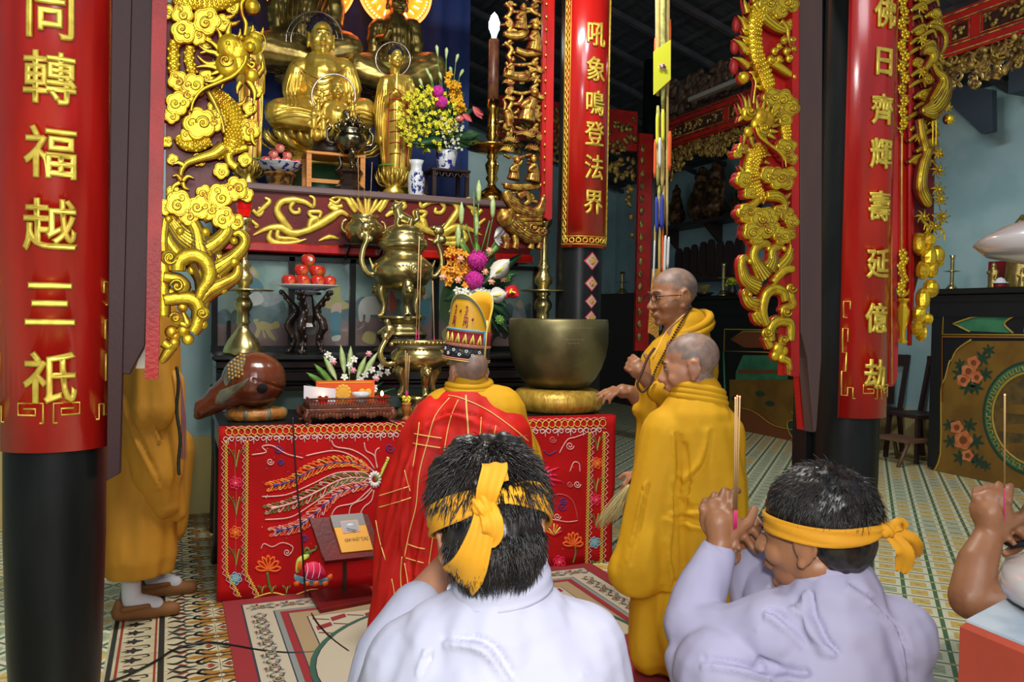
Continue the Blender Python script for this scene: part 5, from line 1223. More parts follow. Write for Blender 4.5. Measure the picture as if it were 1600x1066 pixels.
def bud(mb,a,b_,r,mi,smi):
    a,b_=V(a),V(b_); 
    mb.tube([b_+(b_-a)*0,b_+(b_-a).normalized()*r*1.5,b_+(b_-a).normalized()*r*5,b_+(b_-a).normalized()*r*7.5],[r*.45,r*.8,r,r*.2],7,mi=mi)
def rose(mb,c,r,mi,d=(0,-1,.3)):
    M=look(d); c=V(c); mb.ell(c,r*.6,u=8,w=6,mi=mi)
    for l in range(3):
        for k in range(4+l):
            a=2*PI*k/(4+l)+l; t=M@V((cos(a),sin(a),.9-l*.45)).normalized(); leafmesh(mb,c-M@V((0,0,r*.2)),c+t*r*(.7+.15*l),r*.42,mi,up=M@V((0,0,1)),bend=.25)
rd=random.Random(9)
# arrangement behind the tray
FY=4.42; s=mpp(PY(545,580,FY)); t=thing('flower_bouquet',on(545,FY,TZ),'low bouquet of white orchids, pink roses and green lily buds behind the rosewood tray','bouquet')
pot=on(545,FY,TZ); b=MB(); b.lathe([(0,0),(16*s,0),(20*s,8*s),(24*s,20*s),(22*s,20*s),(0,18*s)],pot,20); b.build('bowl',LEAFD,t)
g=MB(); fl=MB(); root=pot+V((0,0,18*s))
for x,y in ((532,538),(548,540),(572,556),(590,550),(478,582),(490,568),(505,556),(498,578)):
    e=PY(x,y,FY-.02+rd.random()*.06); m_=root.lerp(e,.45)+V((0,-.01,.01)); g.tube([root,m_],.8*s,5); leafmesh(g,m_,e,5.2*s,1 if x>500 else 2)
for k in range(46):
    a=rd.uniform(-1.5,1.5); e=root+V((60*s*sin(a),rd.uniform(-.07,.03),rd.uniform(.02,.30)*cos(a)*.35+rd.uniform(0,.03))); g.tube([root,root.lerp(e,.5)+V((0,0,.01)),e],.6*s,4)
    leafmesh(g,root.lerp(e,.5),e,rd.uniform(1.5,4)*s,rd.choice((1,2,2,3)))
for x,y in ((484,620),(478,600),(610,618),(600,596),(618,606),(500,608),(594,622)): e=PY(x,y,FY-.06); leafmesh(g,root,e,5*s,3)
for x,y,k in ((518,563,0),(546,572,0),(552,562,0),(540,590,0),(571,586,0),(580,578,0),(590,590,0),(596,574,0),(604,582,0),(565,594,0),(575,600,0),(556,600,0),(600,563,0),(608,570,0),(585,606,0),(592,584,0),(562,610,0),(512,555,0)):
    e=PY(x+rd.uniform(-2,2),y,FY-.09+rd.random()*.06); bloom(fl,e,6.5*s,5,0,(rd.uniform(-.5,.5),-1,rd.uniform(0,.6)),cm=2,rnd=k+x)
for x,y in ((521,566),(552,579),(588,592),(576,553)): rose(fl,PY(x,y,FY-.11),5.5*s,1)
for x,y in ((578,604),(583,612),(572,618)): bloom(fl,PY(x,y,FY-.13),6*s,4,3,(0,-1,.2),cm=2)
g.build('foliage',[STEM,BUD,LEAF,LEAFD],t); fl.build('blossoms',[WHT,PNK,YEL,mat('cream_petal',(.78,.66,.50),.5)],t)
# ---- big bouquet in front of the screen ----
FY=5.05; t=thing('flower_bouquet',on(745,FY,SZ),'tall bouquet with magenta chrysanthemums, orange orchids, anthuriums and lilies behind the pointed hat','bouquet')
pot=on(745,FY,SZ); s=mpp(pot); b=MB(); b.lathe([(0,0),(18*s,0),(24*s,12*s),(28*s,32*s),(24*s,46*s),(26*s,50*s),(22*s,50*s),(0,46*s)],pot,24); b.build('vase',DARKW,t)
g=MB(); fl=MB(); root=pot+V((0,0,44*s)); 
def F3(x,y,d=0): return PY(x,y,FY-.10+d)
for x,y in ((748,300,),(721,335),(770,325),(744,354),(716,370)):
    e=F3(x,y,.08); g.tube(cr([root,root.lerp(e,.6)+V((0,.01,0)),e+V((0,0,-16*s))],5),1.1*s,5); bud(g,e+V((0,0,-18*s)),e+V((0,0,-16*s)),4.6*s,1,0)
for x0,y0,x1,y1 in ((742,395,728,350),(752,392,765,345),(742,388,740,300),(735,400,722,372),(760,400,784,362)): g.tube([F3(x0,y0),F3(x1,y1)],1.2*s,5)
for k in range(6): a=-.9+k*.36; leafmesh(fl,F3(772,372),F3(772,372)+V((26*s*cos(a),-.02,26*s*sin(a)+5*s)),5*s,0)
for x,y,x2,y2 in ((735,400,718,378),(750,404,742,376),(762,402,788,372),(728,408,712,396)): leafmesh(g,F3(x,y),F3(x2,y2),6*s,2)
for x,y,rx,ry in ((746,407,15,13),(741,438,14,14)):
    c=F3(x,y,-.03); fl.ell(c,(rx*s,rx*s,ry*s),u=18,w=12,mi=1)
    for k in range(150): u=rd.uniform(-1,1);a=rd.uniform(0,2*PI);q=V((math.sqrt(1-u*u)*cos(a),math.sqrt(1-u*u)*sin(a),u)); fl.tube([c+q*rx*s*.9,c+q*rx*s*1.12],[1.1*s,.5*s],4,mi=1)
for k in range(44):
    a=rd.uniform(0,2*PI); r=rd.random()**.6; x=712+22*r*cos(a)+rd.uniform(-4,4); y=420+34*r*sin(a)
    bloom(fl,F3(x,y,rd.uniform(-.04,.05)),7*s,5,2,(rd.uniform(-.8,.4),-1,rd.uniform(-.3,.6)),rnd=k,cm=2)
for x,y in ((720,405),(692,433),(716,438),(765,392),(768,440),(758,425),(786,436),(771,420)): rose(fl,F3(x,y,-.05),6.5*s,3)
def anth(x,y,x2,y2,w,mi): 
    c=F3(x,y,-.06); e=F3(x2,y2,-.08); leafmesh(fl,c,e,w*s,mi,up=(0,-1,.15),fold=.2); m_=c.lerp(e,.3); fl.tube([m_,m_.lerp(e,.4)+V((0,-.03,0))],1.6*s,6,mi=4)
anth(766,436,796,405,14,5); anth(762,465,792,458,13,5); anth(790,452,812,462,11,6); anth(805,445,786,468,8,6)
for k in range(34): 
    x,y=738+rd.uniform(-24,26),462+rd.uniform(-9,14); bloom(fl,F3(x,y,-.06+rd.random()*.05),7*s,5,0,(rd.uniform(-.5,.5),-1,rd.uniform(-.3,.5)),cm=4,rnd=k)
for x,y in ((790,434),(780,500)): bloom(fl,F3(x,y,-.04),8*s,9,7,(0,-1,.2))
for k in range(40):
    a=rd.uniform(0,2*PI); e=F3(748+62*cos(a)*rd.uniform(.6,1),450+58*sin(a)*rd.uniform(.5,1.1),.02+rd.random()*.1); leafmesh(g,F3(745,450,.1),e,rd.uniform(6,12)*s,3)
for x,y in ((800,410),(812,425),(818,395),(690,470),(700,490),(760,505),(800,500),(780,520),(735,500),(720,480),(795,520),(760,540),(740,530)): leafmesh(g,F3(745,450,.06),F3(x,y,.03),rd.uniform(7,12)*s,3)
g.build('foliage',[STEM,BUD,LEAF,LEAFD],t); fl.build('blossoms',[WHT,MAG,ORG,PEACH,YEL,ANTW,ANTH,LEAF],t)
# ---- bell ----
bp_=on(873,4.40,TZ); s=mpp(bp_)
CU=mat('gold_brocade',(.60,.36,.05),.4,metal=.35,bump=.8,bscale=40,c2=(.42,.24,.03),vscale=40,stretch=(1,1,.3),dist=.006)
b=MB(); b.lathe([(0,4*s),(40*s,3*s),(58*s,0),(66*s,4*s),(71*s,14*s),(70*s,24*s),(62*s,33*s),(50*s,36*s),(42*s,30*s),(0,28*s)],bp_,72,lobes=36,amp=.012); o=b.build('bell_cushion',CU,loc=bp_); tag(o,'round gold brocade ring cushion under the big bronze bowl bell','cushion')
q=bp_+V((0,0,33*s)); b=MB(); b.lathe([(0,0),(34*s,1*s),(48*s,6*s),(59*s,18*s),(68*s,34*s),(74*s,52*s),(77.5*s,72*s),(78*s,92*s),(77*s,108*s),(75*s,110*s),(74*s,107*s),(75*s,90*s),(70*s,50*s),(50*s,12*s),(0,6*s)],q,64); bell=b.build('bowl_bell',BRASSD,loc=q); tag(bell,'huge dark bronze bowl bell with faint scratched writing, on the gold cushion','bell')
sc=MB()
for r in range(5):
    x=840+r*3
    y=513+r*6
    while x<862+(4-r)*6+8:
        L=rd.uniform(3,6); pts=[(x,y),(x+L*.3,y-1.6+rd.uniform(-.6,.6)),(x+L*.6,y+.8),(x+L,y-.6)]
        P=[]
        for a_,b2 in smooth2(pts,2):
            p_=PY(a_,b2,4.40-.28); th=(a_-873)/78; p_=q+V((77.6*s*sin(th),-77.6*s*cos(th),0)); p_.z=PY(a_,b2,4.4-77*s*cos(th)).z; P.append(p_)
        sc.tube(P,.0006,4); x+=L+1.6
sc.build('scratched_writing',mat('scratched_pale_metal',(.40,.36,.22),.5,metal=.4),bell,loc=None)
# ---- book stand on the floor ----
p=PZ(536,935,0.0); 
t=thing('book_stand',p,'dark maroon reading stand on a single post before the altar cloth','stand')
s=mpp(p)
b=MB(); b.prism([PZ(x,y,.03) for x,y in ((482,922),(575,912),(590,935),(500,952))],.03,d=(0,0,-1),bev=.003); b.build('base',DRED,t)
yb=p.y; b=MB(); pa=PZ(538,925,.03); b.tube([pa,V((pa.x,pa.y,.36))],[.012,.012],4,smooth=False); b.build('post',DARKW,t)
ctr=V((pa.x,pa.y,.40)); 
def lec(x,y): # plane of the slanted board
    n=V((.05,-.80,.60)); r=ray(x,y); k=(ctr-CAM).dot(n)/r.dot(n); return CAM+r*k
b=MB(); b.prism([lec(x,y) for x,y in ((483,810),(575,803),(600,870),(507,880))],.018,d=(0,.8,-.6),bev=.003); b.prism([lec(x,y)-V((0,.02,-.015)) for x,y in ((504,872),(598,863),(600,870),(507,880))],.03,d=(0,.8,-.6)); b.build('board',DRED,t)
bk=thing('sutra_book',lec(548,840),'yellow and grey booklet titled KINH NHẬT TỤNG on the maroon reading stand','book')
off=V((.05,-.80,.60)).normalized()
def lq(x,y,h): return lec(x,y)+off*h
b=MB(); b.prism([lq(x,y,.016) for x,y in ((515,808),(565,804),(582,861),(533,866))],.016,d=-off,bev=.001); b.build('book_block',mat('book_orange',(.72,.33,.02),.4),bk)
b=MB(); b.prism([lq(x,y,.0175) for x,y in ((515,808),(565,804),(570,822),(520,827))],.0015,d=-off); b.build('grey_cover_band',mat('book_grey',(.20,.19,.18),.4),bk)
b=MB(); b.prism([lq(x,y,.0185) for x,y in ((530,817),(557,814.5),(562,833),(535,836))],.0012,d=-off); b.prism([lq(x,y,.0192) for x,y in ((532,819),(555,816.5),(559,831),(537,834))],.0012,d=-off,mi=1)
b.ell(lq(546,824,.019),(.018,.004,.010),u=12,w=6,mi=2); b.tube([lq(540,828,.020),lq(556,832,.020)],.0012,4,mi=3); b.tube([lq(541,831,.020),lq(554,834,.020)],.0012,4,mi=3)
b.build('cover_picture',[mat('picture_edge',(.55,.30,.2),.4),mat('picture_grey',(.3,.3,.33),.4),mat('picture_white',(.7,.7,.72),.4),TB],bk)
def textpath(txt,f,size):
    vs_,fs_=glyph(txt,size,.0002,0,0); return [f(v) for v in vs_],fs_
ux=(lq(575,843,.0175)-lq(543,846,.0175)).normalized(); uy=off.cross(ux); cen=lq(556,845,.0172)
vs_,fs_=textpath('KINH NHẬT TỤNG',lambda v:cen+ux*v.x*.78+uy*v.y*1.5+off*(v.z+.0004),.0165); b=MB(); b.add(vs_,fs_,0,False); b.build('title',mat('print_brown',(.10,.03,.01),.5),bk)
# cable
CAB=mat('black_cable',(.006,.006,.006),.4)
P=[PY(457,652,4.07),PY(459,700,4.06),PY(463,760,4.05),PY(468,820,4.04),PZ(474,880,.16)]
P=[V((p.x,4.06-.02*i,p.z)) for i,p in enumerate(P[:4])]+[PZ(478,930,.012),PZ(490,965,.012),PZ(515,995,.012),PZ(545,1018,.012)]
b=MB(); b.tube(cr(P,6),.0042,6); o=b.build('power_cable',CAB,loc=P[4]); tag(o,'black cable hanging down over the altar cloth onto the rug','cable')
P=[PZ(x,y,.008) for x,y in ((170,1066),(200,1055),(240,1035),(275,1014),(320,1004),(360,1008),(420,1018),(480,1020),(540,1012),(585,1005))]
b=MB(); b.tube(cr(P,5),.0045,6); o=b.build('power_cable',CAB,loc=P[4]); tag(o,'black cable lying across the patterned tiles and the rug corner','cable')
# ================= rugs =================
RR=[mat('rug_red',(.28,.018,.022),.9,bump=.4,bscale=400,dist=.002),mat('rug_cream',(.48,.42,.30),.9,bump=.4,bscale=400,dist=.002),mat('rug_tan',(.36,.25,.13),.9,bump=.4,bscale=400,dist=.002),mat('rug_navy',(.03,.03,.05),.9),mat('rug_green',(.03,.10,.06),.9),mat('rug_sage',(.26,.28,.17),.9),mat('rug_grey',(.22,.24,.22),.9)]
GX0,GX1,GY0,GY1=.225,2.14,2.2,4.075
b=MB(); zz=.006
b.bb((GX0,GY0,0),(GX1,GY1,zz),mi=0)
def band(i,mi,z): b.add([(GX0+i,GY0+i,z),(GX1-i,GY0+i,z),(GX1-i,GY1-i,z),(GX0+i,GY1-i,z)],[(0,1,2,3)],mi,False)
for i,mi in ((.075,3),(.083,1),(.205,3),(.21,6),(.232,0),(.262,3),(.266,2),(.335,3),(.34,1)): zz+=.0005; band(i,mi,zz)
ZT=zz+.0006
def bandflower(x,y,ax):
    M=Matrix.Translation((x,y,0))@Matrix.Rotation(ax,4,'Z')
    for s_ in (-1,1):
        ribbon(b,[(-.07,0),(-.03,.02*s_),(.0,.0),(.04,-.025*s_),(.07,0)],[.002,.004,.004,.004,.002],ZT,3,M)
        poly(b,[(.0+s_*.02,.01),(s_*.05,.035),(s_*.035,.005)],ZT,5,M); poly(b,[(s_*.02,-.012),(s_*.055,-.035),(s_*.04,-.006)],ZT,6,M)
        ribbon(b,[(s_*.015,.012),(s_*.04,.036),(s_*.052,.03)],[.002,.003,.002],ZT+.0003,3,M)
    poly(b,[(.022*cos(q),.022*sin(q)) for q in [k*PI/4 for k in range(8)]],ZT+.0003,2,M); poly(b,[(.012*cos(q),.012*sin(q)) for q in [k*PI/4 for k in range(8)]],ZT+.0006,3,M); poly(b,[(.006*cos(q),.006*sin(q)) for q in [k*PI/3 for k in range(6)]],ZT+.0009,6,M)
    poly(b,[(-.03,.03),(-.02,.045),(-.012,.028)],ZT+.0003,0,M); poly(b,[(.06,.0),(.075,.012),(.07,-.01)],ZT+.0003,0,M)
for k in range(13): bandflower(GX0+.144+.133*k+.02,GY1-.144,0)
for k in range(11): bandflower(GX0+.144,GY1-.30-.13*k,PI/2); bandflower(GX1-.144,GY1-.30-.13*k,PI/2)
# inner field: red lozenges with cream lattice
x0,x1,y0,y1=GX0+.35,GX1-.35,GY0+.35,GY1-.35
nxx=16
for i in range(nxx):
    for j in range(10):
        cx=x0+(x1-x0)*(i+.5)/nxx; cy=y1-.045-.085*j; w_=(x1-x0)/nxx*.5
        if cy<y0: continue
        sg=1 if (i+j)%2 else -1
        poly(b,[(cx-w_*.9,cy-.030*sg-.006),(cx+w_*.9,cy+.004*sg-.006),(cx+w_*.9,cy+.030*sg+.010),(cx-w_*.9,cy-.002*sg+.010)],ZT,0); ribbon(b,[(cx-w_*.9,cy-.030*sg-.008),(cx+w_*.9,cy+.004*sg-.008)],[.003,.003],ZT+.0004,3,n=2)
CX,CY=(GX0+GX1)/2,GY1-.98
for r,mi,z in ((.70,4,.0010),(.68,3,.0014),(.675,1,.0018)):
    poly(b,[(CX+r*1.0*cos(q),CY+r*.95*sin(q)) for q in [2*PI*k/48 for k in range(48)]],ZT+z,mi)
rd=random.Random(3)
for k in range(26):
    a=rd.uniform(0,2*PI); r=rd.uniform(.1,.58); x,y=CX+r*cos(a),CY+r*sin(a); mi=rd.choice((0,0,4,5,6))
    for q in range(5): g_=q*1.256+a; poly(b,[(x,y),(x+.03*cos(g_-.4),y+.03*sin(g_-.4)),(x+.055*cos(g_),y+.055*sin(g_)),(x+.03*cos(g_+.4),y+.03*sin(g_+.4))],ZT+.0024,mi)
    ribbon(b,[(x,y),(x+.06,y-.05),(x+.13,y-.04)],[.003,.006,.003],ZT+.0022,4)
o=b.build('rug',RR,loc=(1.18,3.1,0)); tag(o,'cream and red patterned rug with green medallion spread in front of the altar','rug')
b=MB(); P=[(1.55,2.0),(2.3,2.0),(2.3,2.75),(2.05,2.98),(1.70,3.02),(1.5,2.9)]
b.prism([V((x,y,.034)) for x,y in smooth2(P,4,True)],.022,mi=0,d=(0,0,-1)); 
rim=[V((x,y,.035)) for x,y in smooth2(P,4,True)]; b.tube(rim,.007,6,mi=1,closed=True)
M=Matrix.Identity(4)
for (x,y,a) in ((1.80,2.82,.3),(1.86,2.90,1.2),(1.76,2.72,2.2),(1.95,2.78,0),(1.88,2.62,.8),(1.72,2.60,1.7),(2.0,2.9,2.6)):
    for k in (-1,0,1):
        q=a+k*.7; L_=.055; poly(b,[(x,y),(x+L_*.5*cos(q-.3),y+L_*.5*sin(q-.3)),(x+L_*cos(q),y+L_*sin(q)),(x+L_*.5*cos(q+.3),y+L_*.5*sin(q+.3))],.0350,2)
o=b.build('prayer_cushion',[RR[0],RR[1],RR[5]],loc=(1.9,2.5,.012)); tag(o,'dark red flat cushion mat with pale leaf pattern and cream piping, under the kneeling person','mat')
# ================= people =================
SKIN=mat('skin',(.44,.20,.11),.5,c2=(.38,.16,.085),vscale=9,bump=.15,bscale=120,sss=.08,dist=.002)
SKIND=mat('tanned_skin',(.34,.15,.07),.45,c2=(.27,.11,.05),vscale=9,bump=.15,bscale=120,sss=.06,dist=.002)
SCALP=mat('shaved_scalp',(.28,.17,.125),.5,c2=(.17,.12,.10),vscale=30,bump=.2,bscale=300,dist=.001)
HAIR=mat('black_hair',(.008,.007,.007),.38,c2=(.02,.015,.012),vscale=40)
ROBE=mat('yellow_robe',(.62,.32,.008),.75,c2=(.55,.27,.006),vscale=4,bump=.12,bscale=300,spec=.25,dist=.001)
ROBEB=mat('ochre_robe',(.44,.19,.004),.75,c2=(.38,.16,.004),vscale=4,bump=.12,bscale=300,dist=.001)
KAS=mat('red_kasaya',(.62,.012,.005),.6,c2=(.46,.008,.004),vscale=5,bump=.12,bscale=200,spec=.25,dist=.001)
GTHR=mat('gold_seam',(.80,.50,.14),.5)
SHIRT=mat('pale_grey_blue_cotton',(.50,.50,.62),.8,c2=(.46,.46,.58),vscale=5,bump=.12,bscale=400,dist=.001)
BANDC=mat('yellow_headband',(.72,.33,.008),.75,c2=(.62,.27,.006),vscale=9,bump=.15,bscale=300,dist=.001)
EYEW=mat('eye_white',(.6,.55,.5),.3); EYED=mat('eye_dark',(.01,.008,.006),.2); LIP=mat('lips',(.30,.10,.07),.5)
class PB(Blob):
    """body primitives given by picture column, row, distance and radius in pixels"""
    def c(s,*p,n=None):
        Q=[(PD(a,b,d),r*d/F) for a,b,d,r in p]
        for i in range(len(Q)-1): s.cap(Q[i][0],Q[i][1],Q[i+1][0],Q[i+1][1])
        return s
    def e(s,x,y,d,rx,ry=None,rz=None,rot=None): k=d/F; s.ell(PD(x,y,d),(rx*k,(ry or rx)*k,(rz or rx)*k),rot=rot,u=20,w=14); return s
def headM(x,y,d,face,tilt=0,roll=0,k=1):
    """4x4 for a head centred in picture (x,y) at distance d; face = compass angle of the gaze from +Y towards +X, tilt = nod down"""
    return Matrix.Translation(PD(x,y,d))@Matrix.Rotation(-math.radians(face),4,'Z')@Matrix.Rotation(math.radians(roll),4,'Y')@Matrix.Rotation(-math.radians(tilt),4,'X')@Matrix.Scale(k,4)
def add_head(b,M,neck=True,ears=True,fat=1):
    R=M.to_3x3(); k=R.col[0].length; R=R.normalized()
    def e(c,r): b.ell(M@V(c),[a*k for a in r],rot=R,u=24,w=16)
    e((0,-.012,.035),(.078,.098,.086)); e((0,.03,-.02),(.066*fat,.064,.080)); e((0,.042,-.078),(.048*fat,.046,.036)); e((0,.0,-.06),(.062*fat,.06,.045))
    e((0,.085,.022),(.045,.014,.012))                                       # brow
    b.cap(M@V((0,.092,.005)),.008*k,M@V((0,.114,-.034)),.013*k); 
    for s in (-1,1):
        e((s*.011,.105,-.038),(.010,.010,.008)); e((s*.040,.062,-.035),(.024*fat,.026,.026)); e((s*.030,.083,.003),(.014,.010,.007))
        if ears:
            e((s*.079,-.008,-.012),(.010,.020,.033)); b.tube([M@V((s*(.083+.006*sin(a*.8)),-.010+.020*cos(a),-.008+.032*sin(a))) for a in [i*.55-.6 for i in range(9)]],.0052*k,6); e((s*.080,.0,-.042),(.008,.010,.012))
    e((0,.094,-.062),(.022,.013,.006)); e((0,.092,-.072),(.019,.013,.007)); e((0,.075,-.102),(.020,.020,.014))
    if neck: b.cap(M@V((0,-.02,-.06)),.056*k,M@V((0,-.045,-.165)),.062*k)
def head_details(M,t,brow=HAIR,glasses=False):
    R=M.to_3x3(); k=R.col[0].length; R=R.normalized()
    b=MB()
    for s in (-1,1):
        b.ell(M@V((s*.030,.0885,.004)),(.0125*k,.006*k,.0045*k),rot=R,u=12,w=8,mi=0); b.ell(M@V((s*.031,.094,.004)),(.005*k,.0025*k,.0042*k),rot=R,u=8,w=6,mi=1)
        b.tube([M@V((s*x,y,z)) for x,y,z in ((.017,.093,.006),(.030,.0965,.0095),(.044,.087,.005))],[.0016*k]*3,5,mi=1)
    b.build('eyes',[EYEW,EYED],t)
    b=MB()
    for s in (-1,1): b.tube([M@V((s*x,y,z)) for x,y,z in ((.012,.099,.024),(.030,.099,.030),(.048,.084,.024))],[.0022*k,.004*k,.002*k],6,flat=.5)
    b.build('eyebrows',brow,t)
    b=MB(); b.tube([M@V((x,.1065-abs(x)*.35,-.067+abs(x)*-.08)) for x in (-.022,-.011,0,.011,.022)],[.001*k,.003*k,.0035*k,.003*k,.001*k],6); b.build('mouth',LIP,t)
    if glasses:
        b=MB()
        for s in (-1,1):
            P=[M@V((s*(.031+.023*cos(a)),.106,.002+.016*sin(a))) for a in [2*PI*i/20 for i in range(20)]]; b.tube(P,.0014*k,5,closed=True)
            b.tube([M@V((s*.054,.105,.006)),M@V((s*.080,.06,.006)),M@V((s*.086,0,.003)),M@V((s*.084,-.018,-.008))],.0016*k,5)
        b.tube([M@V((-.009,.107,.004)),M@V((0,.111,.007)),M@V((.009,.107,.004))],.0014*k,5); b.build('spectacles',mat('dark_spectacle_frame',(.02,.015,.015),.25,metal=.6),t)
def scalp_pick(M):
    I=M.inverted()
    def f(c):
        q=I@c
        if q.length>.22 or q.z<-.075: return 0
        line=.045-.9*(.06-q.y) if q.y<.06 else .075
        n=.012*noise.noise(q*40)
        if abs(q.x)>.062 and q.y>-.03 and q.z<.03: return 0
        return 1 if (q.z+n>.055 and q.y<.075) or (q.y+n<-.01 and q.z>-.075) or (q.z+n>.02 and q.y<.03 and abs(q.x)>.05) else 0
    return f
def fold_f(fr=(26,26,3),amp=.012,seed=0,floor=True,top=None,extra=None):
    def f(p,n):
        a=noise.noise(V((p.x*fr[0]+seed,p.y*fr[1],p.z*fr[2]))); a=a-.35*abs(a)
        k=amp if top is None else amp*max(.12,min(1,(top-p.z)/.35))
        q=p+n*a*2*k
        if extra: q=extra(q,n)
        if floor and q.z<.006: q.z=.006+abs(noise.noise(p*9))*.01
        return q
    return f
def wrinkle(lines,w=.02,amp=.008):
    """sharp cloth folds along 3-D polylines: ridge beside a valley"""
    segs=[]
    for L in lines:
        P=cr(L,4); segs.append(P)
    def f(q,n):
        o=0
        for P in segs:
            best=9e9;bp=None;bi=0
            for i,p in enumerate(P):
                d=(q-p).length_squared
                if d<best: best=d;bp=p;bi=i
            d=math.sqrt(best)
            if d<w*2.2:
                t=(P[min(bi+1,len(P)-1)]-P[max(bi-1,0)]).normalized(); s=(q-bp).dot(t.cross(n))
                fade=sin(PI*(bi+.5)/len(P))**.6; o+=amp*fade*( math.exp(-((s-w*.45)/(w*.42))**2)-.9*math.exp(-((s+w*.35)/(w*.35))**2))
        return q+n*o
    return f
def strip(mb,pts,w,nrm,thick=.004,ridge=.004,nr=4,mi=0,N_=5,seed=0,across=11):
    """cloth strip: pts centre line, w widths, nrm list of outward normals"""
    P=cr(pts,N_); m=len(P); vs=[]
    for i,p in enumerate(P):
        t=(P[min(i+1,m-1)]-P[max(i-1,0)]).normalized(); u=i/(m-1); n=V(lerpl([V(a) for a in nrm],u)).normalized() if len(nrm)>1 else V(nrm[0]); sd=t.cross(n).normalized(); n=sd.cross(t); ww=lerpl(w,u)/2
        for side in (1,-1):
            for k in range(across):
                v=(k/(across-1)*2-1)*side; h=ridge*(sin(v*side*nr*PI*.5+seed+u*1.5)+.4*sin(v*side*nr*1.7+seed*2+u*4)); vs.append(p+sd*ww*v+n*(h+(thick/2 if side>0 else -thick/2)))
    K=2*across; fs=[(i*K+k,i*K+(k+1)%K,(i+1)*K+(k+1)%K,(i+1)*K+k) for i in range(m-1) for k in range(K)]
    fs+=[tuple(range(K-1,-1,-1)),tuple((m-1)*K+k for k in range(K))]
    mb.add(vs,fs,mi)
def hairdo(M,name_parent,n,length,region,flow,mat_=HAIR,rad=(.0835,.103,.091),c0=(0,-.012,.035),r=.0007,lift=.25,seed=1,curl=.3,spread=.9):
    """strands rooted on the head's surface"""
    rd=random.Random(seed); b=MB(); R=M.to_3x3(); 
    k=0; tries=0
    while k<n and tries<n*6:
        tries+=1
        z=rd.uniform(-.75,1); a=rd.uniform(0,2*PI); q=V((math.sqrt(max(0,1-z*z))*cos(a),math.sqrt(max(0,1-z*z))*sin(a),z))
        if not region(q): continue
        k+=1
        p=V((c0[0]+q.x*rad[0],c0[1]+q.y*rad[1],c0[2]+q.z*rad[2])); nn=q.normalized(); f=flow(q); f=(f-nn*f.dot(nn)).normalized()
        f=(f+V((rd.gauss(0,1),rd.gauss(0,1),rd.gauss(0,1)))*curl).normalized(); L=length*rd.uniform(.6,1.25); pts=[]; pos=p-nn*.002; d=(f+nn*lift).normalized()
        for j in range(5):
            pts.append(M@pos); pos=pos+d*L/4
            qq=V(((pos.x-c0[0])/rad[0],(pos.y-c0[1])/rad[1],(pos.z-c0[2])/rad[2]))
            h=qq.length-1; d=(d-nn*max(0,h)*spread*.8+V((0,0,-.12))).normalized()
            if qq.length<1.0: pos+=nn*.002
        b.tube(pts,[r*1.0,r*1.1,r,r*.8,r*.2],3,caps=False)
    return b.build('hair',mat_,name_parent)
def finger(b,p,d1,d2,d3,l,r):
    p=V(p); a=p+V(d1)*l*.45; c=a+V(d2)*l*.32; e=c+V(d3)*l*.24
    b.cap(p,r*1.08,a,r); b.cap(a,r,c,r*.92); b.cap(c,r*.92,e,r*.8)
def hand(b,P,R,k=1,curls=(.5,.6,.7,.8),thumb=(.4,.2),side=1):
    """P wrist, R 3x3: X across the palm (towards the thumb), Y along the fingers, Z out of the back of the hand"""
    def w(v): return P+R@(V(v)*k)
    b.cap(w((0,0,0)),.024*k,w((0,.05,0)),.030*k); b.ell(w((0,.055,0)),(.040*k,.045*k,.016*k),rot=R)
    b.cap(w((.022,.02,-.004)),.016*k,w((.030,.05,-.006)),.014*k)
    for i,(x,l,c) in enumerate(zip((.030,.010,-.010,-.028),(.072,.080,.074,.058),curls)):
        a1,a2,a3=c*1.2,c*2.2,c*2.9
        ds=[R@V((x*1.2,cos(a),-sin(a))) for a in (a1,a2,a3)]
        finger(b,w((x,.088-abs(x-.005)*.25,0)),ds[0].normalized(),ds[1].normalized(),ds[2].normalized(),l*k,.0082*k)
        b.ell(w((x,.086-abs(x-.005)*.25,.006)),.0095*k,u=8,w=6)
    t0=w((.030,.030,-.006)); d=(R@V((cos(thumb[0])*.9,.6,-thumb[1]))).normalized(); d2=(R@V((.35,.9,-thumb[1]*1.4))).normalized()
    b.cap(t0,.013*k,t0+d*.035*k,.0105*k); b.cap(t0+d*.035*k,.0105*k,t0+d*.035*k+d2*.028*k,.009*k)
def frame(y,z):
    y=V(y).normalized(); z=V(z); z=(z-y*z.dot(y)).normalized(); x=y.cross(z); return Matrix((x,y,z)).transposed()
def person(name,loc,label): return thing(name,loc,label,'person')
# ---------- celebrant in red kasaya ----------
D=3.45; t=person('person',(1.22,3.28,0),'person in red kasaya over yellow robe kneeling before the altar')
M=headM(731,582,D,-9,4,0,.95); b=PB(); add_head(b,M)
b.c((733,610,D,24),(735,680,D,50),(735,820,D,60),(735,960,D,60)); b.c((700,660,D,32),(672,760,D,24),(700,800,3.3+.5,18)); b.c((785,660,D,32),(810,770,D,24),(780,800,3.9,18)); 
hand(b,PD(728,790,3.8),frame((0,.4,.9),(0,1,-.2)),.9)
b.make('body',[SKIN,SCALP],t,voxel=.007,smooth=3,picker=scalp_pick(M))
head_details(M,t)
b=PB(); b.c((733,606,D,31),(735,630,D,40)); b.c((700,650,D,46),(775,650,D,50)); b.c((738,650,D,54),(742,760,D+.02,76),(735,960,D+.02,88)); b.c((775,656,D+.01,48),(808,718,D+.02,41),(812,800,D+.02,38),(800,850,D,36)); b.c((742,800,D,80),(730,1000,D,92))
b.make('yellow_robe',ROBE,t,voxel=.011,smooth=6,disp=fold_f((20,20,5),.012,3,top=.95))
rb=b
b=MB(); 
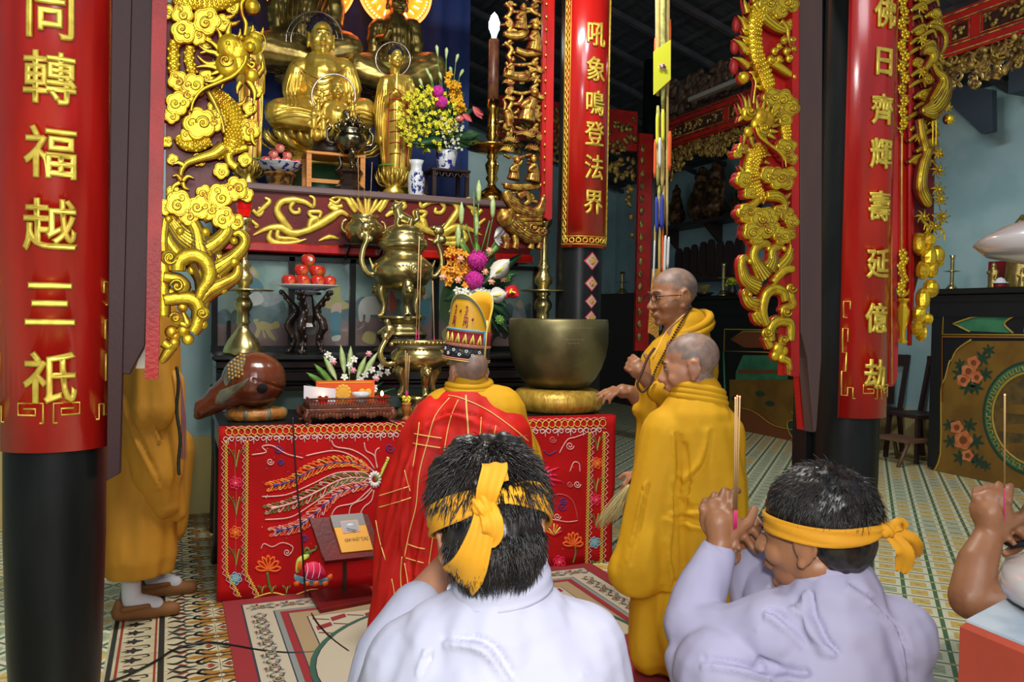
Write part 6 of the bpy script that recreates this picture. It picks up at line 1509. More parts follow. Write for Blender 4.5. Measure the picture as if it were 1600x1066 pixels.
for i,(yo,rr) in enumerate(((0,33),(7,34.5),(14,37))):
    c=PD(733,599+yo,D); k=D/F; b.tube([c+V((rr*k*cos(a),rr*k*.92*sin(a),-.018*cos(a-1.2)*0+.012*sin(a+.4)-.02*max(0,sin(a)))) for a in [2*PI*j/30 for j in range(30)]],[.016]*30,8,closed=True,flat=1)
b.build('folded_collar',ROBE,t)
k=PB()
k.c((712,652,D-.01,50),(736,650,D-.01,52)); k.c((728,665,D-.01,66),(738,760,D-.01,94),(733,960,D-.02,122),(725,1010,D-.02,128))
k.c((740,648,D-.03,44),(784,684,D-.055,48),(790,742,D-.06,46),(785,830,D-.06,54),(775,960,D-.05,70)); k.c((690,668,D-.02,54),(668,730,D-.03,58),(648,800,D-.05,58),(640,880,D-.07,56),(634,950,D-.09,58),(630,1000,D-.09,58)); k.c((648,800,D-.05,55),(612,900,D-.1,32),(596,985,D-.12,26)); k.c((760,700,D-.005,62),(778,760,D,52),(775,860,D,50))
kdisp=fold_f((18,18,2.2),.020,11,top=1.05,extra=wrinkle([[PD(x,y,3.25) for x,y in L] for L in (((640,700),(625,800),(600,900),(585,980)),((690,760),(672,860),(668,960)),((655,660),(700,640),(760,660)),((640,720),(632,820),(640,900)))],.03,.014))
k.make('kasaya',KAS,t,voxel=.010,smooth=7,disp=kdisp)
b=MB(); kk=mpp(PD(700,700,D))
def seam(pts,w=.9): 
    P=drape(k.bvh,pts,.0025,5)
    if len(P)>2: b.tube(P,w*kk,5)
for L in (((728,618),(729,640),(731,665),(732,690)),((700,618),(720,622),(760,640),(800,668),(826,690)),((716,625),(705,650),(698,680),(692,720),(684,780),(676,840),(668,900),(665,960)),((702,622),(680,650),(668,690),(655,740),(650,790),(640,830),(632,870)),((655,660),(650,700),(645,730)),((647,678),(670,682),(690,685)),((645,693),(668,697),(688,700)),((632,735),(637,755),(641,768)),((592,775),(615,768),(640,760)),((592,793),(617,786),(642,778)),((585,800),(592,840),(602,875)),((628,870),(626,900),(628,940)),((636,850),(652,856),(664,858)),((634,872),(650,877),(662,880)),((632,880),(638,920),(637,960)),((752,652),(750,680),(746,705)),((775,665),(770,690)),((612,905),(616,930),(612,960)),((578,985),(600,990),(625,1000))): seam(L,1.6 if L[0]==(728,618) else .85)
b.build('gold_seams',GTHR,t)
# tall hat: two pointed shields
hat=thing('ritual_hat',PD(728,567,D),'tall pointed yellow hat with red and black bands, worn above the red kasaya','hat')
HM=Matrix.Translation(PD(728,563,D))@Matrix.Rotation(math.radians(5),4,'Y')@Matrix.Rotation(math.radians(3),4,'X'); k=D/F
HY=mat('hat_yellow_satin',(.72,.36,.01),.5); HB=mat('hat_black_band',(.015,.015,.02),.6); HR=mat('hat_red_band',(.35,.01,.02),.6); HG=mat('hat_grey_trim',(.14,.16,.12),.6); HC=mat('hat_blue_trim',(.10,.30,.45),.6); HW=mat('hat_white_thread',(.75,.75,.7),.6); HP=mat('hat_pink_trim',(.5,.16,.2),.6); HGG=mat('hat_gold_figures',(.72,.55,.12),.4,metal=.3)
def HP_(a,z,dr=0): # angle from the back (towards camera), height in px
    r=(36.5-.06*max(0,z))*k+dr; return HM@V((r*sin(a),-r*cos(a)*.95,z*k))
def shield(a0,a1,peak,mi_in,build):
    n=22; g=MB()
    for i in range(n+1):
        u=i/n; a=a0+(a1-a0)*u
    zt=lambda u: 46+(102-46)*math.sin(PI*min(1,max(0,(u-peak[0])/(peak[1]-peak[0]))))**.62 if peak[0]<u<peak[1] else 46
    return zt
hb=MB()
def wall(a0,a1,f0,f1,dr,mi,n=26,m=6,th=.003):
    vs=[];
    for s_ in (0,1):
        for j in range(m+1):
            for i in range(n+1):
                u=i/n; a=a0+(a1-a0)*u; z0,z1=f0(u),f1(u); vs.append(HP_(a,z0+(z1-z0)*j/m,dr-(th if s_ else 0)))
    K=(n+1)*(m+1); fs=[]
    for j in range(m):
        for i in range(n): q=j*(n+1)+i; fs+=[(q,q+1,q+n+2,q+n+1),(K+q+1,K+q,K+q+n+1,K+q+n+2)]
    for i in range(n): q=m*(n+1)+i; fs+=[(q,q+1,K+q+1,K+q),(i+1,i,K+i,K+i+1)]
    for j in range(m): q=j*(n+1); fs+=[(q+n+1,q,K+q,K+q+n+1),(q+n,q+2*n+1,K+q+2*n+1,K+q+n)]
    hb.add(vs,fs,mi)
Z=lambda z:(lambda u:z)
A0,A1=-2.3,.55 # main shield: peak towards the left side of the picture
zt=lambda u: 40+62*max(0,sin(PI*(min(1,max(0,u))*.95+.03)))**.55
wall(A0,A1,Z(0),zt,0,0); wall(A1,2*PI+A0,Z(0),lambda u:40+(70)*max(0,sin(PI*u))**.6,-.001,0)
hb.build('satin_body',HY,hat); hb=MB()
wall(A0+.05,A1-.05,Z(5),Z(22),.0015,0,m=2); wall(A1+.05,1.9,Z(5),Z(22),.0015,0,m=2); hb.build('black_band',HB,hat); hb=MB()
wall(A0+.12,A1-.12,Z(27),Z(45),.0015,0,m=2); wall(A1+.10,1.7,Z(27),Z(48),.0015,0,m=2); hb.build('red_band',HR,hat); hb=MB()
wall(A0+.05,A1-.03,lambda u:min(zt(u)-5,94),zt,.002,0,m=2); hb.build('jewelled_edge',HG,hat)
b=MB()
def hl(pts,w,mi): b.tube([HP_(a,z,.0028) for a,z in pts],w*k,5,mi=mi)
for z,mi in ((1.0,3),(23.5,2),(25,2),(3.5,2)): hl([(A0+.1+(A1-A0-.2)*i/20,z) for i in range(21)],.9,mi); hl([(A1+.05+(1.9-A1)*i/14,z) for i in range(15)],.9,mi)
hl([(A0+.1+(A1-.07-A0-.1)*i/20,47.5) for i in range(21)],1.8,0); hl([(A1-.10,27),(A1-.10,36),(A1-.12,48)],1.8,0)
hl([(A1,0),(A1,30),(A1,66)],1.6,3)
hl([(A0+(A1-A0)*i/26,zt(i/26)) for i in range(27)],1.0,3)
hl([(A1+(2*PI+A0-A1)*i/26,40+70*max(0,sin(PI*i/26))**.6) for i in range(27)],1.0,3)
for i in range(6):
    a=-1.45+i*.33; hl([(a-.10,28),(a-.04,34),(a,41),(a+.04,34),(a+.08,28)],2.0,3); 
rd=random.Random(6)
for i in range(7): 
    a=-1.5+i*.29; z=13+3*(-1)**i
    for q in range(5): p=HP_(a+.055*cos(q*1.256),z+1.8*sin(q*1.256),.002); b.ell(p,1.1*k,u=6,w=4,mi=1)
for i in range(40): a=rd.uniform(-1.5,.45); b.ell(HP_(a,rd.uniform(7,20),.002),.7*k,u=5,w=4,mi=rd.choice((2,3,0,4)))
# embroidered characters and stars
for ca,sc_ in ((-.55,1.0),(-1.15,.8)):
    for L in (((0,91),(.035,88.5),(0,86),(-.035,88.5),(0,91)),((0,86),(.045,83.5),(.01,81),(-.05,82)),((.01,81),(.02,77),(-.06,77)),((-.07,74),(.08,73)),((-.05,74),(-.05,62),(-.08,60)),((.02,73),(.02,62)),((.08,73),(.09,58),(.05,60)),((-.07,67),(.06,66))): hl([(ca+x*sc_*1.25,z-6) for x,z in L],.7,5)
for ca,z in ((-.85,76),(-.22,65)):
    for q in range(5): hl([(ca,z),(ca+.05*cos(q*1.256),z+2.6*sin(q*1.256))],.8,5)
b.build('embroidery',[HC,HW,HP,HGG,mat('hat_green',(.08,.2,.1),.6),mat('hat_maroon',(.22,.01,.02),.6)],hat)
# ---------- near kneeling monk ----------
D=3.12; t=person('person',(1.82,2.72,0),'kneeling shaven-headed person in plain yellow robe seen from behind, holding a whisk')
M=headM(1079,572,D,-58,10,0,1.02); b=PB(); add_head(b,M,fat=1.12)
b.c((1090,620,D,30),(1090,700,D,48),(1085,900,D,55),(1080,985,D,50)); b.c((1050,690,D,35),(1020,760,D-.02,24),(1000,745,D-.02,15)); b.c((1125,690,D,28),(1120,790,D+.06,20),(1090,800,D+.25,16))
hand(b,PD(1003,738,D-.03),frame((-.5,.2,-.75),(-.7,-.5,.2)),.95,(.55,.6,.6,.65)); hand(b,PD(1085,795,D+.27),frame((-.7,.6,.2),(0,-1,0)),.9)
b.make('body',[SKIN,SCALP],t,voxel=.0065,smooth=3,picker=scalp_pick(M)); head_details(M,t)
b=PB()
b.c((1093,618,D,37),(1090,650,D,48)); b.c((1050,690,D,52),(1112,680,D,50)); b.c((1085,665,D,62),(1098,760,D,70),(1095,880,D,76),(1080,990,D,78))
b.c((1046,680,D-.02,46),(1026,760,D-.05,42),(1010,840,D-.07,46),(996,890,D-.08,46)); b.c((1026,780,D-.05,44),(1030,880,D-.07,44)); b.c((980,860,D-.06,22),(1000,915,D-.09,20)); b.c((1125,680,D,40),(1122,790,D,42))
b.c((1040,900,D,50),(1028,1010,D,48)); b.c((1120,900,D,50),(1110,1010,D,50))
ws=wrinkle([[PD(x,y,2.95) for x,y in L] for L in (((1050,650),(1062,700),(1064,750),(1056,830),(1046,900)),((1110,690),(1095,730),(1066,755)),((1064,800),(1110,795),(1150,775)),((1055,812),(1100,822),(1150,818)),((1050,860),(1056,910),(1050,970)),((1010,700),(1000,780),(985,860)))],.022,.012)
b.make('robe',ROBE,t,voxel=.009,smooth=6,disp=fold_f((16,16,3),.012,5,top=.78,extra=ws))
rb=b
c=MB()
for i,(yo,rr) in enumerate(((0,36),(8,38),(16,40))):
    cc=PD(1092,604+yo,D); k=D/F; c.tube([cc+V((rr*k*cos(a),rr*k*.95*sin(a),-.03*cos(a+PI-.2)*-.6-.01)) for a in [2*PI*j/30 for j in range(30)]],[.017]*30,8,closed=True)
c.build('folded_collar',ROBE,t)
# sleeve mouth
c=MB(); P=drape(rb.bvh,((960,893),(985,912),(1010,930),(1022,938)),.003,4)
pass
# whisk
wk=thing('horsehair_whisk',PD(990,745,D),'pale straw coloured whisk hanging down from the hand of the kneeling person','whisk'); rd=random.Random(2)
b=MB(); b.tube([PD(1003,722,D-.03),PD(984,757,D-.05)],[.010,.007],8); b.build('handle',DARKW,wk)
b=MB()
for i in range(150):
    u=rd.random(); e=PD(929+u*36,824+rd.uniform(-10,6)+(-12*u),D-.05+rd.uniform(-.03,.03)); s0=PD(985,755,D-.05); m_=s0.lerp(e,.5)+V((rd.uniform(-.012,.012),rd.uniform(-.012,.012),rd.uniform(-.01,.012))); b.tube(cr([s0,m_,e],3),[.0012,.0012,.0004],3)
b.build('hair_tuft',mat('pale_horsehair',(.52,.42,.18),.5),wk)['kind']='stuff'
# ---------- standing monk with glasses ----------
D=3.95; t=person('person',(2.2,3.32,0),'standing shaven-headed person in yellow robe with glasses and brown bead string')
M=headM(1052,464,D,-86,6,2,1.13); b=PB(); add_head(b,M,fat=1.2)
b.c((1068,505,D,28),(1068,560,D,50),(1060,760,D,45),(1045,930,D,30),(1040,944,D,20)); b.c((1035,560,D,28),(1015,640,D,20),(985,612,D-.05,10)); b.c((1095,570,D,28),(1070,650,D-.15,20),(1005,590,D-.2,10))
hand(b,PD(990,612,D-.03),frame((-1,.1,.05),(0,-.2,1)),1.15,(.25,.35,.45,.5)); hand(b,PD(1012,592,D-.2),frame((-.5,.2,.5),(-.3,-1,0)),1.1,(.7,.8,.9,.9))
b.make('body',[SKIND,SCALP],t,voxel=.0065,smooth=3,picker=scalp_pick(M)); head_details(M,t,glasses=True,brow=mat('grey_brow',(.06,.05,.05),.8))
b=PB()
b.c((1074,512,D,34),(1070,545,D,44)); b.c((1045,560,D,38),(1080,560,D,34)); b.c((1062,570,D,50),(1056,680,D,56),(1050,800,D,54),(1045,925,D,55))
b.c((1035,570,D,36),(1022,620,D-.02,30),(1002,640,D-.05,16)); b.c((1018,600,D-.03,26),(1008,760,D-.03,18),(1010,860,D,18)); b.c((1090,580,D-.08,34),(1070,640,D-.15,30),(1030,610,D-.2,20)); b.c((1060,650,D-.16,26),(1045,690,D-.17,22)); b.c((1000,608,D-.03,10),(1020,625,D-.03,18))
ws=wrinkle([[PD(x,y,3.8) for x,y in L] for L in (((1075,520),(1050,560),(1030,620),(1020,680)),((1095,540),(1085,600)),((1040,640),(1050,680),(1075,700)))],.022,.012)
b.make('robe',ROBE,t,voxel=.010,smooth=6,disp=fold_f((18,18,2.5),.013,9,top=1.2,extra=ws)); rb=b
c=MB()
for yo,rr in ((0,33),(9,35)):
    cc=PD(1076,502+yo,D); k=D/F; c.tube([cc+V((rr*k*cos(a),rr*k*.95*sin(a),.05*cos(a-.3)-.01)) for a in [2*PI*j/30 for j in range(30)]],[.020]*30,8,closed=True)
c.build('folded_collar',ROBE,t)
c=MB()
for L in (((1080,482),(1060,500),(1040,520),(1020,560)),((1034,640),(1036,670),(1040,700))):
    P=drape(rb.bvh,L,.003,4)
    if len(P)>2: c.tube(P,.0035,5)
c.build('gold_trim',GTHR,t)
BEAD=mat('dark_wood_bead',(.07,.02,.008),.35)
c=MB(); k=D/F
L1=[cast(rb.bvh,x,y,.012) for x,y in smooth2(((1086,476),(1074,488),(1058,515),(1040,548),(1026,575),(1020,590)),8)]; L1=[p for p in L1 if p]
P=cr(L1,2); acc=0
for i in range(1,len(P)):
    acc+=(P[i]-P[i-1]).length
    if acc>.010: acc=0; c.ell(P[i],.0062,u=7,w=5)
for x,y in smooth2(((1022,545),(1012,560),(1004,580),(996,600),(1004,612),(1016,600),(1021,588)),7): c.ell(PD(x,y,D-.24),.0066,u=7,w=5)
c.build('bead_string',BEAD,t)
# ---------- monk behind the left post ----------
D=3.66; t=person('person',(-.08,3.97,0),'person in ochre robe, white socks and brown shoes, standing behind the left brown planks')
M=headM(232,398,D,88,8,0,1.0); b=PB(); add_head(b,M)
b.c((222,440,D,26),(222,520,D,46),(226,700,D,40),(215,850,D,24)); b.c((240,700,D,30),(235,850,D+.2,22)); b.c((222,500,D-.1,26),(215,560,D-.08,20),(212,520,D+.1,13)); hand(b,PD(212,520,D+.1),frame((.3,.2,1),(0,-1,0)),.9)
b.make('body',[SKIN,SCALP],t,voxel=.008,smooth=3,picker=scalp_pick(M)); head_details(M,t)
b=PB(); b.c((222,440,D,32),(222,500,D,50)); b.c((220,500,D,56),(225,650,D,58),(215,790,D,58),(214,868,D,60)); b.c((245,600,D,40),(238,720,D,46),(232,790,D,44)); b.c((225,520,D-.1,34),(235,640,D-.12,40)); 
def cut(p,n):
    z0=PD(215,893,D).z
    if p.z<z0: p.z=z0+.002*noise.noise(p*30)
    return p
ws=wrinkle([[PD(x,y,3.48) for x,y in L] for L in (((215,600),(235,640),(262,700),(272,745)),((200,640),(222,700),(250,760)),((222,800),(224,850),(226,893)),((180,760),(210,785),(245,808)))],.02,.012)
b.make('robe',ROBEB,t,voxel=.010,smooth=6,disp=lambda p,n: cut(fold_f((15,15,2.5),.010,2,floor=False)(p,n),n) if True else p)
b=PB(); b.c((200,610,D-.06,34),(230,640,D-.06,48),(244,740,D-.06,42),(258,790,D-.06,22)); b.c((200,700,D-.05,40),(240,770,D-.06,26)); b.c((262,600,D-.02,24),(272,700,D-.02,18),(276,800,D,16))
b.make('sleeve',ROBEB,t,voxel=.009,smooth=5,disp=lambda p,n: ws(fold_f((15,15,3),.008,6,floor=False)(p,n),n))
b=PB(); b.c((262,700,D+.2,40),(258,820,D+.2,34)); 
def cut2(p,n):
    z0=PD(270,858,D+.2).z
    if p.z<z0: p.z=z0
    return p
b.make('robe_front_panel',ROBEB,t,voxel=.010,smooth=5,disp=cut2)
SOCK=mat('white_sock',(.52,.50,.52),.9,bump=.3,bscale=500,dist=.001); SHOE=mat('brown_cloth_shoe',(.19,.07,.012),.7,bump=.2,bscale=200,dist=.001)
for (x,y,dd,kk) in ((205,0,D,1),(238,0,D+.30,1)):
    zc=0; p=PD(x,930,dd); p.z=0; u=V((.96,.05,0)).normalized(); s=dd/F
    b=Blob(); b.cap(p+V((0,0,.26)),.043,p+V((0,0,.10)),.040); b.cap(p+V((0,0,.085)),.038,p+u*.10+V((0,0,.055)),.034); b.make('sock',SOCK,t,voxel=.006,smooth=4)
    b=Blob(); b.cap(p-u*.045+V((0,0,.036)),.036,p+u*.06+V((0,0,.036)),.040); b.cap(p+u*.06+V((0,0,.035)),.041,p+u*.17+V((0,0,.026)),.032); b.cap(p-u*.05+V((0,0,.045)),.030,p-u*.052+V((0,0,.085)),.014)
    for q in (-1,1): b.cap(p-u*.03+V((0,.036*q,.06)),.012,p+u*.07+V((0,.030*q,.065)),.012)
    def fl(p_,n): 
        if p_.z<.003: p_.z=.003
        return p_
    b.make('shoe',SHOE,t,voxel=.006,smooth=4,disp=fl)
b=MB(); 
for i in range(60): q=PD(276+.3*i*.3+2*sin(i*.2),575+i*2.8,D-.12); b.ell(q,.0075,u=6,w=5)
o=b.build('bead_string',mat('dark_green_bead',(.006,.012,.008),.4),t)
b=MB()
for i in range(16): x=283+i*.5; b.tube([PD(282,585,D-.12),PD(x,650,D-.12),PD(x+1.5*sin(i),716+3*cos(i),D-.12)],.0012,4)
b.build('tassel',mat('faded_tassel',(.28,.10,.12),.7),t)
# ---------- man in the middle foreground ----------
D=1.30; t=person('person',(.47,1.2,0),'person in pale blue shirt with yellow headband, kneeling in the middle foreground')
M=headM(764,824,D,12,12,-3,.93); b=PB(); add_head(b,M,neck=False)
b.c((772,850,D,52),(783,905,D,54),(780,1010,D+.01,64)); b.c((780,1010,D,70),(770,1250,D,90),(770,1500,D,90)); b.c((690,1040,D+.02,34),(612,1085,D+.12,34),(648,955,D+.20,36),(706,880,D+.26,25)); b.c((880,1040,D+.02,34),(930,1130,D+.05,40),(880,1000,D+.25,34),(800,880,D+.30,26))
hand(b,PD(706,880,D+.26),frame((.35,.25,.9),(-.9,.3,.2)),1.0,(.1,.12,.15,.2)); hand(b,PD(800,880,D+.30),frame((-.25,.25,.9),(.9,.3,.2)),1.0,(.1,.12,.15,.2))
b.make('body',SKIN,t,voxel=.0045,smooth=4)
head_details(M,t)
b=PB()
b.c((785,925,D,62),(782,945,D,80)); b.c((650,1030,D+.02,72),(760,1000,D,98),(900,1020,D+.02,82)); b.c((770,1010,D,110),(762,1200,D,190),(760,1500,D,200)); b.c((905,1020,D+.02,80),(935,1160,D+.03,76)); b.c((640,1040,D+.02,72),(612,1110,D+.10,62)); b.c((600,1100,D+.12,66),(610,1030,D+.17,54),(650,950,D+.20,44)); b.c((820,990,D,86),(860,1100,D,120)); b.c((700,1010,D,80),(680,1120,D,110))
ws=wrinkle([[PD(x,y,1.2) for x,y in L] for L in (((655,965),(662,1000),(650,1040)),((690,960),(730,935),(790,925)),((860,940),(920,990),(950,1060)),((640,1000),(600,1030),(560,1066)),((880,960),(900,1010),(935,1050)),((700,1000),(760,1010),(800,1066)),((630,930),(615,970),(590,1000)))],.015,.011)
b.make('shirt',SHIRT,t,voxel=.0055,smooth=8,disp=lambda p,n: ws(p+n*(.009*noise.noise(V((p.x*7+4,p.y*7,p.z*6)))+.0022*noise.noise(V((p.x*30,p.y*20,p.z*22)))),n))
def trousers(x,d,w=70):
    q=PB(); p=PD(x,1300,d)
    for s_ in (-1,1): q.cap(V((p.x+s_*.10,p.y,.42)),.11,V((p.x+s_*.12,p.y+.22,.09)),.085); q.cap(V((p.x+s_*.12,p.y+.20,.085)),.08,V((p.x+s_*.10,p.y-.20,.06)),.055)
    q.make('trousers',MATS.get('lilac_grey_cotton') or SHIRT,t,voxel=.015,smooth=5)
trousers(760,D)
c=MB(); Pn=[]
cc=PD(785,902,D)
for j in range(26):
    a=2*PI*j/26; Pn.append(cc+V((.074*cos(a),.068*sin(a),.012*cos(a)*1-.018*sin(a)*.2+.010*sin(a))))
strip(c,[Pn[i%26] for i in range(0,26,2)]+[Pn[0]],[.040]*2,[V((cos(2*PI*j/13),sin(2*PI*j/13),.25)) for j in range(14)],.004,.0012,3)
c.build('collar',SHIRT,t)
c=MB(); e=PD(650,950,D+.20); d=(PD(700,885,D+.25)-e).normalized()
c.tube([e-d*.012,e+d*.004,e+d*.005],[.0455,.0425,.040],24,caps=False); c.build('cuff',SHIRT,t)
# hair
b=Blob(); R=M.to_3x3().normalized(); b.ell(M@V((0,-.018,.050)),(.086,.098,.084),rot=R,u=28,w=18); b.ell(M@V((0,-.052,-.01)),(.074,.062,.070),rot=R); 
rd=random.Random(8)
for x,z,r in ((-.052,.085,.040),(.052,.085,.038),(-.03,.115,.036),(.03,.112,.038),(0,.12,.03),(-.072,.062,.030),(.072,.058,.028)): b.ell(M@V((x,-.025,z)),r)
b.make('hair_mass',HAIR,t,voxel=.005,smooth=3,disp=lambda p,n:p+n*(.007*noise.noise(V((p.x*60,p.y*60,p.z*22)))+.003*noise.noise(p*120)))
def flow1(q):
    c_=V((.02,-.15,.98)); v=(q-c_); return (v-V((0,0,.25))).normalized()
hairdo(M,t,4600,.036,lambda q:q.z>.12+.25*q.y and (q.y<.62),flow1,rad=(.090,.106,.098),c0=(0,-.018,.044),r=.00085,lift=.34,seed=3,curl=.32)
hairdo(M,t,1800,.026,lambda q:q.z<.15 and q.y<.15,lambda q:V((q.x*.3,0,-1)),rad=(.078,.070,.085),c0=(0,-.050,-.018),r=.0008,lift=.2,seed=5,curl=.3)
# headband
BM=M@Matrix.Translation((0,-.014,.020))@Matrix.Rotation(math.radians(-14),4,'X')
def bandring(BM,rx,ry,w,name='headband',N_=40,skip=()):
    c=MB(); rings=[]; across=9
    for i in range(N_):
        a=2*PI*i/N_; nn=V((sin(a),-cos(a),0)); pinch=1-.45*math.exp(-(min(a,2*PI-a)/.35)**2); rr=[]
        for side in (1,-1):
            for k in range(across):
                v=(k/(across-1)*2-1)*side; h=.0016*sin(v*side*5+a*3)+.0012*sin(v*side*11+a*5)
                rr.append(BM@(V((rx*sin(a),-ry*cos(a),0))+nn*(h+.0025*side+(.004 if pinch<.8 else 0)*(1-v*v))+V((0,0,w/2*v*pinch+.006*sin(a*2+.5)))))
        rings.append(rr)
    c.loft(rings+[rings[0]],cap=False); return c.build(name,BANDC,t)
bandring(BM,.100,.116,.044)
kn=PD(757,792,D-.128); 
b=Blob(); b.ell(kn,(.019,.014,.016)); b.cap(kn+V((-.012,0,.004)),.009,kn+V((.012,0,-.006)),.011); b.cap(kn+V((.0,-.004,.012)),.010,kn+V((.004,-.004,-.014)),.009)
b.make('headband_knot',BANDC,t,voxel=.003,smooth=3,disp=lambda p,n:p+n*.0018*sin(p.x*500+p.z*300))
out=(CAM-kn).normalized()
c=MB(); strip(c,[kn+V((0,0,.0)),PD(763,765,D-.142),PD(773,732,D-.134),PD(772,727,D-.12),PD(779,755,D-.118)],[.026,.032,.036,.034,.03],[out,out,out,V((0,0,1)),out],.003,.0016,3); c.build('headband_tail',BANDC,t)
c=MB(); strip(c,[kn,PD(752,830,D-.135),PD(740,870,D-.13),PD(728,895,D-.11),PD(716,908,D-.08)],[.022,.034,.046,.056,.060],[out],.003,.0022,4,seed=1); c.build('headband_tail',BANDC,t)
c=MB(); strip(c,[kn,PD(768,812,D-.142),PD(770,832,D-.14),PD(764,842,D-.13),PD(755,832,D-.12)],[.020,.030,.030,.028,.024],[out],.003,.0022,4,seed=2); c.build('headband_loop',BANDC,t)
c=MB(); c.ell(PD(706,921,D+.02),(.0085,.004,.010)); c.build('white_button',mat('white_fabric',(.65,.66,.75),.8),t)
# ---------- man at right with folded hands ----------
D=1.50; t=person('person',(1.15,1.25,0),'person in pale lilac shirt with yellow headband bowing over joined hands, at the right')
M=headM(1275,832,D,-28,6,0,.93); b=PB(); add_head(b,M,neck=False)
b.c((1284,850,D,44),(1302,915,D,48),(1310,1000,D,60)); b.c((1310,1010,D,66),(1300,1200,D,90),(1300,1400,D,90)); b.c((1180,1010,D+.03,34),(1078,982,D+.10,34),(1110,880,D+.16,27),(1127,852,D+.16,21)); b.c((1360,1030,D,34),(1270,1000,D+.3,36),(1200,900,D+.26,30),(1172,850,D+.22,20))
hw=PD(1127,856,D+.16)
hand(b,hw,frame(PD(1122,806,D+.17)-hw,V((-.75,-.65,.1))),1.0,(.62,.75,.85,.95),(.2,.5)); 
hw2=PD(1196,850,D+.24); hand(b,hw2,frame(PD(1160,818,D+.18)-hw2,V((.3,.9,.3))),.95,(.45,.7,.85,.9),(.3,.4))
b.make('body',SKIND,t,voxel=.004,smooth=3); head_details(M,t)
b=PB()
b.c((1300,905,D,56),(1300,940,D,84)); b.c((1220,985,D,70),(1390,1000,D,72)); b.c((1300,990,D,100),(1270,1180,D,170),(1270,1400,D,190)); b.c((1370,990,D,66),(1390,1120,D,76),(1390,1200,D,90)); b.c((1210,990,D,70),(1150,1000,D+.04,58),(1086,985,D+.09,46)); b.c((1082,975,D+.10,46),(1098,915,D+.14,37),(1117,868,D+.16,27)); b.c((1130,1060,D,80),(1200,1150,D,100)); b.c((1220,960,D+.12,52),(1205,900,D+.22,44),(1192,855,D+.24,30)); b.c((1185,930,D+.2,44),(1190,860,D+.23,34)); b.c((1070,1030,D+.06,30),(1100,1100,D,50))
ws=wrinkle([[PD(x,y,1.42) for x,y in L] for L in (((1040,950),(1080,985),(1130,985),(1160,960)),((1100,930),(1118,900),(1140,950)),((1160,960),(1200,950),(1240,985)),((1245,925),(1270,970),(1300,1020)),((1350,930),(1400,980),(1420,1066)),((1080,990),(1130,1005),(1170,975)),((1110,1030),(1200,1050),(1300,1066)),((1050,960),(1110,955),(1150,935)),((1195,860),(1185,900),(1200,940)))],.015,.013)
b.make('shirt',mat('lilac_grey_cotton',(.40,.38,.52),.8,c2=(.36,.34,.48),vscale=5,bump=.12,bscale=400,dist=.001),t,voxel=.0055,smooth=7,disp=lambda p,n: ws(p+n*(.010*noise.noise(V((p.x*7+9,p.y*7,p.z*6)))+.0028*noise.noise(V((p.x*30,p.y*22,p.z*22)))),n))
SH2=MATS['lilac_grey_cotton']; trousers(1290,D)
c=MB(); cc=PD(1304,905,D); Pn=[cc+V((.074*cos(a),.066*sin(a),-.016*cos(a-.6)+.012*sin(a)*0)) for a in [2*PI*j/13 for j in range(13)]]
strip(c,Pn+[Pn[0]],[.036],[V((cos(2*PI*j/13),sin(2*PI*j/13),.3)) for j in range(14)],.004,.0012,3); c.build('collar',SH2,t)
for (e,q,r) in ((PD(1117,868,D+.16),PD(1127,850,D+.16),.034),(PD(1192,855,D+.24),PD(1186,812,D+.22),.035)):
    c=MB(); d=(q-e).normalized(); c.tube([e-d*.015,e+d*.006,e+d*.016,e+d*.017],[r*1.02,r,r*.94,r*.86],24,caps=False); c.build('cuff',SH2,t)
b=Blob(); R=M.to_3x3().normalized(); b.ell(M@V((0,-.016,.044)),(.082,.100,.084),rot=R,u=28,w=18); b.ell(M@V((0,-.052,-.01)),(.068,.056,.060),rot=R)
b.make('hair_mass',HAIR,t,voxel=.005,smooth=3,disp=lambda p,n:p+n*.003*noise.noise(p*90))
def flow2(q): v=q-V((.05,-.35,.93)); return (v+V((-.3*q.z,.2,0))).normalized()
hairdo(M,t,4600,.025,lambda q:q.z>.10+.2*q.y and q.y<.72,flow2,rad=(.086,.103,.090),c0=(0,-.016,.040),r=.0008,lift=.25,seed=13,curl=.28)
BM=M@Matrix.Translation((0,-.014,.016))@Matrix.Rotation(math.radians(2),4,'X')
bandring(BM,.094,.109,.034)
kn=BM@V((.004,-.116,0)); out=(CAM-kn).normalized()
b=Blob(); b.ell(kn,(.017,.014,.013)); b.cap(kn+V((-.012,0,.006)),.008,kn+V((.012,0,-.004)),.009); b.make('headband_knot',BANDC,t,voxel=.003,smooth=3,disp=lambda p,n:p+n*.0018*sin(p.x*500+p.z*300))
for pts,w,sd_ in (([kn,kn+V((.03,-.02,-.012)),kn+V((.055,-.01,-.035)),kn+V((.075,0,-.05))],[.016,.026,.030,.012],1),([kn,kn+V((.018,-.02,-.03)),kn+V((.03,-.01,-.055)),kn+V((.035,0,-.075))],[.016,.028,.030,.018],2),([kn,kn+V((.01,-.012,.012)),kn+V((.026,-.008,.010)),kn+V((.03,0,-.004))],[.014,.022,.02,.014],3)):
    c=MB(); strip(c,pts,w,[out],.003,.002,3,seed=sd_); c.build('headband_tail',BANDC,t)
tip=PD(1147,822,D+.15)
for i,(x,y) in enumerate(((1149,622),(1152,619),(1156,620))):
    e=PD(x,y,D+.03); stick(tip+V((i*.003,0,-.02)),e,.0016,['left','middle','right'][i]+' of three pink-ended incense sticks held by the person in the lilac shirt','incense held by the bowing person',.20)
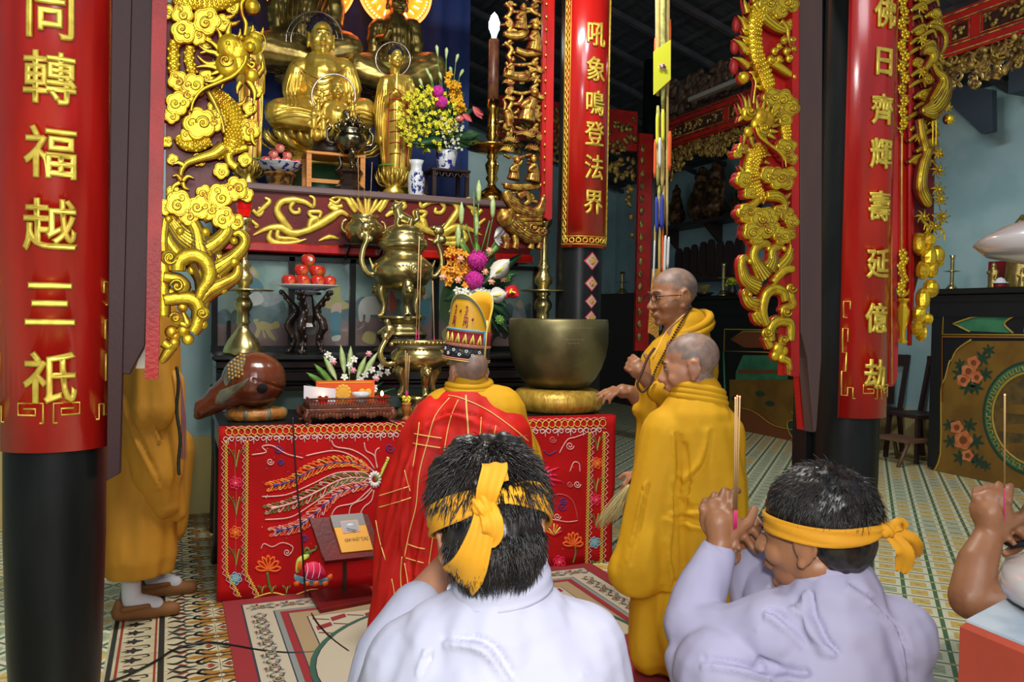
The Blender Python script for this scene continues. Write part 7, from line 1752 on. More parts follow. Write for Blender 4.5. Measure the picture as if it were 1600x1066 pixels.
# ---------- person at the right edge ----------
D=1.62; t=person('person',(1.72,1.2,0),'person at the right edge with bare forearm raised and black-striped white sleeve')
b=PB(); b.c((1760,950,D,90),(1760,1300,D,110)); add_head(b,headM(1770,760,D,-20,10,0,1.0)); b.c((1740,960,D+.02,50),(1640,955,D+.02,40),(1516,935,D+.04,31)); b.c((1516,935,D+.04,33),(1527,880,D+.06,30),(1545,838,D+.08,22))
hw=PD(1545,840,D+.08); hand(b,hw,frame(PD(1548,795,D+.08)-hw,V((-.8,-.6,.1))),1.0,(.7,.85,.95,1.0),(.2,.5))
b.c((1850,960,D+.02,50),(1800,950,D+.25,34),(1640,850,D+.16,22)); hw2=PD(1625,835,D+.14); hand(b,hw2,frame(PD(1580,808,D+.10)-hw2,V((.2,.9,.4))),1.0,(.5,.8,.9,.95),(.3,.3))
b.make('body',SKIND,t,voxel=.005,smooth=3); 
c=MB(); ar=PD(1572,940,D+.03); br=PD(1680,958,D+.02); d=(br-ar).normalized()
WS=mat('white_knit',(.7,.7,.72),.8); BS=mat('black_knit',(.015,.015,.02),.8)
c.tube([ar,ar+d*.008],[.051,.052],20,mi=1); c.tube([ar+d*.008,ar+d*.014],[.0515,.0515],20,mi=0); c.tube([ar+d*.014,ar+d*.020],[.052,.052],20,mi=1); c.tube([ar+d*.020,ar+d*.08,br],[.052,.062,.08],20,mi=0); c.build('striped_sleeve',[WS,BS],t)
b=Blob(); M=headM(1770,760,D,-20,10,0,1.0); R_=M.to_3x3().normalized(); b.ell(M@V((0,-.020,.048)),(.086,.098,.086),rot=R_,u=28,w=18); b.make('hair',HAIR,t,voxel=.006,smooth=2,disp=lambda p,n:p+n*.004*noise.noise(p*90)); b=PB(); b.c((1700,960,D,70),(1790,960,D,90)); b.c((1760,980,D,120),(1760,1300,D,150)); b.make('shirt',WS,t,voxel=.008,smooth=6); trousers(1760,D)
a=hw2.lerp(PD(1590,812,D+.1),.2); c=MB(); c.tube([PD(1592,838,D+.12)+V((.035*cos(q),.02*sin(q),.012*sin(q+1))) for q in [2*PI*j/16 for j in range(16)]],.007,8,closed=True); c.build('black_wristband',BS,t)
stick(PD(1569,846,D+.07),PD(1570,617,D-.02),.0018,'single tall pink-ended incense stick held by the hands at the right edge','incense at the right edge',.38)
# ================= gilt statues and things on the main altar =================
class YB(Blob):
    """primitives given by picture column, row and radius in pixels on planes of constant Y"""
    def __init__(s,Y): super().__init__(); s.Y=Y
    def P(s,x,y,dy=0): return PY(x,y,s.Y+dy)
    def c(s,*p):
        Q=[(s.P(q[0],q[1],q[3] if len(q)>3 else 0),q[2]*mpp(s.P(q[0],q[1]))) for q in p]
        for i in range(len(Q)-1): s.cap(Q[i][0],Q[i][1],Q[i+1][0],Q[i+1][1])
        return s
    def e(s,x,y,rx,ry=None,rz=None,dy=0): k=mpp(s.P(x,y)); s.ell(s.P(x,y,dy),(rx*k,(ry or rx)*k,(rz or rx)*k),u=18,w=12); return s
def relief(b,mb,pts,w,off=.004,n=4):
    P=drape(b.bvh,pts,off,n)
    if len(P)>2: k=mpp(P[0]); mb.tube(P,[a*k for a in (w if hasattr(w,'__len__') else [w*.7,w*1.9,w*.7])],6,flat=.8)
def ybelow(Y,y): return PY(500,y,Y).z
def lotus(parent,cx,y0,y1,Y,hw,m1=None,n=14,green=True,squash=.9):
    p=PY(cx,y1,Y); k=mpp(p); h=(y1-y0)*k; r=hw*k; p.z=max(p.z,AZ) if y1>280 else p.z
    b=MB(); b.lathe([(0,0),(r*.55,0),(r*.60,h*.12),(r*.42,h*.25),(r*.5,h*.4),(r*.62,h*.6),(r*.72,h),(0,h)],p,28,sy=squash); b.build('lotus_core',m1 or GOLDS,parent)
    b=MB()
    for lay in (0,1,2):
        for i in range(n):
            a=2*PI*(i+.5*lay)/n; d=V((cos(a),sin(a)*squash,0)); sd=V((-sin(a),cos(a)*squash,0))
            zb=h*(.30+.12*lay); b0=p+d*r*(.45+.04*lay)+V((0,0,zb)); tip=p+d*r*(1.0-.10*lay)+V((0,0,h*(.72+.14*lay))); mid=b0.lerp(tip,.5)+d*r*.10-V((0,0,h*.10))
            w_=r*2.6/n; rings=[]
            for j,(q,ww) in enumerate(((b0,.5),(b0.lerp(mid,.5)-V((0,0,h*.02)),.9),(mid,1.0),(mid.lerp(tip,.5)+d*r*.03,.75),(tip,.06))): rings.append([q-sd*w_*.5*ww,q+d*w_*.22*ww,q+sd*w_*.5*ww,q-d*w_*.05])
            b.loft(rings)
    b.build('lotus_petals',m1 or GOLDS,parent)
    if green: b=MB(); b.lathe([(r*.60,h*.94),(r*.80,h*1.0),(r*.82,h*1.04),(0,h*1.05)],p,28,sy=squash); b.build('green_rim',mat('lotus_green',(.14,.26,.03),.35),parent)
BLUEH=mat('dark_blue_hair',(.008,.010,.03),.5,bump=1,bscale=250,dist=.01)
def shead(Y,cx,cy,h,face=0,dy=0,tilt=6):
    p=PY(cx,cy,Y+dy); k=h*mpp(p)/.235
    return Matrix.Translation(p)@Matrix.Rotation(math.radians(180-face),4,'Z')@Matrix.Rotation(-math.radians(tilt),4,'X')@Matrix.Scale(k,4)
def buddha_head(M,t,m,hair=True,eyes=True):
    b=Blob(); add_head(b,M,neck=True,fat=1.12); k=M.to_3x3().col[0].length
    for s_ in (-1,1): b.ell(M@V((s_*.084,-.005,-.05)),(.010*k,.014*k,.03*k))
    b.make('head',m,t,voxel=max(.0035,.006*k),smooth=2)
    if hair:
        b=MB(); R=M.to_3x3().normalized(); b.ell(M@V((0,-.022,.048)),[a*k for a in (.087,.098,.088)],rot=R,u=26,w=18); b.ell(M@V((0,-.03,.125)),[a*k for a in (.040,.040,.034)],rot=R)
        rd=random.Random(1)
        for i in range(130):
            z=rd.uniform(-.3,1);a=rd.uniform(0,2*PI);q=V((math.sqrt(1-z*z)*cos(a),math.sqrt(1-z*z)*sin(a),z))
            if q.y<.75: b.ell(M@V((q.x*.088,-.022+q.y*.099,.048+q.z*.089)),.009*k,u=6,w=4)
        b.build('curled_hair',BLUEH,t)
    if eyes: head_details(M,t)
def halo_ring(t,cx,cy,r,Y,w=1.2,m=None,rings=1):
    for j in range(rings):
        b=MB(); rr=r*(1-.17*j); P=[PY(cx+rr*cos(a),cy+rr*sin(a),Y) for a in [2*PI*i/60 for i in range(60)]]; b.tube(P,w*mpp(P[0]),8,closed=True); b.build('halo_ring',m or mat('steel_ring',(.45,.42,.42),.3,metal=.8),t)
def neon(t,cx,cy,r,Y):
    ND=mat('halo_gold_disc',(.75,.38,.02),.4,metal=.2,emit=.35,ecol=(1,.45,.02)); NR=mat('red_neon',(1,.08,.02),.5,emit=5,ecol=(1,.12,.03)); NW=mat('led_white',(1,.7,.5),.5,emit=9,ecol=(1,.62,.42))
    c=PY(cx,cy,Y); k=mpp(c); b=MB(); M=Matrix.Rotation(PI/2,3,'X'); b.lathe([(0,.004),(r*k,.004),(r*k,-.012),(0,-.012)],c,60,M=M); b.build('halo_disc',ND,t)
    b=MB(); P=[c+V((r*k*cos(a),-.012,r*k*sin(a))) for a in [2*PI*i/70 for i in range(70)]]; b.tube(P,1.8*k,8,closed=True); b.build('neon_edge',NR,t)
    b=MB()
    for i in range(64): a=2*PI*i/64; b.ell(c+V((r*.90*k*cos(a),-.016,r*.90*k*sin(a))),1.1*k,u=6,w=4)
    for i in range(22):
        a=2*PI*i/22; b.tube([c+V((r*.62*k*cos(a),-.016,r*.62*k*sin(a))),c+V((r*.76*k*cos(a+.03),-.016,r*.76*k*sin(a+.03)))],.7*k,4)
    b.build('led_points',NW,t)
def seated(cx,Y,pts,label,mat_,headpos,hh,lotusp,face=0,hair=True,folds_=()):
    """pts: shoulder half width/row, waist row, knee half width/row, lap row"""
    (sw,sy_),(ww,wy),(kw,ky),ly=pts
    p=PY(cx,ly,Y); t=thing('seated_statue',V((p.x,Y,AZ)),label,'statue')
    b=YB(Y); b.c((cx-sw*.62,sy_,sw*.32),(cx+sw*.62,sy_,sw*.32)); b.c((cx,sy_+sw*.1,sw*.62),(cx,(sy_+wy)/2,ww*.86),(cx,wy,ww*.9)); 
    b.c((cx-sw*.70,sy_+3,sw*.30),(cx-ww*1.12,(sy_+wy)/2+4,sw*.28),(cx-ww*1.05,wy,sw*.27),(cx-ww*.35,wy+3,sw*.16,-.10)); b.c((cx+sw*.70,sy_+3,sw*.30),(cx+ww*1.12,(sy_+wy)/2+4,sw*.28),(cx+ww*1.05,wy,sw*.27),(cx+ww*.35,wy+3,sw*.16,-.10))
    b.c((cx-ww*.2,wy+(ly-wy)*.3,(ly-wy)*.52),(cx-kw*.78,ky,(ly-wy)*.50,-.12),(cx+ww*.1,ly-(ly-wy)*.24,(ly-wy)*.30,-.22)); b.c((cx+ww*.2,wy+(ly-wy)*.3,(ly-wy)*.52),(cx+kw*.78,ky,(ly-wy)*.50,-.12),(cx-ww*.1,ly-(ly-wy)*.20,(ly-wy)*.30,-.20))
    k=mpp(p)
    b.make('body',mat_,t,voxel=max(.006,.9*k),smooth=4,disp=lambda q,n:q+n*(.006*noise.noise(V((q.x*8,q.y*8,q.z*26)))))
    g=MB()
    for L,w in folds_: relief(b,g,L,w)
    if g.v: g.build('robe_folds',mat_,t)
    M=shead(Y,headpos[0],headpos[1],hh,face); buddha_head(M,t,mat_,hair,eyes=hair)
    if lotusp: lotus(t,cx,lotusp[0],lotusp[1],Y,lotusp[2],mat_ if mat_ is BRONZE else None,green=mat_ is not BRONZE,squash=.45)
    return t,b
def arcs(cx,y0,w,n,dy,dr,tilt=0): return [([(cx-w+dr*i,y0+dy*i*.4),(cx-w*.5+dr*i*.5,y0+dy*i+w*.35),(cx+tilt,y0+dy*i+w*.55),(cx+w*.5-dr*i*.5,y0+dy*i+w*.35),(cx+w-dr*i,y0+dy*i*.4)],1.5) for i in range(n)]
# back left, larger
t,b=seated(478,6.36,((58,-18),(40,50),(80,78),105),'largest dark gilt seated statue, at back left, head out of frame',BRONZE,(478,-52),58,(98,128,80),folds_=[([(478-45+i*9,-15),(478-42+i*7,20),(478-38+i*6,55)],1.3) for i in range(11)])
neon(t,480,-37,75,6.5)
b=MB(); p=PY(478,128,6.36); b.lathe([(.16,AZ),(.20,AZ+.06),(.13,AZ+.12),(.13,p.z-.06),(.22,p.z),(0,p.z+.005)],(p.x,6.36,0),24); b.build('pedestal',BRONZE,t)
# back right
t,b=seated(617,6.30,((42,42),(30,92),(72,108),142),'dark gilt seated statue at back right with raised hand before the lit round neon halo',BRONZE,(621,2),46,(134,158,62),hair=False,folds_=[([(590+i*6,38),(588+i*6.5,60),(590+i*6,92)],1.1) for i in range(10)])
neon(t,617,-14,58,6.45)
h=YB(6.30); h.c((592,60,6,-.10),(603,58,5,-.20),(608,48,5,-.22)); h.c((605,50,2,-.22),(604,38,1.6,-.22)); h.c((609,48,2,-.22),(610,36,1.6,-.22)); h.c((612,50,2,-.22),(613,40,1.6,-.22)); h.make('raised_hand',BRONZE,t,voxel=.004,smooth=1)
b=MB(); p=PY(617,158,6.30); b.lathe([(.15,AZ),(.18,AZ+.05),(.12,AZ+.10),(.12,p.z-.05),(.20,p.z),(0,p.z+.005)],(p.x,6.30,0),24); b.build('pedestal',BRONZE,t)
# main middle buddha
fo=arcs(503,98,44,7,9,4)+[([(455+i*4,112),(448+i*5,140),(450+i*6,165)],1.4) for i in range(4)]+[([(553-i*4,112),(560-i*5,140),(556-i*6,165)],1.4) for i in range(4)]+[([(430,175+i*6),(460,168+i*6),(500,178+i*4)],1.3) for i in range(3)]+[([(590,180+i*6),(560,170+i*6),(520,180+i*4)],1.3) for i in range(3)]
t,b=seated(503,5.98,((54,108),(42,158),(84,178),205),'bright gilt seated statue in draped robe on a green-rimmed lotus',GOLDS,(502,58),56,(203,262,100),folds_=fo)
halo_ring(t,491,62,44,6.12,.9,rings=2)
b=MB(); b.tube([PY(447,50,6.10),PY(540,62,6.10)],.003,5); b.build('halo_rod',mat('steel_ring',(.45,.42,.42),.3,metal=.8),t)
lowz=PY(503,262,5.98).z; b=MB(); b.lathe([(.16,AZ),(.18,AZ+.02),(.14,lowz),(0,lowz)],(PY(503,262,5.98).x,5.98,0),28); b.build('pedestal',mat('green_satin_plinth',(.02,.09,.04),.5),t)
def standing(cx,Y,y0,y1,hw,hy,hh,label,halo=None,panel=True,lot=None):
    t=thing('standing_statue',V((PY(cx,y1,Y).x,Y,AZ)),label,'statue'); b=YB(Y)
    b.c((cx-hw*.40,y0+hw*.5,hw*.36),(cx+hw*.40,y0+hw*.5,hw*.36)); b.c((cx,y0+hw*.7,hw*.6),(cx,(y0+y1)/2,hw*.66),(cx,y1-6,hw*.62)); b.c((cx-hw*.5,y0+hw*.7,hw*.34),(cx-hw*.72,y0+hw*1.7,hw*.30),(cx-hw*.1,y0+hw*.95,hw*.16,-.12)); b.c((cx+hw*.5,y0+hw*.7,hw*.34),(cx+hw*.72,y0+hw*1.7,hw*.30),(cx+hw*.1,y0+hw*.95,hw*.16,-.12))
    b.c((cx-hw*.66,y0+hw*1.6,hw*.28),(cx-hw*.70,y0+hw*3.0,hw*.22)); b.c((cx+hw*.66,y0+hw*1.6,hw*.28),(cx+hw*.70,y0+hw*3.0,hw*.22))
    b.c((cx-1,y0+hw*.9,hw*.07,-.14),(cx,y0-hw*.0,hw*.045,-.13)); b.c((cx+1.6,y0+hw*.9,hw*.07,-.14),(cx+1,y0-hw*.0,hw*.045,-.13))
    b.make('body',GOLDS,t,voxel=.0055,smooth=3,disp=lambda q,n:q+n*.006*noise.noise(V((q.x*30,q.y*30,q.z*4))))
    g=MB()
    for s_ in (-1,1):
        for i in range(4): relief(b,g,[(cx+s_*hw*(.45+.1*i),y0+hw*.8),(cx+s_*hw*(.6+.08*i),(y0+y1)/2),(cx+s_*hw*(.5+.06*i),y1-12)],1.2)
    if g.v: g.build('robe_folds',GOLDS,t)
    M=shead(Y,cx,hy,hh,0); buddha_head(M,t,GOLDS)
    if panel: # patchwork robe panels
        RL=mat('red_robe_line',(.35,.02,.01),.4); g=MB(); x0,x1=cx-hw*.28,cx+hw*.22
        for L in ([(x0,y0+hw*1.0),(x0-2,(y0+y1)/2),(x0-5,y1-10)],[(x1,y0+hw*1.0),(x1,(y0+y1)/2),(x1-3,y1-10)],[((x0+x1)/2,y0+hw*1.3),((x0+x1)/2,y0+hw*2.4),((x0+x1)/2,y1-40)]): relief(b,g,L,[1,1,1],.006,5)
        for i in range(6): yy=y0+hw*1.2+i*(y1-y0-hw*1.6)/6; relief(b,g,[(x0,yy),((x0+x1)/2,yy-1.5),(x1,yy)],[.8,.8,.8],.006,3)
        relief(b,g,[(x0,y0+hw*1.0),((x0+x1)/2,y0+hw*.72),(x1,y0+hw*1.0)],[.9,.9,.9],.006,3)
        g.build('robe_seams',RL,t)
        g=MB(); 
        for i in range(5): relief(b,g,[(cx+hw*.42,y0+hw*1.2+i*3),(cx+hw*.48,(y0+y1)/2),(cx+hw*.42,y1-12)],[1.8,2.2,1.8],.002)
        g.build('red_robe_edge',mat('deep_red_gilt',(.35,.06,.02),.35,metal=.4),t)
    if halo: halo_ring(t,*halo[:3],Y+.06,.9)
    if lot: lotus(t,cx-4,lot[0],lot[1],Y,lot[2],n=10)
    return t
standing(619,5.72,112,272,36,90,30,'gilt standing robed statue with joined hands and thin ring halo, left of the yellow flowers',(614,93,27),lot=(262,306,30))
standing(392,5.74,72,262,24,52,26,'gilt and red standing statue mostly hidden behind the left dragon panel',None,lot=(250,290,26))
# laughing figure with children
Y=5.66; 
ST=mat('orange_stool_wood',(.62,.24,.03),.35,c2=(.50,.17,.02),vscale=10,stretch=(1,1,6))
p0=PY(475,300,Y); t=thing('small_stool',V((PY(520,300,Y).x,Y,AZ)),'small orange varnished stool under the laughing gilt figure','stool'); x0,x1=PY(474,260,Y).x,PY(566,260,Y).x; zt=PY(520,240,Y-.08).z
b=MB(); b.bb((x0,Y-.12,zt-.02),(x1,Y+.12,zt),bev=.004); b.build('top',ST,t)
for x in (x0+.02,x1-.02):
    for y in (Y-.10,Y+.10): b=MB(); b.bb((x-.016,y-.016,AZ),(x+.016,y+.016,zt-.02)); b.build('leg',ST,t)
b=MB(); b.bb((x0+.02,Y-.105,AZ+.05),(x1-.02,Y-.095,AZ+.075)); b.build('rail',ST,t)
t=thing('laughing_statue',V((PY(524,240,Y).x,Y,zt)),'gilt laughing round-bellied statue with small children on a dark plinth, on the orange stool','statue')
b=MB(); b.lathe([(0,zt),(.13,zt),(.135,zt+.03),(.12,PY(520,216,Y).z),(0,PY(520,216,Y).z)],(PY(520,240,Y).x,Y,0),20,sy=.7); b.build('plinth',DARKW,t)
b=YB(Y); b.e(526,183,20,17,22,dy=-.02); b.c((510,166,9),(542,166,9)); b.c((508,168,8),(496,190,7,-.04),(505,204,6,-.10)); b.c((545,168,8),(556,190,7,-.04),(548,202,6,-.10)); b.c((515,205,10,-.04),(495,212,9,-.10)); b.c((538,205,10,-.04),(558,212,9,-.10)); b.e(526,172,8,16,7,dy=-.04)
b.make('body',GOLDS,t,voxel=.0045,smooth=3); M=shead(Y,527,140,30,4,-.01,4); buddha_head(M,t,GOLDS,hair=False); halo_ring(t,521,150,34,Y+.08,1.5)
for i,(x,y,hgt) in enumerate(((490,214,42),(505,214,36),(497,182,28),(551,182,26),(546,160,20),(503,160,22))):
    c_=YB(Y); dd=-.12 if i<2 else -.08; k=hgt/40
    c_.c((x,y-14*k,5*k,dd),(x,y-24*k,5.5*k,dd)); c_.c((x-2.5*k,y-12*k,3*k,dd),(x-3.5*k,y,2.4*k,dd)); c_.c((x+2.5*k,y-12*k,3*k,dd),(x+3.5*k,y,2.4*k,dd)); c_.c((x-5*k,y-24*k,2.4*k,dd),(x-9*k,y-17*k,2*k,dd-.01),(x-4*k,y-15*k,2*k,dd-.03)); c_.c((x+5*k,y-24*k,2.4*k,dd),(x+9*k,y-29*k,2*k,dd)); c_.e(x,y-34*k,5.5*k,dy=dd); c_.e(x,y-40*k,2.2*k,dy=dd)
    c_.make('child_figure',GOLDS,t,voxel=.0035,smooth=1)
# ornate small censer
Y=5.54; p=PY(546,299,Y); p.z=AZ; s=mpp(p); t=thing('ornate_censer',p,'ornate dark silvery lidded censer with chains of tiny figures, before the laughing statue','censer')
SIL=mat('tarnished_silver_brass',(.30,.26,.16),.22,metal=1,c2=(.10,.085,.06),vscale=40)
b=MB(); b.lathe([(0,0),(24*s,0),(25*s,6*s),(19*s,10*s),(14*s,18*s),(17*s,26*s),(22*s,30*s),(20*s,34*s),(0,34*s)],p,8,smooth=False); b.build('plinth',DARKW,t)
b=MB(); b.lathe([(0,58*s),(10*s,58*s),(20*s,66*s),(27*s,78*s),(26*s,86*s),(20*s,91*s),(24*s,95*s),(22*s,98*s),(0,98*s)],p,28); b.build('bowl',SIL,t)
legs(t,p,s,12,66,15,34,SIL,w=5)
b=MB(); b.lathe([(22*s,98*s),(18*s,104*s),(12*s,108*s),(0,110*s)],p,24)
for i in range(12): a=i*PI/6; b.ell(p+V((22*s*cos(a),22*s*sin(a),100*s)),(3*s,3*s,5*s),u=6,w=5); b.tube([p+V((16*s*cos(a),16*s*sin(a),103*s)),p+V((19*s*cos(a),19*s*sin(a),112*s))],[2*s,.6*s],5)
b.build('lid',SIL,t); finial(p+V((0,0,106*s)),s,.55).make('lion_finial',SIL,t,voxel=.0035,smooth=1)
for sg in (-1,1): b=MB(); b.tube(cr([p+V((sg*24*s,0,74*s)),p+V((sg*34*s,0,76*s)),p+V((sg*36*s,0,90*s)),p+V((sg*30*s,0,98*s)),p+V((sg*34*s,0,104*s))],4),[2.5*s,3*s,3*s,1.5*s],6); b.build('handle',SIL,t)
# fruit plate
Y=5.57; p=PY(437,297,Y); p.z=AZ; s=mpp(p); t=thing('fruit_stand',p,'gilt footed fruit stand with blue-rimmed white dish on the main altar, at left','stand')
b=MB(); b.lathe([(0,0),(24*s,0),(25*s,2*s),(18*s,6*s),(21*s,16*s),(25*s,20*s),(24*s,23*s),(0,23*s)],p,8,smooth=False); b.build('gilt_foot',mat('gilt_dark_wood',(.35,.16,.03),.3,metal=.4,c2=(.05,.02,.01),vscale=30),t)
b=MB(); b.lathe([(0,23*s),(18*s,23*s),(28*s,29*s),(34*s,37*s),(35*s,38*s),(33*s,38.4*s),(26*s,31*s),(0,26*s)],p,32); b.build('dish',PORC,t)
PL=mat('pink_apple',(.55,.06,.06),.25,c2=(.7,.3,.2),vscale=18,coat=.4)
for i,(dx,dy,dz) in enumerate(((-22,-6,33),(-7,-14,33),(8,-14,33),(24,-6,33),(-10,0,44),(11,0,44),(0,2,55))): apple(p+V((dx*s,dy*s,dz*s)),7.6*s,m=PL,label=['far left','second from left','third from left','far right','middle layer left','middle layer right','top'][i]+' pink apple in the blue-rimmed dish on the main altar',grp='apples in the blue-rimmed dish')
# porcelain vase
Y=5.56; p=PY(650,306,Y); p.z=AZ; s=mpp(p); b=MB(); b.lathe([(0,0),(11*s,0),(12*s,3*s),(12.5*s,12*s),(13.5*s,26*s),(12*s,36*s),(8.5*s,43*s),(9*s,50*s),(12*s,57*s),(11*s,57*s),(7.5*s,50*s),(0,44*s)],p,30); o=b.build('porcelain_vase',CERA,loc=p); tag(o,'empty white waisted vase with blue landscape brushwork, below the yellow flowers','vase')
bb_=MB(); rd=random.Random(4)
def vr(z): return lerpl([12,12.5,13,13.5,13,12,8.8,9],z/52)
for (az,zz,L) in [(-PI/2+rd.uniform(-.8,.8),rd.choice((rd.uniform(8,20),rd.uniform(24,38))),rd.uniform(.1,.3)) for i in range(46)]:
    pts=[p+V(((vr(zz)+.35)*s*cos(az+L*q),(vr(zz)+.35)*s*sin(az+L*q),(zz+3*sin(q*3+az))*s)) for q in (-.5,0,.5)]; bb_.tube(cr(pts,2),[.4*s,1.1*s,.4*s],4)
bb_.build('blue_brushwork',COB,o)
# dark stool with flower pot
Y=5.62; x0,x1=PY(669,280,Y).x,PY(725,280,Y).x; zt=PY(697,266,Y-.05).z; t=thing('pot_stand',V(((x0+x1)/2,Y,AZ)),'small dark carved stand carrying the blue and white flower pot','stand')
b=MB(); b.bb((x0-.01,Y-.12,zt-.018),(x1+.01,Y+.12,zt),bev=.004); b.build('top',DARKW,t)
for x in (x0+.012,x1-.012):
    for y in (Y-.10,Y+.10): b=MB(); b.bb((x-.013,y-.013,AZ),(x+.013,y+.013,zt-.018)); b.build('leg',DARKW,t)
b=MB(); 
for i in range(6): q=x0+.02+(x1-x0-.04)*i/5; b.tube(cr([V((q-.018,Y-.11,zt-.025)),V((q,Y-.112,zt-.055)),V((q+.018,Y-.11,zt-.025))],4),.005,5)
b.build('carved_apron',DARKW,t)
p=V((PY(697,262,Y).x,Y,zt)); s=mpp(p); b=MB(); b.lathe([(0,0),(12*s,0),(12.5*s,2*s),(15*s,14*s),(18*s,30*s),(17*s,32*s),(14*s,18*s),(0,10*s)],p,28); o=b.build('flower_pot',PORC,loc=p); tag(o,'blue and white porcelain pot holding the yellow bouquet on the dark stand','pot')
t=thing('flower_bouquet',p+V((0,0,28*s)),'large bouquet of yellow sprays, magenta chrysanthemums and pink anthuriums in the blue and white pot','bouquet')
g=MB(); fl=MB(); rd=random.Random(21); root=p+V((0,0,28*s))
def F4(x,y,d=0): return PY(x,y,Y-.08+d)
for i in range(330):
    a=rd.uniform(0,2*PI); r=rd.random()**.55; x,y=668+50*r*cos(a),186+52*r*sin(a)
    if x>700 and y>215: continue
    e=F4(x,y,rd.uniform(-.10,.12)); bloom(fl,e,rd.uniform(3.2,4.6)*s,4,0,(rd.uniform(-.9,.9),-1,rd.uniform(-.6,.6)),w=.55,rnd=i)
    if i%5==0: g.tube([root,root.lerp(e,.6)+V((0,0,.02)),e],.5*s,4)
for i in range(70): 
    e=F4(706+rd.uniform(-18,18),208+rd.uniform(-26,26),rd.uniform(-.10,.05)); bloom(fl,e,2.8*s,4,1,(rd.uniform(-.9,.9),-1,rd.uniform(-.6,.6)),w=.5,rnd=i)
for i in range(46):
    u=rd.random(); e=F4(703+u*16+rd.uniform(-8,8),116+u*56,rd.uniform(-.06,.04)); bloom(fl,e,6*s,5,2,(rd.uniform(-.6,.6),-1,rd.uniform(-.3,.6)),rnd=i)
for (x,y) in ((684,143),(690,160)):
    c=F4(x,y,-.07); fl.ell(c,9*s,u=14,w=10,mi=3)
    for k in range(70): u=rd.uniform(-1,1);a=rd.uniform(0,2*PI);q=V((math.sqrt(1-u*u)*cos(a),math.sqrt(1-u*u)*sin(a),u)); fl.tube([c+q*8*s,c+q*10.3*s],[.9*s,.4*s],4,mi=3)
for (x,y,x2,y2,w) in ((738,166,754,186,7),(722,178,738,190,6),(712,186,726,184,6),(742,172,756,180,5)): leafmesh(fl,F4(x,y,-.05),F4(x2,y2,-.05),w*s,4,fold=.2)
for (x,y,x2,y2) in ((697,92,698,74),(684,88,682,70),(712,98,716,84),(706,116,703,104),(672,120,665,106),(718,120,724,108),(690,125,686,112),(660,135,655,122),(676,128,670,114)):
    e=F4(x,y); g.tube([root,root.lerp(e,.6),e],.8*s,5); tp_=F4(x2,y2); g.tube([e,e.lerp(tp_,.35),e.lerp(tp_,.8),tp_],[1*s,2.2*s,2.8*s,.6*s],6,mi=1)
for k in range(24): a=rd.uniform(0,2*PI); leafmesh(g,F4(700,200,.05),F4(695+52*cos(a),185+50*sin(a),.08),rd.uniform(4,8)*s,3)
for (x,y) in ((740,218),(752,208),(735,230),(758,225),(650,232),(640,225),(725,228)): leafmesh(g,F4(708,215,.0),F4(x,y,0),9*s,3)
g.build('foliage',[STEM,BUD,LEAF,LEAFD],t); fl.build('blossoms',[YEL,mat('cream_filler',(.75,.76,.55),.5),mat('golden_orchid',(.85,.42,.01),.5),MAG,mat('pink_anthurium',(.75,.13,.15),.25)],t)
# tall brass candlestick with electric bulb
Y=5.60; p=PY(768,313,Y); p.z=AZ; s=mpp(p); t=thing('candlestick',p,'tall golden candlestick with wide drip plate, brown candle and lit white bulb','candlestick')
GB=mat('lacquered_brass',(.75,.42,.08),.18,metal=1,c2=(.6,.33,.06),vscale=8)
b=MB(); b.lathe([(0,0),(25*s,0),(26*s,4*s),(24*s,12*s),(14*s,20*s),(7*s,26*s),(6*s,32*s),(10*s,38*s),(7*s,44*s),(10*s,54*s),(11*s,60*s),(6*s,68*s),(9*s,72*s),(6*s,78*s),(8*s,84*s),(0,84*s)],p,28); b.lathe([(0,88*s),(9*s,88*s),(6*s,96*s),(11*s,104*s),(7*s,110*s),(10*s,116*s),(8*s,122*s),(8*s,140*s),(10*s,146*s),(9*s,160*s),(0,160*s)],p,28); b.build('turned_stem',GB,t)
b=MB(); b.lathe([(0,76*s),(20*s,78*s),(40*s,84*s),(43*s,88*s),(40*s,88*s),(20*s,84*s),(0,84*s)],p,40); b.build('drip_plate',GB,t)
b=MB(); b.lathe([(0,160*s),(9*s,160*s),(8.4*s,200*s),(8.2*s,252*s),(5*s,256*s),(0,256*s)],p,20); b.build('candle',mat('maroon_candle',(.12,.03,.03),.35,c2=(.20,.08,.03),vscale=20),t)
b=MB(); b.lathe([(0,256*s),(3.2*s,256*s),(4*s,260*s),(8*s,270*s),(8.5*s,280*s),(5*s,290*s),(0,296*s)],p,20); b.build('light_bulb',mat('lit_bulb',(1,1,1),.3,emit=14,ecol=(.85,1,.95)),t)
# ================= right aisle =================
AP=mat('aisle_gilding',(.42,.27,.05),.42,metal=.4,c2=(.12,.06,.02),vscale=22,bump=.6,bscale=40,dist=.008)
def xprism(pts,X,d,mats,name,parent=None,loc=None,bev=0):
    b=MB(); b.prism([PX(x,y,X) for x,y in pts],d,d=(1,0,0),bev=bev); return b.build(name,mats,parent,loc)
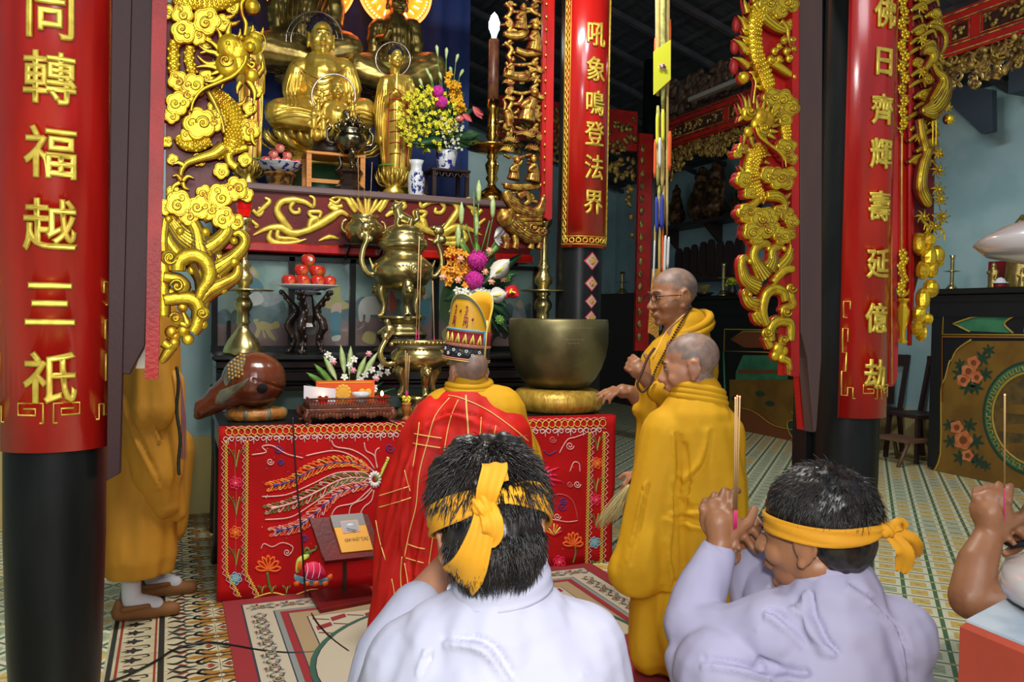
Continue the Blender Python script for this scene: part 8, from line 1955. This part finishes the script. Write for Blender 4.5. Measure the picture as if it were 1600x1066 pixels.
# purlin beam with carved frieze (runs along the aisle)
XB=4.9; t=thing('aisle_beam',PX(1300,120,XB),'long red lacquered beam with framed gilt panels and carved frieze, crossing behind the right pillar','beam')
def lz(x,y): return PX(x,y,XB).z
zt=(lz(1480,52)+0)+.06; 
z0=PX(1480,90,XB).z; z1=PX(1480,30,XB).z
ya,yb_=3.0,8.1
b=MB(); b.bb((XB,ya,z0),(XB+.10,yb_,z1+.04)); b.build('beam',REDM,t)
g=MB(); r=MB()
for z in (z0+.02,z0+.07,z1-.03,z1+.02): g.tube([V((XB-.004,ya,z)),V((XB-.004,yb_,z))],.006,4)
y=ya+.1; i=0; rd=random.Random(5)
while y<yb_-.3:
    L=.16 if i%2 else .9
    P=[V((XB-.006,y,z0+.09)),V((XB-.006,y+L,z0+.09)),V((XB-.006,y+L,z1-.05)),V((XB-.006,y,z1-.05))]; g.tube(P,.005,4,closed=True); r.bb((XB-.003,y+.02,z0+.10),(XB+.01,y+L-.02,z1-.06),mi=1)
    for k in range(int(L*60)): g.ell((XB-.01,y+.03+rd.random()*(L-.06),z0+.11+rd.random()*max(.01,(z1-z0-.18))),(.012,rd.uniform(.008,.03),rd.uniform(.008,.02)),rot=Euler((rd.random()*3,0,0)).to_matrix(),u=7,w=5)
    y+=L+.08; i+=1
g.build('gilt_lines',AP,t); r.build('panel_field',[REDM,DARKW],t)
g=MB(); 
for k in range(620):
    y=rd.uniform(ya,yb_); dep=.20+.05*sin(y*5)+(.35*math.exp(-((y-yb_)/.35)**2)); z=z0-rd.random()*dep
    if k%3: g.ell((XB+.03+rd.uniform(-.02,.02),y,z),(.02,rd.uniform(.015,.05),rd.uniform(.012,.03)),rot=Euler((rd.random()*3,0,0)).to_matrix(),u=8,w=5)
    else: 
        P=[V((XB+.01,y+a,z+b_)) for a,b_ in spiral(0,0,rd.uniform(.03,.06),.01,rd.random()*6,1.2,8)]; g.tube(P,.010,5)
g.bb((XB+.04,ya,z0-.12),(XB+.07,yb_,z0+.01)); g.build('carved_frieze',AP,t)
# slab of ornament above the beam
g=MB()
for k in range(170):
    y=rd.uniform(5.0,8.0); z=z1+.12+rd.random()*(.15+.25*(y-5)/3); g.ell((XB+.06,y,z),(.03,rd.uniform(.03,.09),rd.uniform(.03,.07)),rot=Euler((rd.random()*3,0,0)).to_matrix(),u=8,w=5)
g.bb((XB+.07,5.0,z1+.02),(XB+.10,8.0,z1+.35)); tag(g.build('ridge_carving',mat('dark_old_carving',(.10,.06,.03),.5,c2=(.04,.02,.015),vscale=14,bump=.8,bscale=30,dist=.01),loc=(XB,6.5,z1)),'dusty dark carved crest standing on top of the red aisle beam','carving')
b=MB(); b.bb((XB-.12,4.9,z1+.10),(XB-.06,7.2,z1+.14)); tag(b.build('lamp_housing',mat('dusty_metal',(.25,.24,.20),.5),loc=(XB-.1,6.0,z1)),'unlit dusty tube lamp housing fixed above the red aisle beam','lamp')
# black column face + red board on the far column
c8=V((4.95,8.1,0)); 
b=MB(); b.bb((4.76,7.93,PY(1005,640,7.95).z),(4.86,7.97,4.0)); t=thing('couplet_board',(4.7,7.95,.8),'narrow distant red board with worn gilt characters beside the hanging banner','calligraphy board')
xa,xb=PY(994,400,7.9).x,PY(1015,400,7.9).x; zb=PY(1005,548,7.9).z
b=MB(); b.bb((xa,7.88,zb),(xb,7.92,PY(1005,212,7.9).z+.02)); b.build('board',REDM,t)
g=MB()
for k in range(16): g.ell(((xa*.75+xb*.25),7.875,zb+.15+k*.135),(.03,.008,.045),u=7,w=5)
g.build('gold_characters',AP,t)
t=thing('arch_frieze',(3.9,7.95,2.3),'dark gilt arched frieze between the far column and the middle pillar','frieze'); g=MB(); zt_=PY(975,235,7.95).z
b=MB(); b.bb((3.0,7.93,zt_),(xa,8.0,zt_+.42)); b.build('lintel',REDM,t)
for k in range(300):
    u=rd.random(); x=3.0+(xa-3.0)*u; dep=.35+1.4*math.exp(-(xa-x)/.10)*rd.random()+.25*u; z=zt_+.35-rd.random()*(dep+.1)
    g.ell((x-.02,7.92,z),(rd.uniform(.02,.05),.015,rd.uniform(.015,.04)),rot=Euler((0,rd.random()*3,0)).to_matrix(),u=7,w=5)
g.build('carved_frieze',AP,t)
# triangular gusset of the roof truss, dark
b=MB(); b.prism([PX(x,y,6.9) for x,y in ((1450,125),(1550,140),(1551,205),(1533,209),(1482,160))],.06,d=(1,0,0)); tag(b.build('roof_gusset',mat('dark_slate_paint',(.03,.045,.06),.6),loc=PX(1540,200,6.9)),'dark pointed roof bracket against the blue wall beside the right carving','bracket')
b=MB(); b.bb((6.6,5.3,PX(1500,125,6.9).z),(7.19,13,PX(1500,125,6.9).z+.55)); b.bb((6.85,2.0,PX(1560,150,6.9).z-.02),(7.19,5.3,PX(1560,150,6.9).z+.6)); o=b.build('trim_1',mat('dark_slate_paint',(.03,.045,.06),.6)); struct(o)
# ---- long shelves on the right wall ----
SD=mat('dim_dark_wood',(.030,.014,.012),.5)
zs=2.755; t=thing('wall_shelf',(7.0,9.9,zs),'long dark wall shelf carrying the row of dim carved figures','shelf'); b=MB(); b.bb((6.85,8.4,zs-.05),(7.2,11.4,zs)); b.build('board',SD,t)
for y in (8.8,9.9,11.0): b=MB(); b.prism([(7.2,y,zs-.05),(6.88,y,zs-.05),(7.2,y,zs-.35)],.04,d=(0,1,0)); b.build('bracket',SD,t)
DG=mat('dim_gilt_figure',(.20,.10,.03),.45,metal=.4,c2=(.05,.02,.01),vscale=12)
for i,(y,h,w_) in enumerate(((10.75,.62,.16),(10.15,.78,.2),(9.82,.80,.2),(8.98,.80,.16),(9.25,.45,.12))):
    b=Blob(); c=V((6.98,y,zs)); b.cap(c+V((0,0,w_*.9)),w_*.9,c+V((0,0,h*.35)),w_*.7); b.cap(c+V((0,0,h*.35)),w_*.7,c+V((0,0,h*.62)),w_*.5); b.cap(c+V((-.03,-w_*.6,h*.5)),w_*.25,c+V((-.08,-w_*.7,h*.3)),w_*.2); b.cap(c+V((-.03,w_*.6,h*.5)),w_*.25,c+V((-.08,w_*.7,h*.3)),w_*.2); b.ell(c+V((0,0,h*.80)),w_*.42); b.ell(c+V((0,0,h*.93)),(w_*.2,w_*.2,h*.08))
    if w_>.17: b.ell(c+V((.05,0,h*.55)),(.03,w_*1.05,h*.48))
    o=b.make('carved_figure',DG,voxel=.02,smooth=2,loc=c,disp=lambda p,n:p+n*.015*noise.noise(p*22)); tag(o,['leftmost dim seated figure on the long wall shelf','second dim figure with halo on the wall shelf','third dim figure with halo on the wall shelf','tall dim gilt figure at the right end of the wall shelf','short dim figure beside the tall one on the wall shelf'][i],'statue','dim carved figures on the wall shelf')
zs=1.60; t=thing('wall_shelf',(7.0,9.9,zs),'lower dark wall shelf carrying upright memorial tablets','shelf'); b=MB(); b.bb((6.85,8.6,zs-.05),(7.2,11.4,zs)); b.build('board',SD,t)
LT=['rightmost','second from right','third from right','fourth from right','fifth from right','sixth from right','seventh from right','leftmost']
zs=PX(1100,434,7.0).z; t.location.z=zs; 
for ch in t.children: ch.location.z=0
for i,(x,y0,w_) in enumerate(((1152,370,13),(1136,376,12),(1122,376,9),(1108,374,10),(1096,378,10),(1082,382,9),(1070,386,9),(1058,388,9))):
    a=PX(x-w_*.5,430,6.98); b_=PX(x+w_*.5,430,6.98); zt=PX(x,y0,6.98).z; ym,hw=(a.y+b_.y)/2,abs(a.y-b_.y)*.46
    P=[(6.98,ym-hw,zs+.0),(6.98,ym+hw,zs+.0),(6.98,ym+hw,zt-.12)]+[(6.98,ym+hw*cos(q),zt-.12+.12*sin(q)) for q in [PI*k/8 for k in range(1,8)]]+[(6.98,ym-hw,zt-.12)]
    b=MB(); b.prism(P,.05,d=(1,0,0)); b.bb((6.9,ym-hw*1.1,zs),(7.08,ym+hw*1.1,zs+.06)); tag(b.build('memorial_tablet',SD,loc=(7.0,ym,zs)),LT[i]+' dark round-topped tablet on the lower wall shelf','tablet','memorial tablets')
# ---- painted altar cabinets along the wall ----
CK=[mat('cabinet_black',(.010,.008,.007),.3,bump=.1,bscale=40),mat('cabinet_ochre',(.22,.11,.012),.45,c2=(.16,.075,.01),vscale=4),mat('cabinet_yellow_line',(.45,.28,.04),.45),mat('cabinet_green',(.03,.14,.07),.45,c2=(.05,.20,.09),vscale=6),mat('cabinet_rose',(.55,.12,.04),.5,c2=(.62,.22,.08),vscale=20),mat('cabinet_leaf',(.02,.05,.025),.5),mat('cabinet_orange_line',(.32,.11,.01),.45),mat('cabinet_brown',(.20,.055,.012),.5),mat('cabinet_scene',(.07,.05,.015),.5,c2=(.16,.09,.02),vscale=9)]
XC=6.5
def cab(y0,y1,label,zt):
    t=thing('painted_cabinet',(6.8,(y0+y1)/2,0),label,'cabinet')
    b=MB(); b.bb((XC,y0,.02),(7.12,y1,zt-.25)); b.build('carcass',CK[0],t)
    b=MB(); b.bb((XC-.06,y0-.06,zt-.05),(7.18,y1+.06,zt),bev=.01); b.bb((XC-.03,y0-.03,zt-.12),(7.15,y1+.03,zt-.05),bev=.01); b.bb((XC-.015,y0-.015,zt-.25),(7.13,y1+.015,zt-.12)); b.build('top',CK[0],t); return t
def xf(mb,pts,mi,k=1,X=XC,sm=True):
    P=[PX(x,y,X-.002*k) for x,y in (smooth2(pts,4,True) if sm else pts)]; c=sum(P,V())/len(P); mb.add([c]+P,[(0,1+j,1+(j+1)%len(P)) for j in range(len(P))],mi,False)
def xl(mb,pts,mi,w=.008,X=XC,n=4,closed=False): mb.tube([PX(x,y,X-.006) for x,y in (smooth2(pts,n,closed) if n else pts)],w,4,mi=mi,closed=closed)
ztop=PX(1470,452,XC).z
t=cab(3.3,PX(1453,600,XC).y,'near black painted cabinet with orange roses and round green fret medallion, at the right wall',ztop)
def q1(cx,cy): return (1360+cx/4.442,380+cy/4.442)
def q2(cx,cy): return (1450+cx/4.845,560+cy/4.845)
f=MB()
xf(f,[q1(700,680),q1(1500,680),q1(1500,2000),q2(40,860),q2(95,720),q2(100,250),q2(130,160),q1(560,830),q1(600,740)],1,1,sm=False)
xf(f,[q1(575,560),q1(690,520),q1(790,500),q1(1000,505),q1(930,560),q1(1000,625),q1(690,610)],3,1,sm=False); xf(f,[q1(1080,500),q1(1500,500),q1(1500,640),q1(1060,620)],3,1,sm=False)
xl(f,[q1(575,560),q1(690,520),q1(790,500)],2); xl(f,[q1(575,560),q1(690,615)],2,n=0); xl(f,[q1(1000,505),q1(930,560),q1(990,625)],2)
xl(f,[q1(500,635),q1(510,490),q1(1600,490)],2,n=0); xl(f,[q1(500,635),q1(1600,640)],2,n=0); xl(f,[q1(498,1100),q1(500,650),q1(1600,660)],6,n=0); xl(f,[q2(40,860),q2(95,720),q2(100,250),q2(130,150),q2(165,20),q1(560,820),q1(600,740),q1(700,670)],2,n=3)
cxm,cym=1618,655
C0=PX(1618,655,XC); R0=(PX(1618,548,XC)-C0).length
def ring(r0,r1,mi,k,n=60): 
    vs=[]
    for r in (r0,r1):
        for i in range(n): a=2*PI*i/n; vs.append((XC-.002*k,C0.y+r*cos(a),C0.z+r*sin(a)))
    f.add(vs,[(i,(i+1)%n,n+(i+1)%n,n+i) for i in range(n)],mi,False)
rr=(C0-PX(1537,650,XC)).length
ring(.001,rr*.80,8,2); ring(rr*.97,rr*1.02,5,2); ring(rr*.82,rr*.97,3,2)
P=[]; n=44
for i in range(n):
    for a,r in ((i,.86),(i+.5,.86),(i+.5,.93),(i+1,.93)): q=2*PI*a/n; P.append(V((XC-.006,C0.y+rr*r*cos(q),C0.z+rr*r*sin(q))))
f.tube(P,.006,4,mi=2); f.tube([V((XC-.006,C0.y+rr*.81*cos(2*PI*i/60),C0.z+rr*.81*sin(2*PI*i/60))) for i in range(60)],.012,4,mi=2,closed=True)
def roses(pts,leaves):
    for x,y,r in leaves:
        for k in range(6): a=k*1.05+x; xf(f,[(x,y),(x+r*.5*cos(a-.4),y+r*.5*sin(a-.4)),(x+r*cos(a),y+r*sin(a)),(x+r*.5*cos(a+.4),y+r*.5*sin(a+.4))],5,2)
    for x,y,r in pts:
        xf(f,[(x+r*(1+.12*cos(5*a))*cos(a),y+r*(1+.12*cos(5*a))*sin(a)) for a in [2*PI*k/20 for k in range(20)]],4,3); xf(f,[(x+r*.45*cos(a),y+r*.45*sin(a)) for a in [2*PI*k/8 for k in range(8)]],7,4)
roses([(1521,567,10),(1513,580,11),(1505,594,10),(1526,590,9)],[(1535,560,14),(1500,585,14),(1540,585,12),(1512,605,14),(1525,605,13),(1545,548,11),(1500,570,10)])
roses([(1495,668,10),(1505,688,14),(1512,712,9)],[(1483,665,11),(1515,665,13),(1485,690,12),(1525,690,14),(1500,715,13),(1520,715,12),(1530,722,12),(1540,728,9)])
for (y,w_) in ((640,30),(670,40),(700,36)): xf(f,[(1560,y),(1590,y-8),(1640,y-2),(1620,y+8),(1575,y+6)],1,3)
f.build('painted_front',CK,t)
t=cab(PX(1253,600,XC).y-.4,10.1,'far dark cabinet painted with ribbons and dark green petals, behind the kneeling person',ztop)
f=MB()
def q3(cx,cy): return (1100+cx/2.633,430+cy/2.633)
xf(f,[q3(105,430),q3(700,430),q3(700,1000),q3(105,900)],1,1,sm=False)
xf(f,[q3(120,560),q3(220,560),q3(300,620),q3(390,660),q3(300,710),q3(200,670),q3(120,680)],7,2); xf(f,[q3(250,850),q3(340,800),q3(400,900),q3(600,850),q3(700,980),q3(240,960)],7,2)
for a in range(7):
    g_=a*2*PI/7+.2; cx,cy=455,690; xf(f,[q3(cx+40*cos(g_),cy+40*sin(g_)),q3(cx+95*cos(g_-.35),cy+95*sin(g_-.35)),q3(cx+135*cos(g_),cy+140*sin(g_)),q3(cx+95*cos(g_+.35),cy+95*sin(g_+.35))],5,3); xl(f,[q3(cx+40*cos(g_),cy+40*sin(g_)),q3(cx+95*cos(g_-.4),cy+95*sin(g_-.4)),q3(cx+140*cos(g_),cy+145*sin(g_)),q3(cx+95*cos(g_+.4),cy+95*sin(g_+.4))],2,.007,closed=True)
for L in ([(110,540),(200,560),(290,620),(400,640)],[(110,670),(200,660),(280,710),(400,710)],[(250,860),(330,820),(350,770)],[(400,880),(450,780)],[(580,890),(500,770)],[(350,560),(420,600),(450,640)]): xl(f,[q3(*p) for p in L],2,.007)
for (x,y) in ((230,490),(270,530),(130,510),(440,870),(480,880),(460,900)): xf(f,[q3(x-20,y-4),q3(x,y-14),q3(x+22,y),q3(x,y+10)],5,3)
xf(f,[q3(130,400),q3(160,330),q3(345,330),q3(345,430),q3(130,430)],3,1,sm=False); xf(f,[q3(140,390),q3(345,390),q3(345,405),q3(140,405)],7,2,sm=False)
xf(f,[q3(110,265),q3(160,232),q3(345,235),q3(345,300),q3(165,298)],7,1,sm=False); xl(f,[q3(82,315),q3(85,222),q3(700,235)],2,n=0); xl(f,[q3(82,312),q3(345,320)],2,n=0); xl(f,[q3(80,315),q3(95,740)],3,.012,n=0); xl(f,[q3(110,265),q3(160,232),q3(345,235)],2,n=0)
f.build('painted_front',CK,t)
# ---- things on the cabinets ----
def smallstick(x,y0,y1,X,label,name='candlestick'):
    p=PX(x,y1,X); p.z=ztop; k=mpp(p); h=(y1-y0)*k/1.0; t=thing(name,p,label,'candlestick','small brass candlesticks on the cabinets')
    b=MB(); prof=[(0,0),(9*k,0),(9*k,2*k),(4*k,9*k)]
    n=10
    for i in range(n): z=9*k+(h-12*k)*i/n; prof+=[(2.2*k,z),(3.3*k,z+(h-12*k)/n*.4)]
    prof+=[(3*k,h-4*k),(4.6*k,h),(0,h)]; b.lathe(prof,p,14); b.build('turned_stem',BRASS,t); b=MB(); b.lathe([(2*k,h*.52),(13*k,h*.54),(2*k,h*.57)],p,20); b.build('drip_plate',BRASS,t)
smallstick(1487,395,449,6.72,'small brass candlestick on the near painted cabinet, against the blue wall'); smallstick(1130,405,457,6.72,'small bead-turned brass candlestick on the far painted cabinet'); smallstick(972,425,460,6.9,'small cross-shaped brass candlestick seen between the middle pillar and far red board')
b=MB(); b.bb((6.6,11.2,.0),(7.15,12.9,PX(972,460,6.9).z)); tag(b.build('low_cabinet',SD,loc=(6.9,12,0)),'low dark cabinet in the far corner behind the bronze bell','cabinet')
bpy.data.objects[[o.name for o in bpy.data.objects if o.name.startswith('candlestick')][-1]].location.z=PX(972,460,6.9).z
def yflow(x,y,X,label):
    p=PX(x,y,X); p.z=ztop; k=mpp(p); t=thing('flower_vase',p,label,'flower vase'); b=MB(); b.lathe([(0,0),(5*k,0),(8*k,8*k),(5*k,14*k),(7*k,17*k),(0,16*k)],p,16); b.build('vase',DARKW,t)
    g=MB()
    for i in range(24): a=i*2.4; r=11*k*math.sqrt(i/24); bloom(g,p+V((r*cos(a)*.6,r*sin(a),(22+4*cos(i))*k)),4*k,6,i%2,(-1,-.3,.5))
    g.build('blossoms',[YEL,LEAF],t)
yflow(1144,458,6.75,'vase of yellow flowers on the far painted cabinet'); 
p=PX(1100,456,6.7); p.z=ztop; k=mpp(p); g=MB(); g.lathe([(0,0),(8*k,0),(16*k,7*k),(15*k,7*k),(0,3*k)],p,20,mi=1)
for i in range(9): a=-.9+i*.22; g.tube(cr([p+V((0,12*k*sin(a)*.3,6*k)),p+V((0,10*k*sin(a),12*k)),p+V((0,18*k*sin(a),(16+3*cos(a))*k))],3),[2*k,2.6*k,.8*k],6)
tag(g.build('banana_plate',[mat('dull_banana',(.32,.22,.03),.5),DARKW],loc=p),'plate with a hand of dull yellow bananas, on the far cabinet behind the glasses person','fruit plate')
for i,(x,y0,y1,lab) in enumerate(((1552,405,447,'small gilt standing figure on the near cabinet, left of the white lidded cup'),(1597,415,447,'small gilt figure at the right edge, on the near cabinet'),(1594,332,448,'taller dark gilt figure behind the pale urn rim, on the near cabinet'))):
    p=PX(x,y1,6.85 if i==2 else 6.68); p.z=ztop; k=mpp(p); h=(y1-y0)*k; b=Blob(); b.cap(p+V((0,0,h*.05)),h*.2,p+V((0,0,h*.5)),h*.16); b.cap(p+V((0,-h*.12,h*.62)),h*.08,p+V((-.02,h*.14,h*.6)),h*.08); b.cap(p+V((0,0,h*.5)),h*.14,p+V((0,0,h*.7)),h*.12); b.ell(p+V((0,0,h*.86)),h*.10); b.ell(p+V((0,0,h*.97)),h*.04); b.cap(p+V((0,-h*.15,h*.6)),h*.05,p+V((-.04,-h*.2,h*.35)),h*.04)
    tag(b.make('gilt_figure',BRONZE,voxel=h*.03,smooth=2,loc=p),lab,'statue')
p=PX(1563,447,6.6); p.z=ztop; k=mpp(p); b=MB(); b.lathe([(0,0),(9*k,0),(10*k,7*k),(0,7*k)],p,20,mi=1); b.lathe([(12*k,7*k),(13*k,8*k),(8*k,10*k),(6*k,14*k),(2*k,16.5*k),(0,16.5*k)],p,20); tag(b.build('lidded_cup',[CERA,mat('red_cup_base',(.25,.02,.02),.3)],loc=p),'small red cup with a white lid painted blue, on the near cabinet','cup')
b=MB(); b.bb((6.9,PX(1575,430,6.95).y-.12,ztop),(7.0,PX(1575,430,6.95).y+.16,PX(1575,408,6.95).z)); tag(b.build('maroon_box',DRED,loc=(6.95,PX(1575,430,6.95).y,ztop)),'maroon shrine box behind the white lidded cup','box')
# ---- chairs and stool by the wall ----
def chair(x,y,rz,label):
    t=thing('wooden_chair',(x,y,0),label,'chair','dark chairs against the right wall'); M=Matrix.Translation((x,y,0))@Matrix.Rotation(rz,4,'Z')
    def add(name,a,b_,w,n=2):
        q=MB(); q.tube([M@V(a),M@V(b_)],w,4,smooth=False); q.build(name,SD,t)
    q=MB(); q.box((0,0,.45),(.44,.42,.035)); q.xf(M); q.build('seat',SD,t)
    for sx in (-1,1): add('leg',(sx*.19,-.18,.44),(sx*.21,-.20,0),.025); add('leg',(sx*.19,.18,.44),(sx*.20,.24,0),.025); add('back_post',(sx*.19,.19,.45),(sx*.19,.30,1.02),.026)
    q=MB(); q.box((0,.285,.97),(.42,.025,.10)); q.box((0,.25,.72),(.14,.02,.45)); q.xf(M); q.build('backrest',SD,t)
chair(6.85,6.15,-PI/2-.1,'dark wooden chair against the blue wall, between the near cabinet and the right pillar'); chair(6.85,6.75,-PI/2+.1,'second dark wooden chair, half hidden behind the foot of the right red board')
p=PZ(1404,724,0); t=thing('low_stool',p,'low brown slatted wooden stool on the floor before the dark chairs','stool'); WD=mat('worn_brown_wood',(.16,.08,.04),.6)
b=MB(); b.bb(p+V((-.1,-.2,.22)),p+V((.18,.22,.25))); b.build('top',WD,t)
for a in (-.18,.2): b=MB(); b.tube([p+V((-.08,a,.22)),p+V((-.2,a,0))],.018,4); b.build('leg',WD,t); b=MB(); b.tube([p+V((.14,a,.22)),p+V((.2,a,0))],.018,4); b.build('leg',WD,t)
# ---- hanging banner ----
Y=3.95; t=thing('hanging_banner',PY(1036,540,Y),'long bundle of hanging stuffed ribbons in yellow, orange, white and blue','banner')
cl={'y':mat('banner_yellow',(.62,.60,.03),.7),'o':mat('banner_orange',(.65,.10,.015),.7),'t':mat('banner_tan',(.36,.24,.08),.7,c2=(.50,.36,.10),vscale=50,stretch=(3,3,.3)),'w':mat('banner_white',(.55,.55,.55),.7),'b':mat('banner_blue',(.02,.03,.30),.7),'g':mat('banner_olive',(.25,.24,.06),.7,c2=(.4,.38,.1),vscale=40),'l':mat('banner_lime_label',(.62,.62,.03),.6),'d':mat('banner_gold_tassel',(.55,.26,.03),.7,bump=1,bscale=120)}
def rib(x0,y0,x1,y1,w,c,dy=0):
    b=MB(); a,e=PY(x0,y0,Y+dy),PY(x1,y1,Y+dy); k=mpp(a); n=6; b.tube([a.lerp(e,i/n) for i in range(n+1)],[w*k*.6]+[w*k]*(n-1)+[w*k*.6],8,flat=.6,up=(0,1,0)); b.build('ribbon',cl[c],t)
for q in ((1028,-60,1028,150,5,'t'),(1036,-60,1036,170,5,'g',-.02),(1044,-60,1043,160,3.5,'t'),(1047,30,1046,130,2.4,'o',.01),(1024,60,1024,130,2.5,'o',.01),(1028,165,1028,290,4,'g'),(1036,160,1035,300,4,'t'),(1043,120,1042,368,2.6,'t'),(1027,178,1027,228,3,'y',-.02),(1036,170,1036,222,3.2,'y',-.02),(1031,215,1031,262,2.8,'w',-.03),(1024,218,1023,278,2.8,'o'),(1046,205,1045,268,4.5,'o'),(1026,308,1026,362,3.4,'b',-.02),(1035,304,1034,358,3.4,'b',-.02),(1024,350,1022,420,2,'t'),(1031,355,1030,440,2.6,'t'),(1036,350,1035,430,2,'o'),(1023,376,1021,440,1.6,'w',-.03),(1040,368,1038,430,2.6,'w',-.03),(1045,370,1043,420,2.4,'w',-.03),(1030,290,1029,350,3,'g'),(1037,290,1036,350,3,'t')): rib(*q)
b=MB(); b.prism([PY(x,y,Y-.04) for x,y in ((1022,80),(1048,62),(1048,124),(1022,148))],.008,d=(0,1,0)); b.build('lotus_label',cl['l'],t)
b=MB(); 
for k in range(9): a=-PI*.95+k*PI*.9/8; p=PY(1035,106,Y-.05); s_=mpp(p); leafmesh(b,p,p+V((8*s_*cos(a),-.002,-12*s_*sin(a)*.8-2*s_)),2.8*s_,k%2)
b.build('lotus_emblem',[mat('emblem_white',(.7,.65,.6),.6),mat('emblem_pink',(.55,.08,.06),.6)],t)
b=MB(); b.prism([PY(x,y,Y-.01) for x,y in ((1020,420),(1032,420),(1029,534),(1021,524),(1013,520))],.006,d=(0,1,0)); b.build('gold_streamer',cl['d'],t)
b=MB(); b.prism([PY(x,y,Y+.01) for x,y in ((1030,430),(1036,430),(1034,515),(1029,520))],.006,d=(0,1,0)); b.build('blue_streamer',mat('banner_teal',(.08,.16,.2),.7),t)
b=MB(); a=PY(1036,-60,Y); b.tube([a,V((a.x,a.y,4.9))],.006,6); b.build('cord',cl['t'],t)
# lit tubes
TUB=mat('lit_tube',(1,1,1),.3,emit=9,ecol=(.85,.95,1))
p=PY(1612,86,3.9); b=MB(); b.tube([p+V((0,0,0)),p+V((.6,-.22,0))],.018,10); b.tube([p+V((.3,-.11,0)),p+V((.3,-.11,2.1))],.004,5); o=b.build('tube_lamp',TUB,loc=p); tag(o,'lit white tube lamp entering at the upper right edge','lamp')
# ---- incense urn pedestal at lower right corner ----
RST=mat('red_stone',(.30,.032,.010),.6,c2=(.24,.028,.010),vscale=9,bump=.3,bscale=50,dist=.002); GST=mat('grey_slate_top',(.22,.27,.33),.4,c2=(.34,.38,.42),vscale=14)
d0=.98
zt=PD(1560,945,d0).z
A_=PZ(1510,968,zt); B_=PZ(1600,1005,zt); C2=PZ(1600,925,zt)
t=thing('urn_pedestal',(A_.x+.15,A_.y,0),'red painted stone pedestal with grey slate top at the lower right corner','pedestal')
ex_=(B_-A_).normalized(); ey=V((-ex_.y,ex_.x,0)); 
e1=(PZ(1560,942,zt)-A_); e1.normalize()
L1,L2=.55,.55
q=[A_,A_+ex_*L2,A_+ex_*L2+e1*L1,A_+e1*L1]
b=MB(); q2=[p+V((0,0,-.012)) for p in q]; b.prism([V((p.x,p.y,zt)) for p in q],.003,d=(0,0,-1)); b.build('slate_top',GST,t)
b=MB(); c_=sum(q,V())/4; 
b.prism([V((c_.x+(p.x-c_.x)*1.02,c_.y+(p.y-c_.y)*1.02,zt-.0031)) for p in q],.17,d=(0,0,-1),bev=.006); b.prism([V((c_.x+(p.x-c_.x)*.9,c_.y+(p.y-c_.y)*.9,zt-.17)) for p in q],zt-.17,d=(0,0,-1)); b.build('stone_block',RST,t)
b=MB(); rd=random.Random(2)
for i in range(30): u=rd.random(); p=A_.lerp(A_+ex_*L2,u*.5)+V((0,0,-.02-rd.random()*.08))-ey*0; b.ell(p+(V((0,-.012,0))),(.004,.002,.004),u=6,w=4)
b.build('wax_spots',CERA,t)['kind']='stuff'
uc=c_; CG=mat('pale_glazed_ceramic',(.42,.38,.37),.15,c2=(.36,.33,.33),vscale=5,coat=.5)
uc=PZ(1765,960,zt); uc.z=zt; zr=PD(1600,396,d0+.1).z-zt
PDd=(RC.transposed()@(uc-CAM)).z*-1
rim=abs((PD(1765,392,PDd)-PD(1533,392,PDd)).length); k=rim
t=thing('ceramic_urn',uc,'pale glazed ceramic urn with wide domed lid on the red pedestal','urn')
fr=abs((PD(1765,930,PDd)-PD(1584,930,PDd)).length); b=MB(); b.lathe([(0,0),(fr*.80,0),(fr*.96,.008),(fr,.022),(fr*.95,.038),(fr*.80,.048),(fr*.55,.06),(fr*.45,.12),(fr*.6,.18),(fr*.72,.25),(fr*.6,.32),(fr*.4,zr-.06),(fr*.45,zr-.03),(0,zr-.03)],uc,40); b.build('body',CG,t)
b=MB(); b.lathe([(0,zr-.03),(k*.6,zr-.022),(k*.92,zr-.010),(k,zr+.002),(k*.97,zr+.008),(k*.84,zr+.022),(k*.7,zr+.030),(k*.5,zr+.038),(k*.2,zr+.046),(0,zr+.05)],uc,48); b.build('domed_lid',CG,t)
# ================= light =================
def area(name,loc,target,size,power,c=(1,1,1),sy=None):
    l=bpy.data.lights.new(name,'AREA'); l.energy=power; l.color=c; l.size=size
    if sy: l.shape='RECTANGLE'; l.size_y=sy
    o=bpy.data.objects.new(name,l); COL.objects.link(o); o.location=loc; o.rotation_euler=(V(target)-V(loc)).to_track_quat('-Z','Y').to_euler(); return o
def point(name,loc,power,c=(1,1,1),r=.05):
    l=bpy.data.lights.new(name,'POINT'); l.energy=power; l.color=c; l.shadow_soft_size=r
    o=bpy.data.objects.new(name,l); COL.objects.link(o); o.location=loc; return o
area('camera_flash',(-.03,-.15,1.62),(1.1,3,1.35),.12,19,(1,.98,.94))
area('porch_daylight',(-.2,-2.2,3.6),(1.2,4,1.1),2.6,95,(.96,.98,1.0),2.0)
area('hall_altar_fill',(1.0,2.9,4.0),(1.2,4.1,1.0),1.3,85,(1,.97,.9),.3)  # added unseen overhead fill, brightens the altar against the flash
area('aisle_ceiling_lamp',(5.2,5.2,3.5),(5.6,5.6,0),1.2,26,(.85,.95,1),.1)
point('tube_lamp_right',PY(1606,86,3.9),7,(.85,.95,1),.06)
point('tube_lamp_top',PY(1000,-90,3.9),12,(.85,.92,1),.1)
point('altar_bulb',PY(770,38,5.60),6,(.9,1,.95),.02)
w=bpy.data.worlds.new('world'); SC.world=w; w.use_nodes=True
w.node_tree.nodes['Background'].inputs[0].default_value=(.75,.86,1,1); w.node_tree.nodes['Background'].inputs[1].default_value=.30
SC.view_settings.view_transform='Standard'; SC.view_settings.look='None'; SC.view_settings.gamma=1; SC.view_settings.exposure=.48
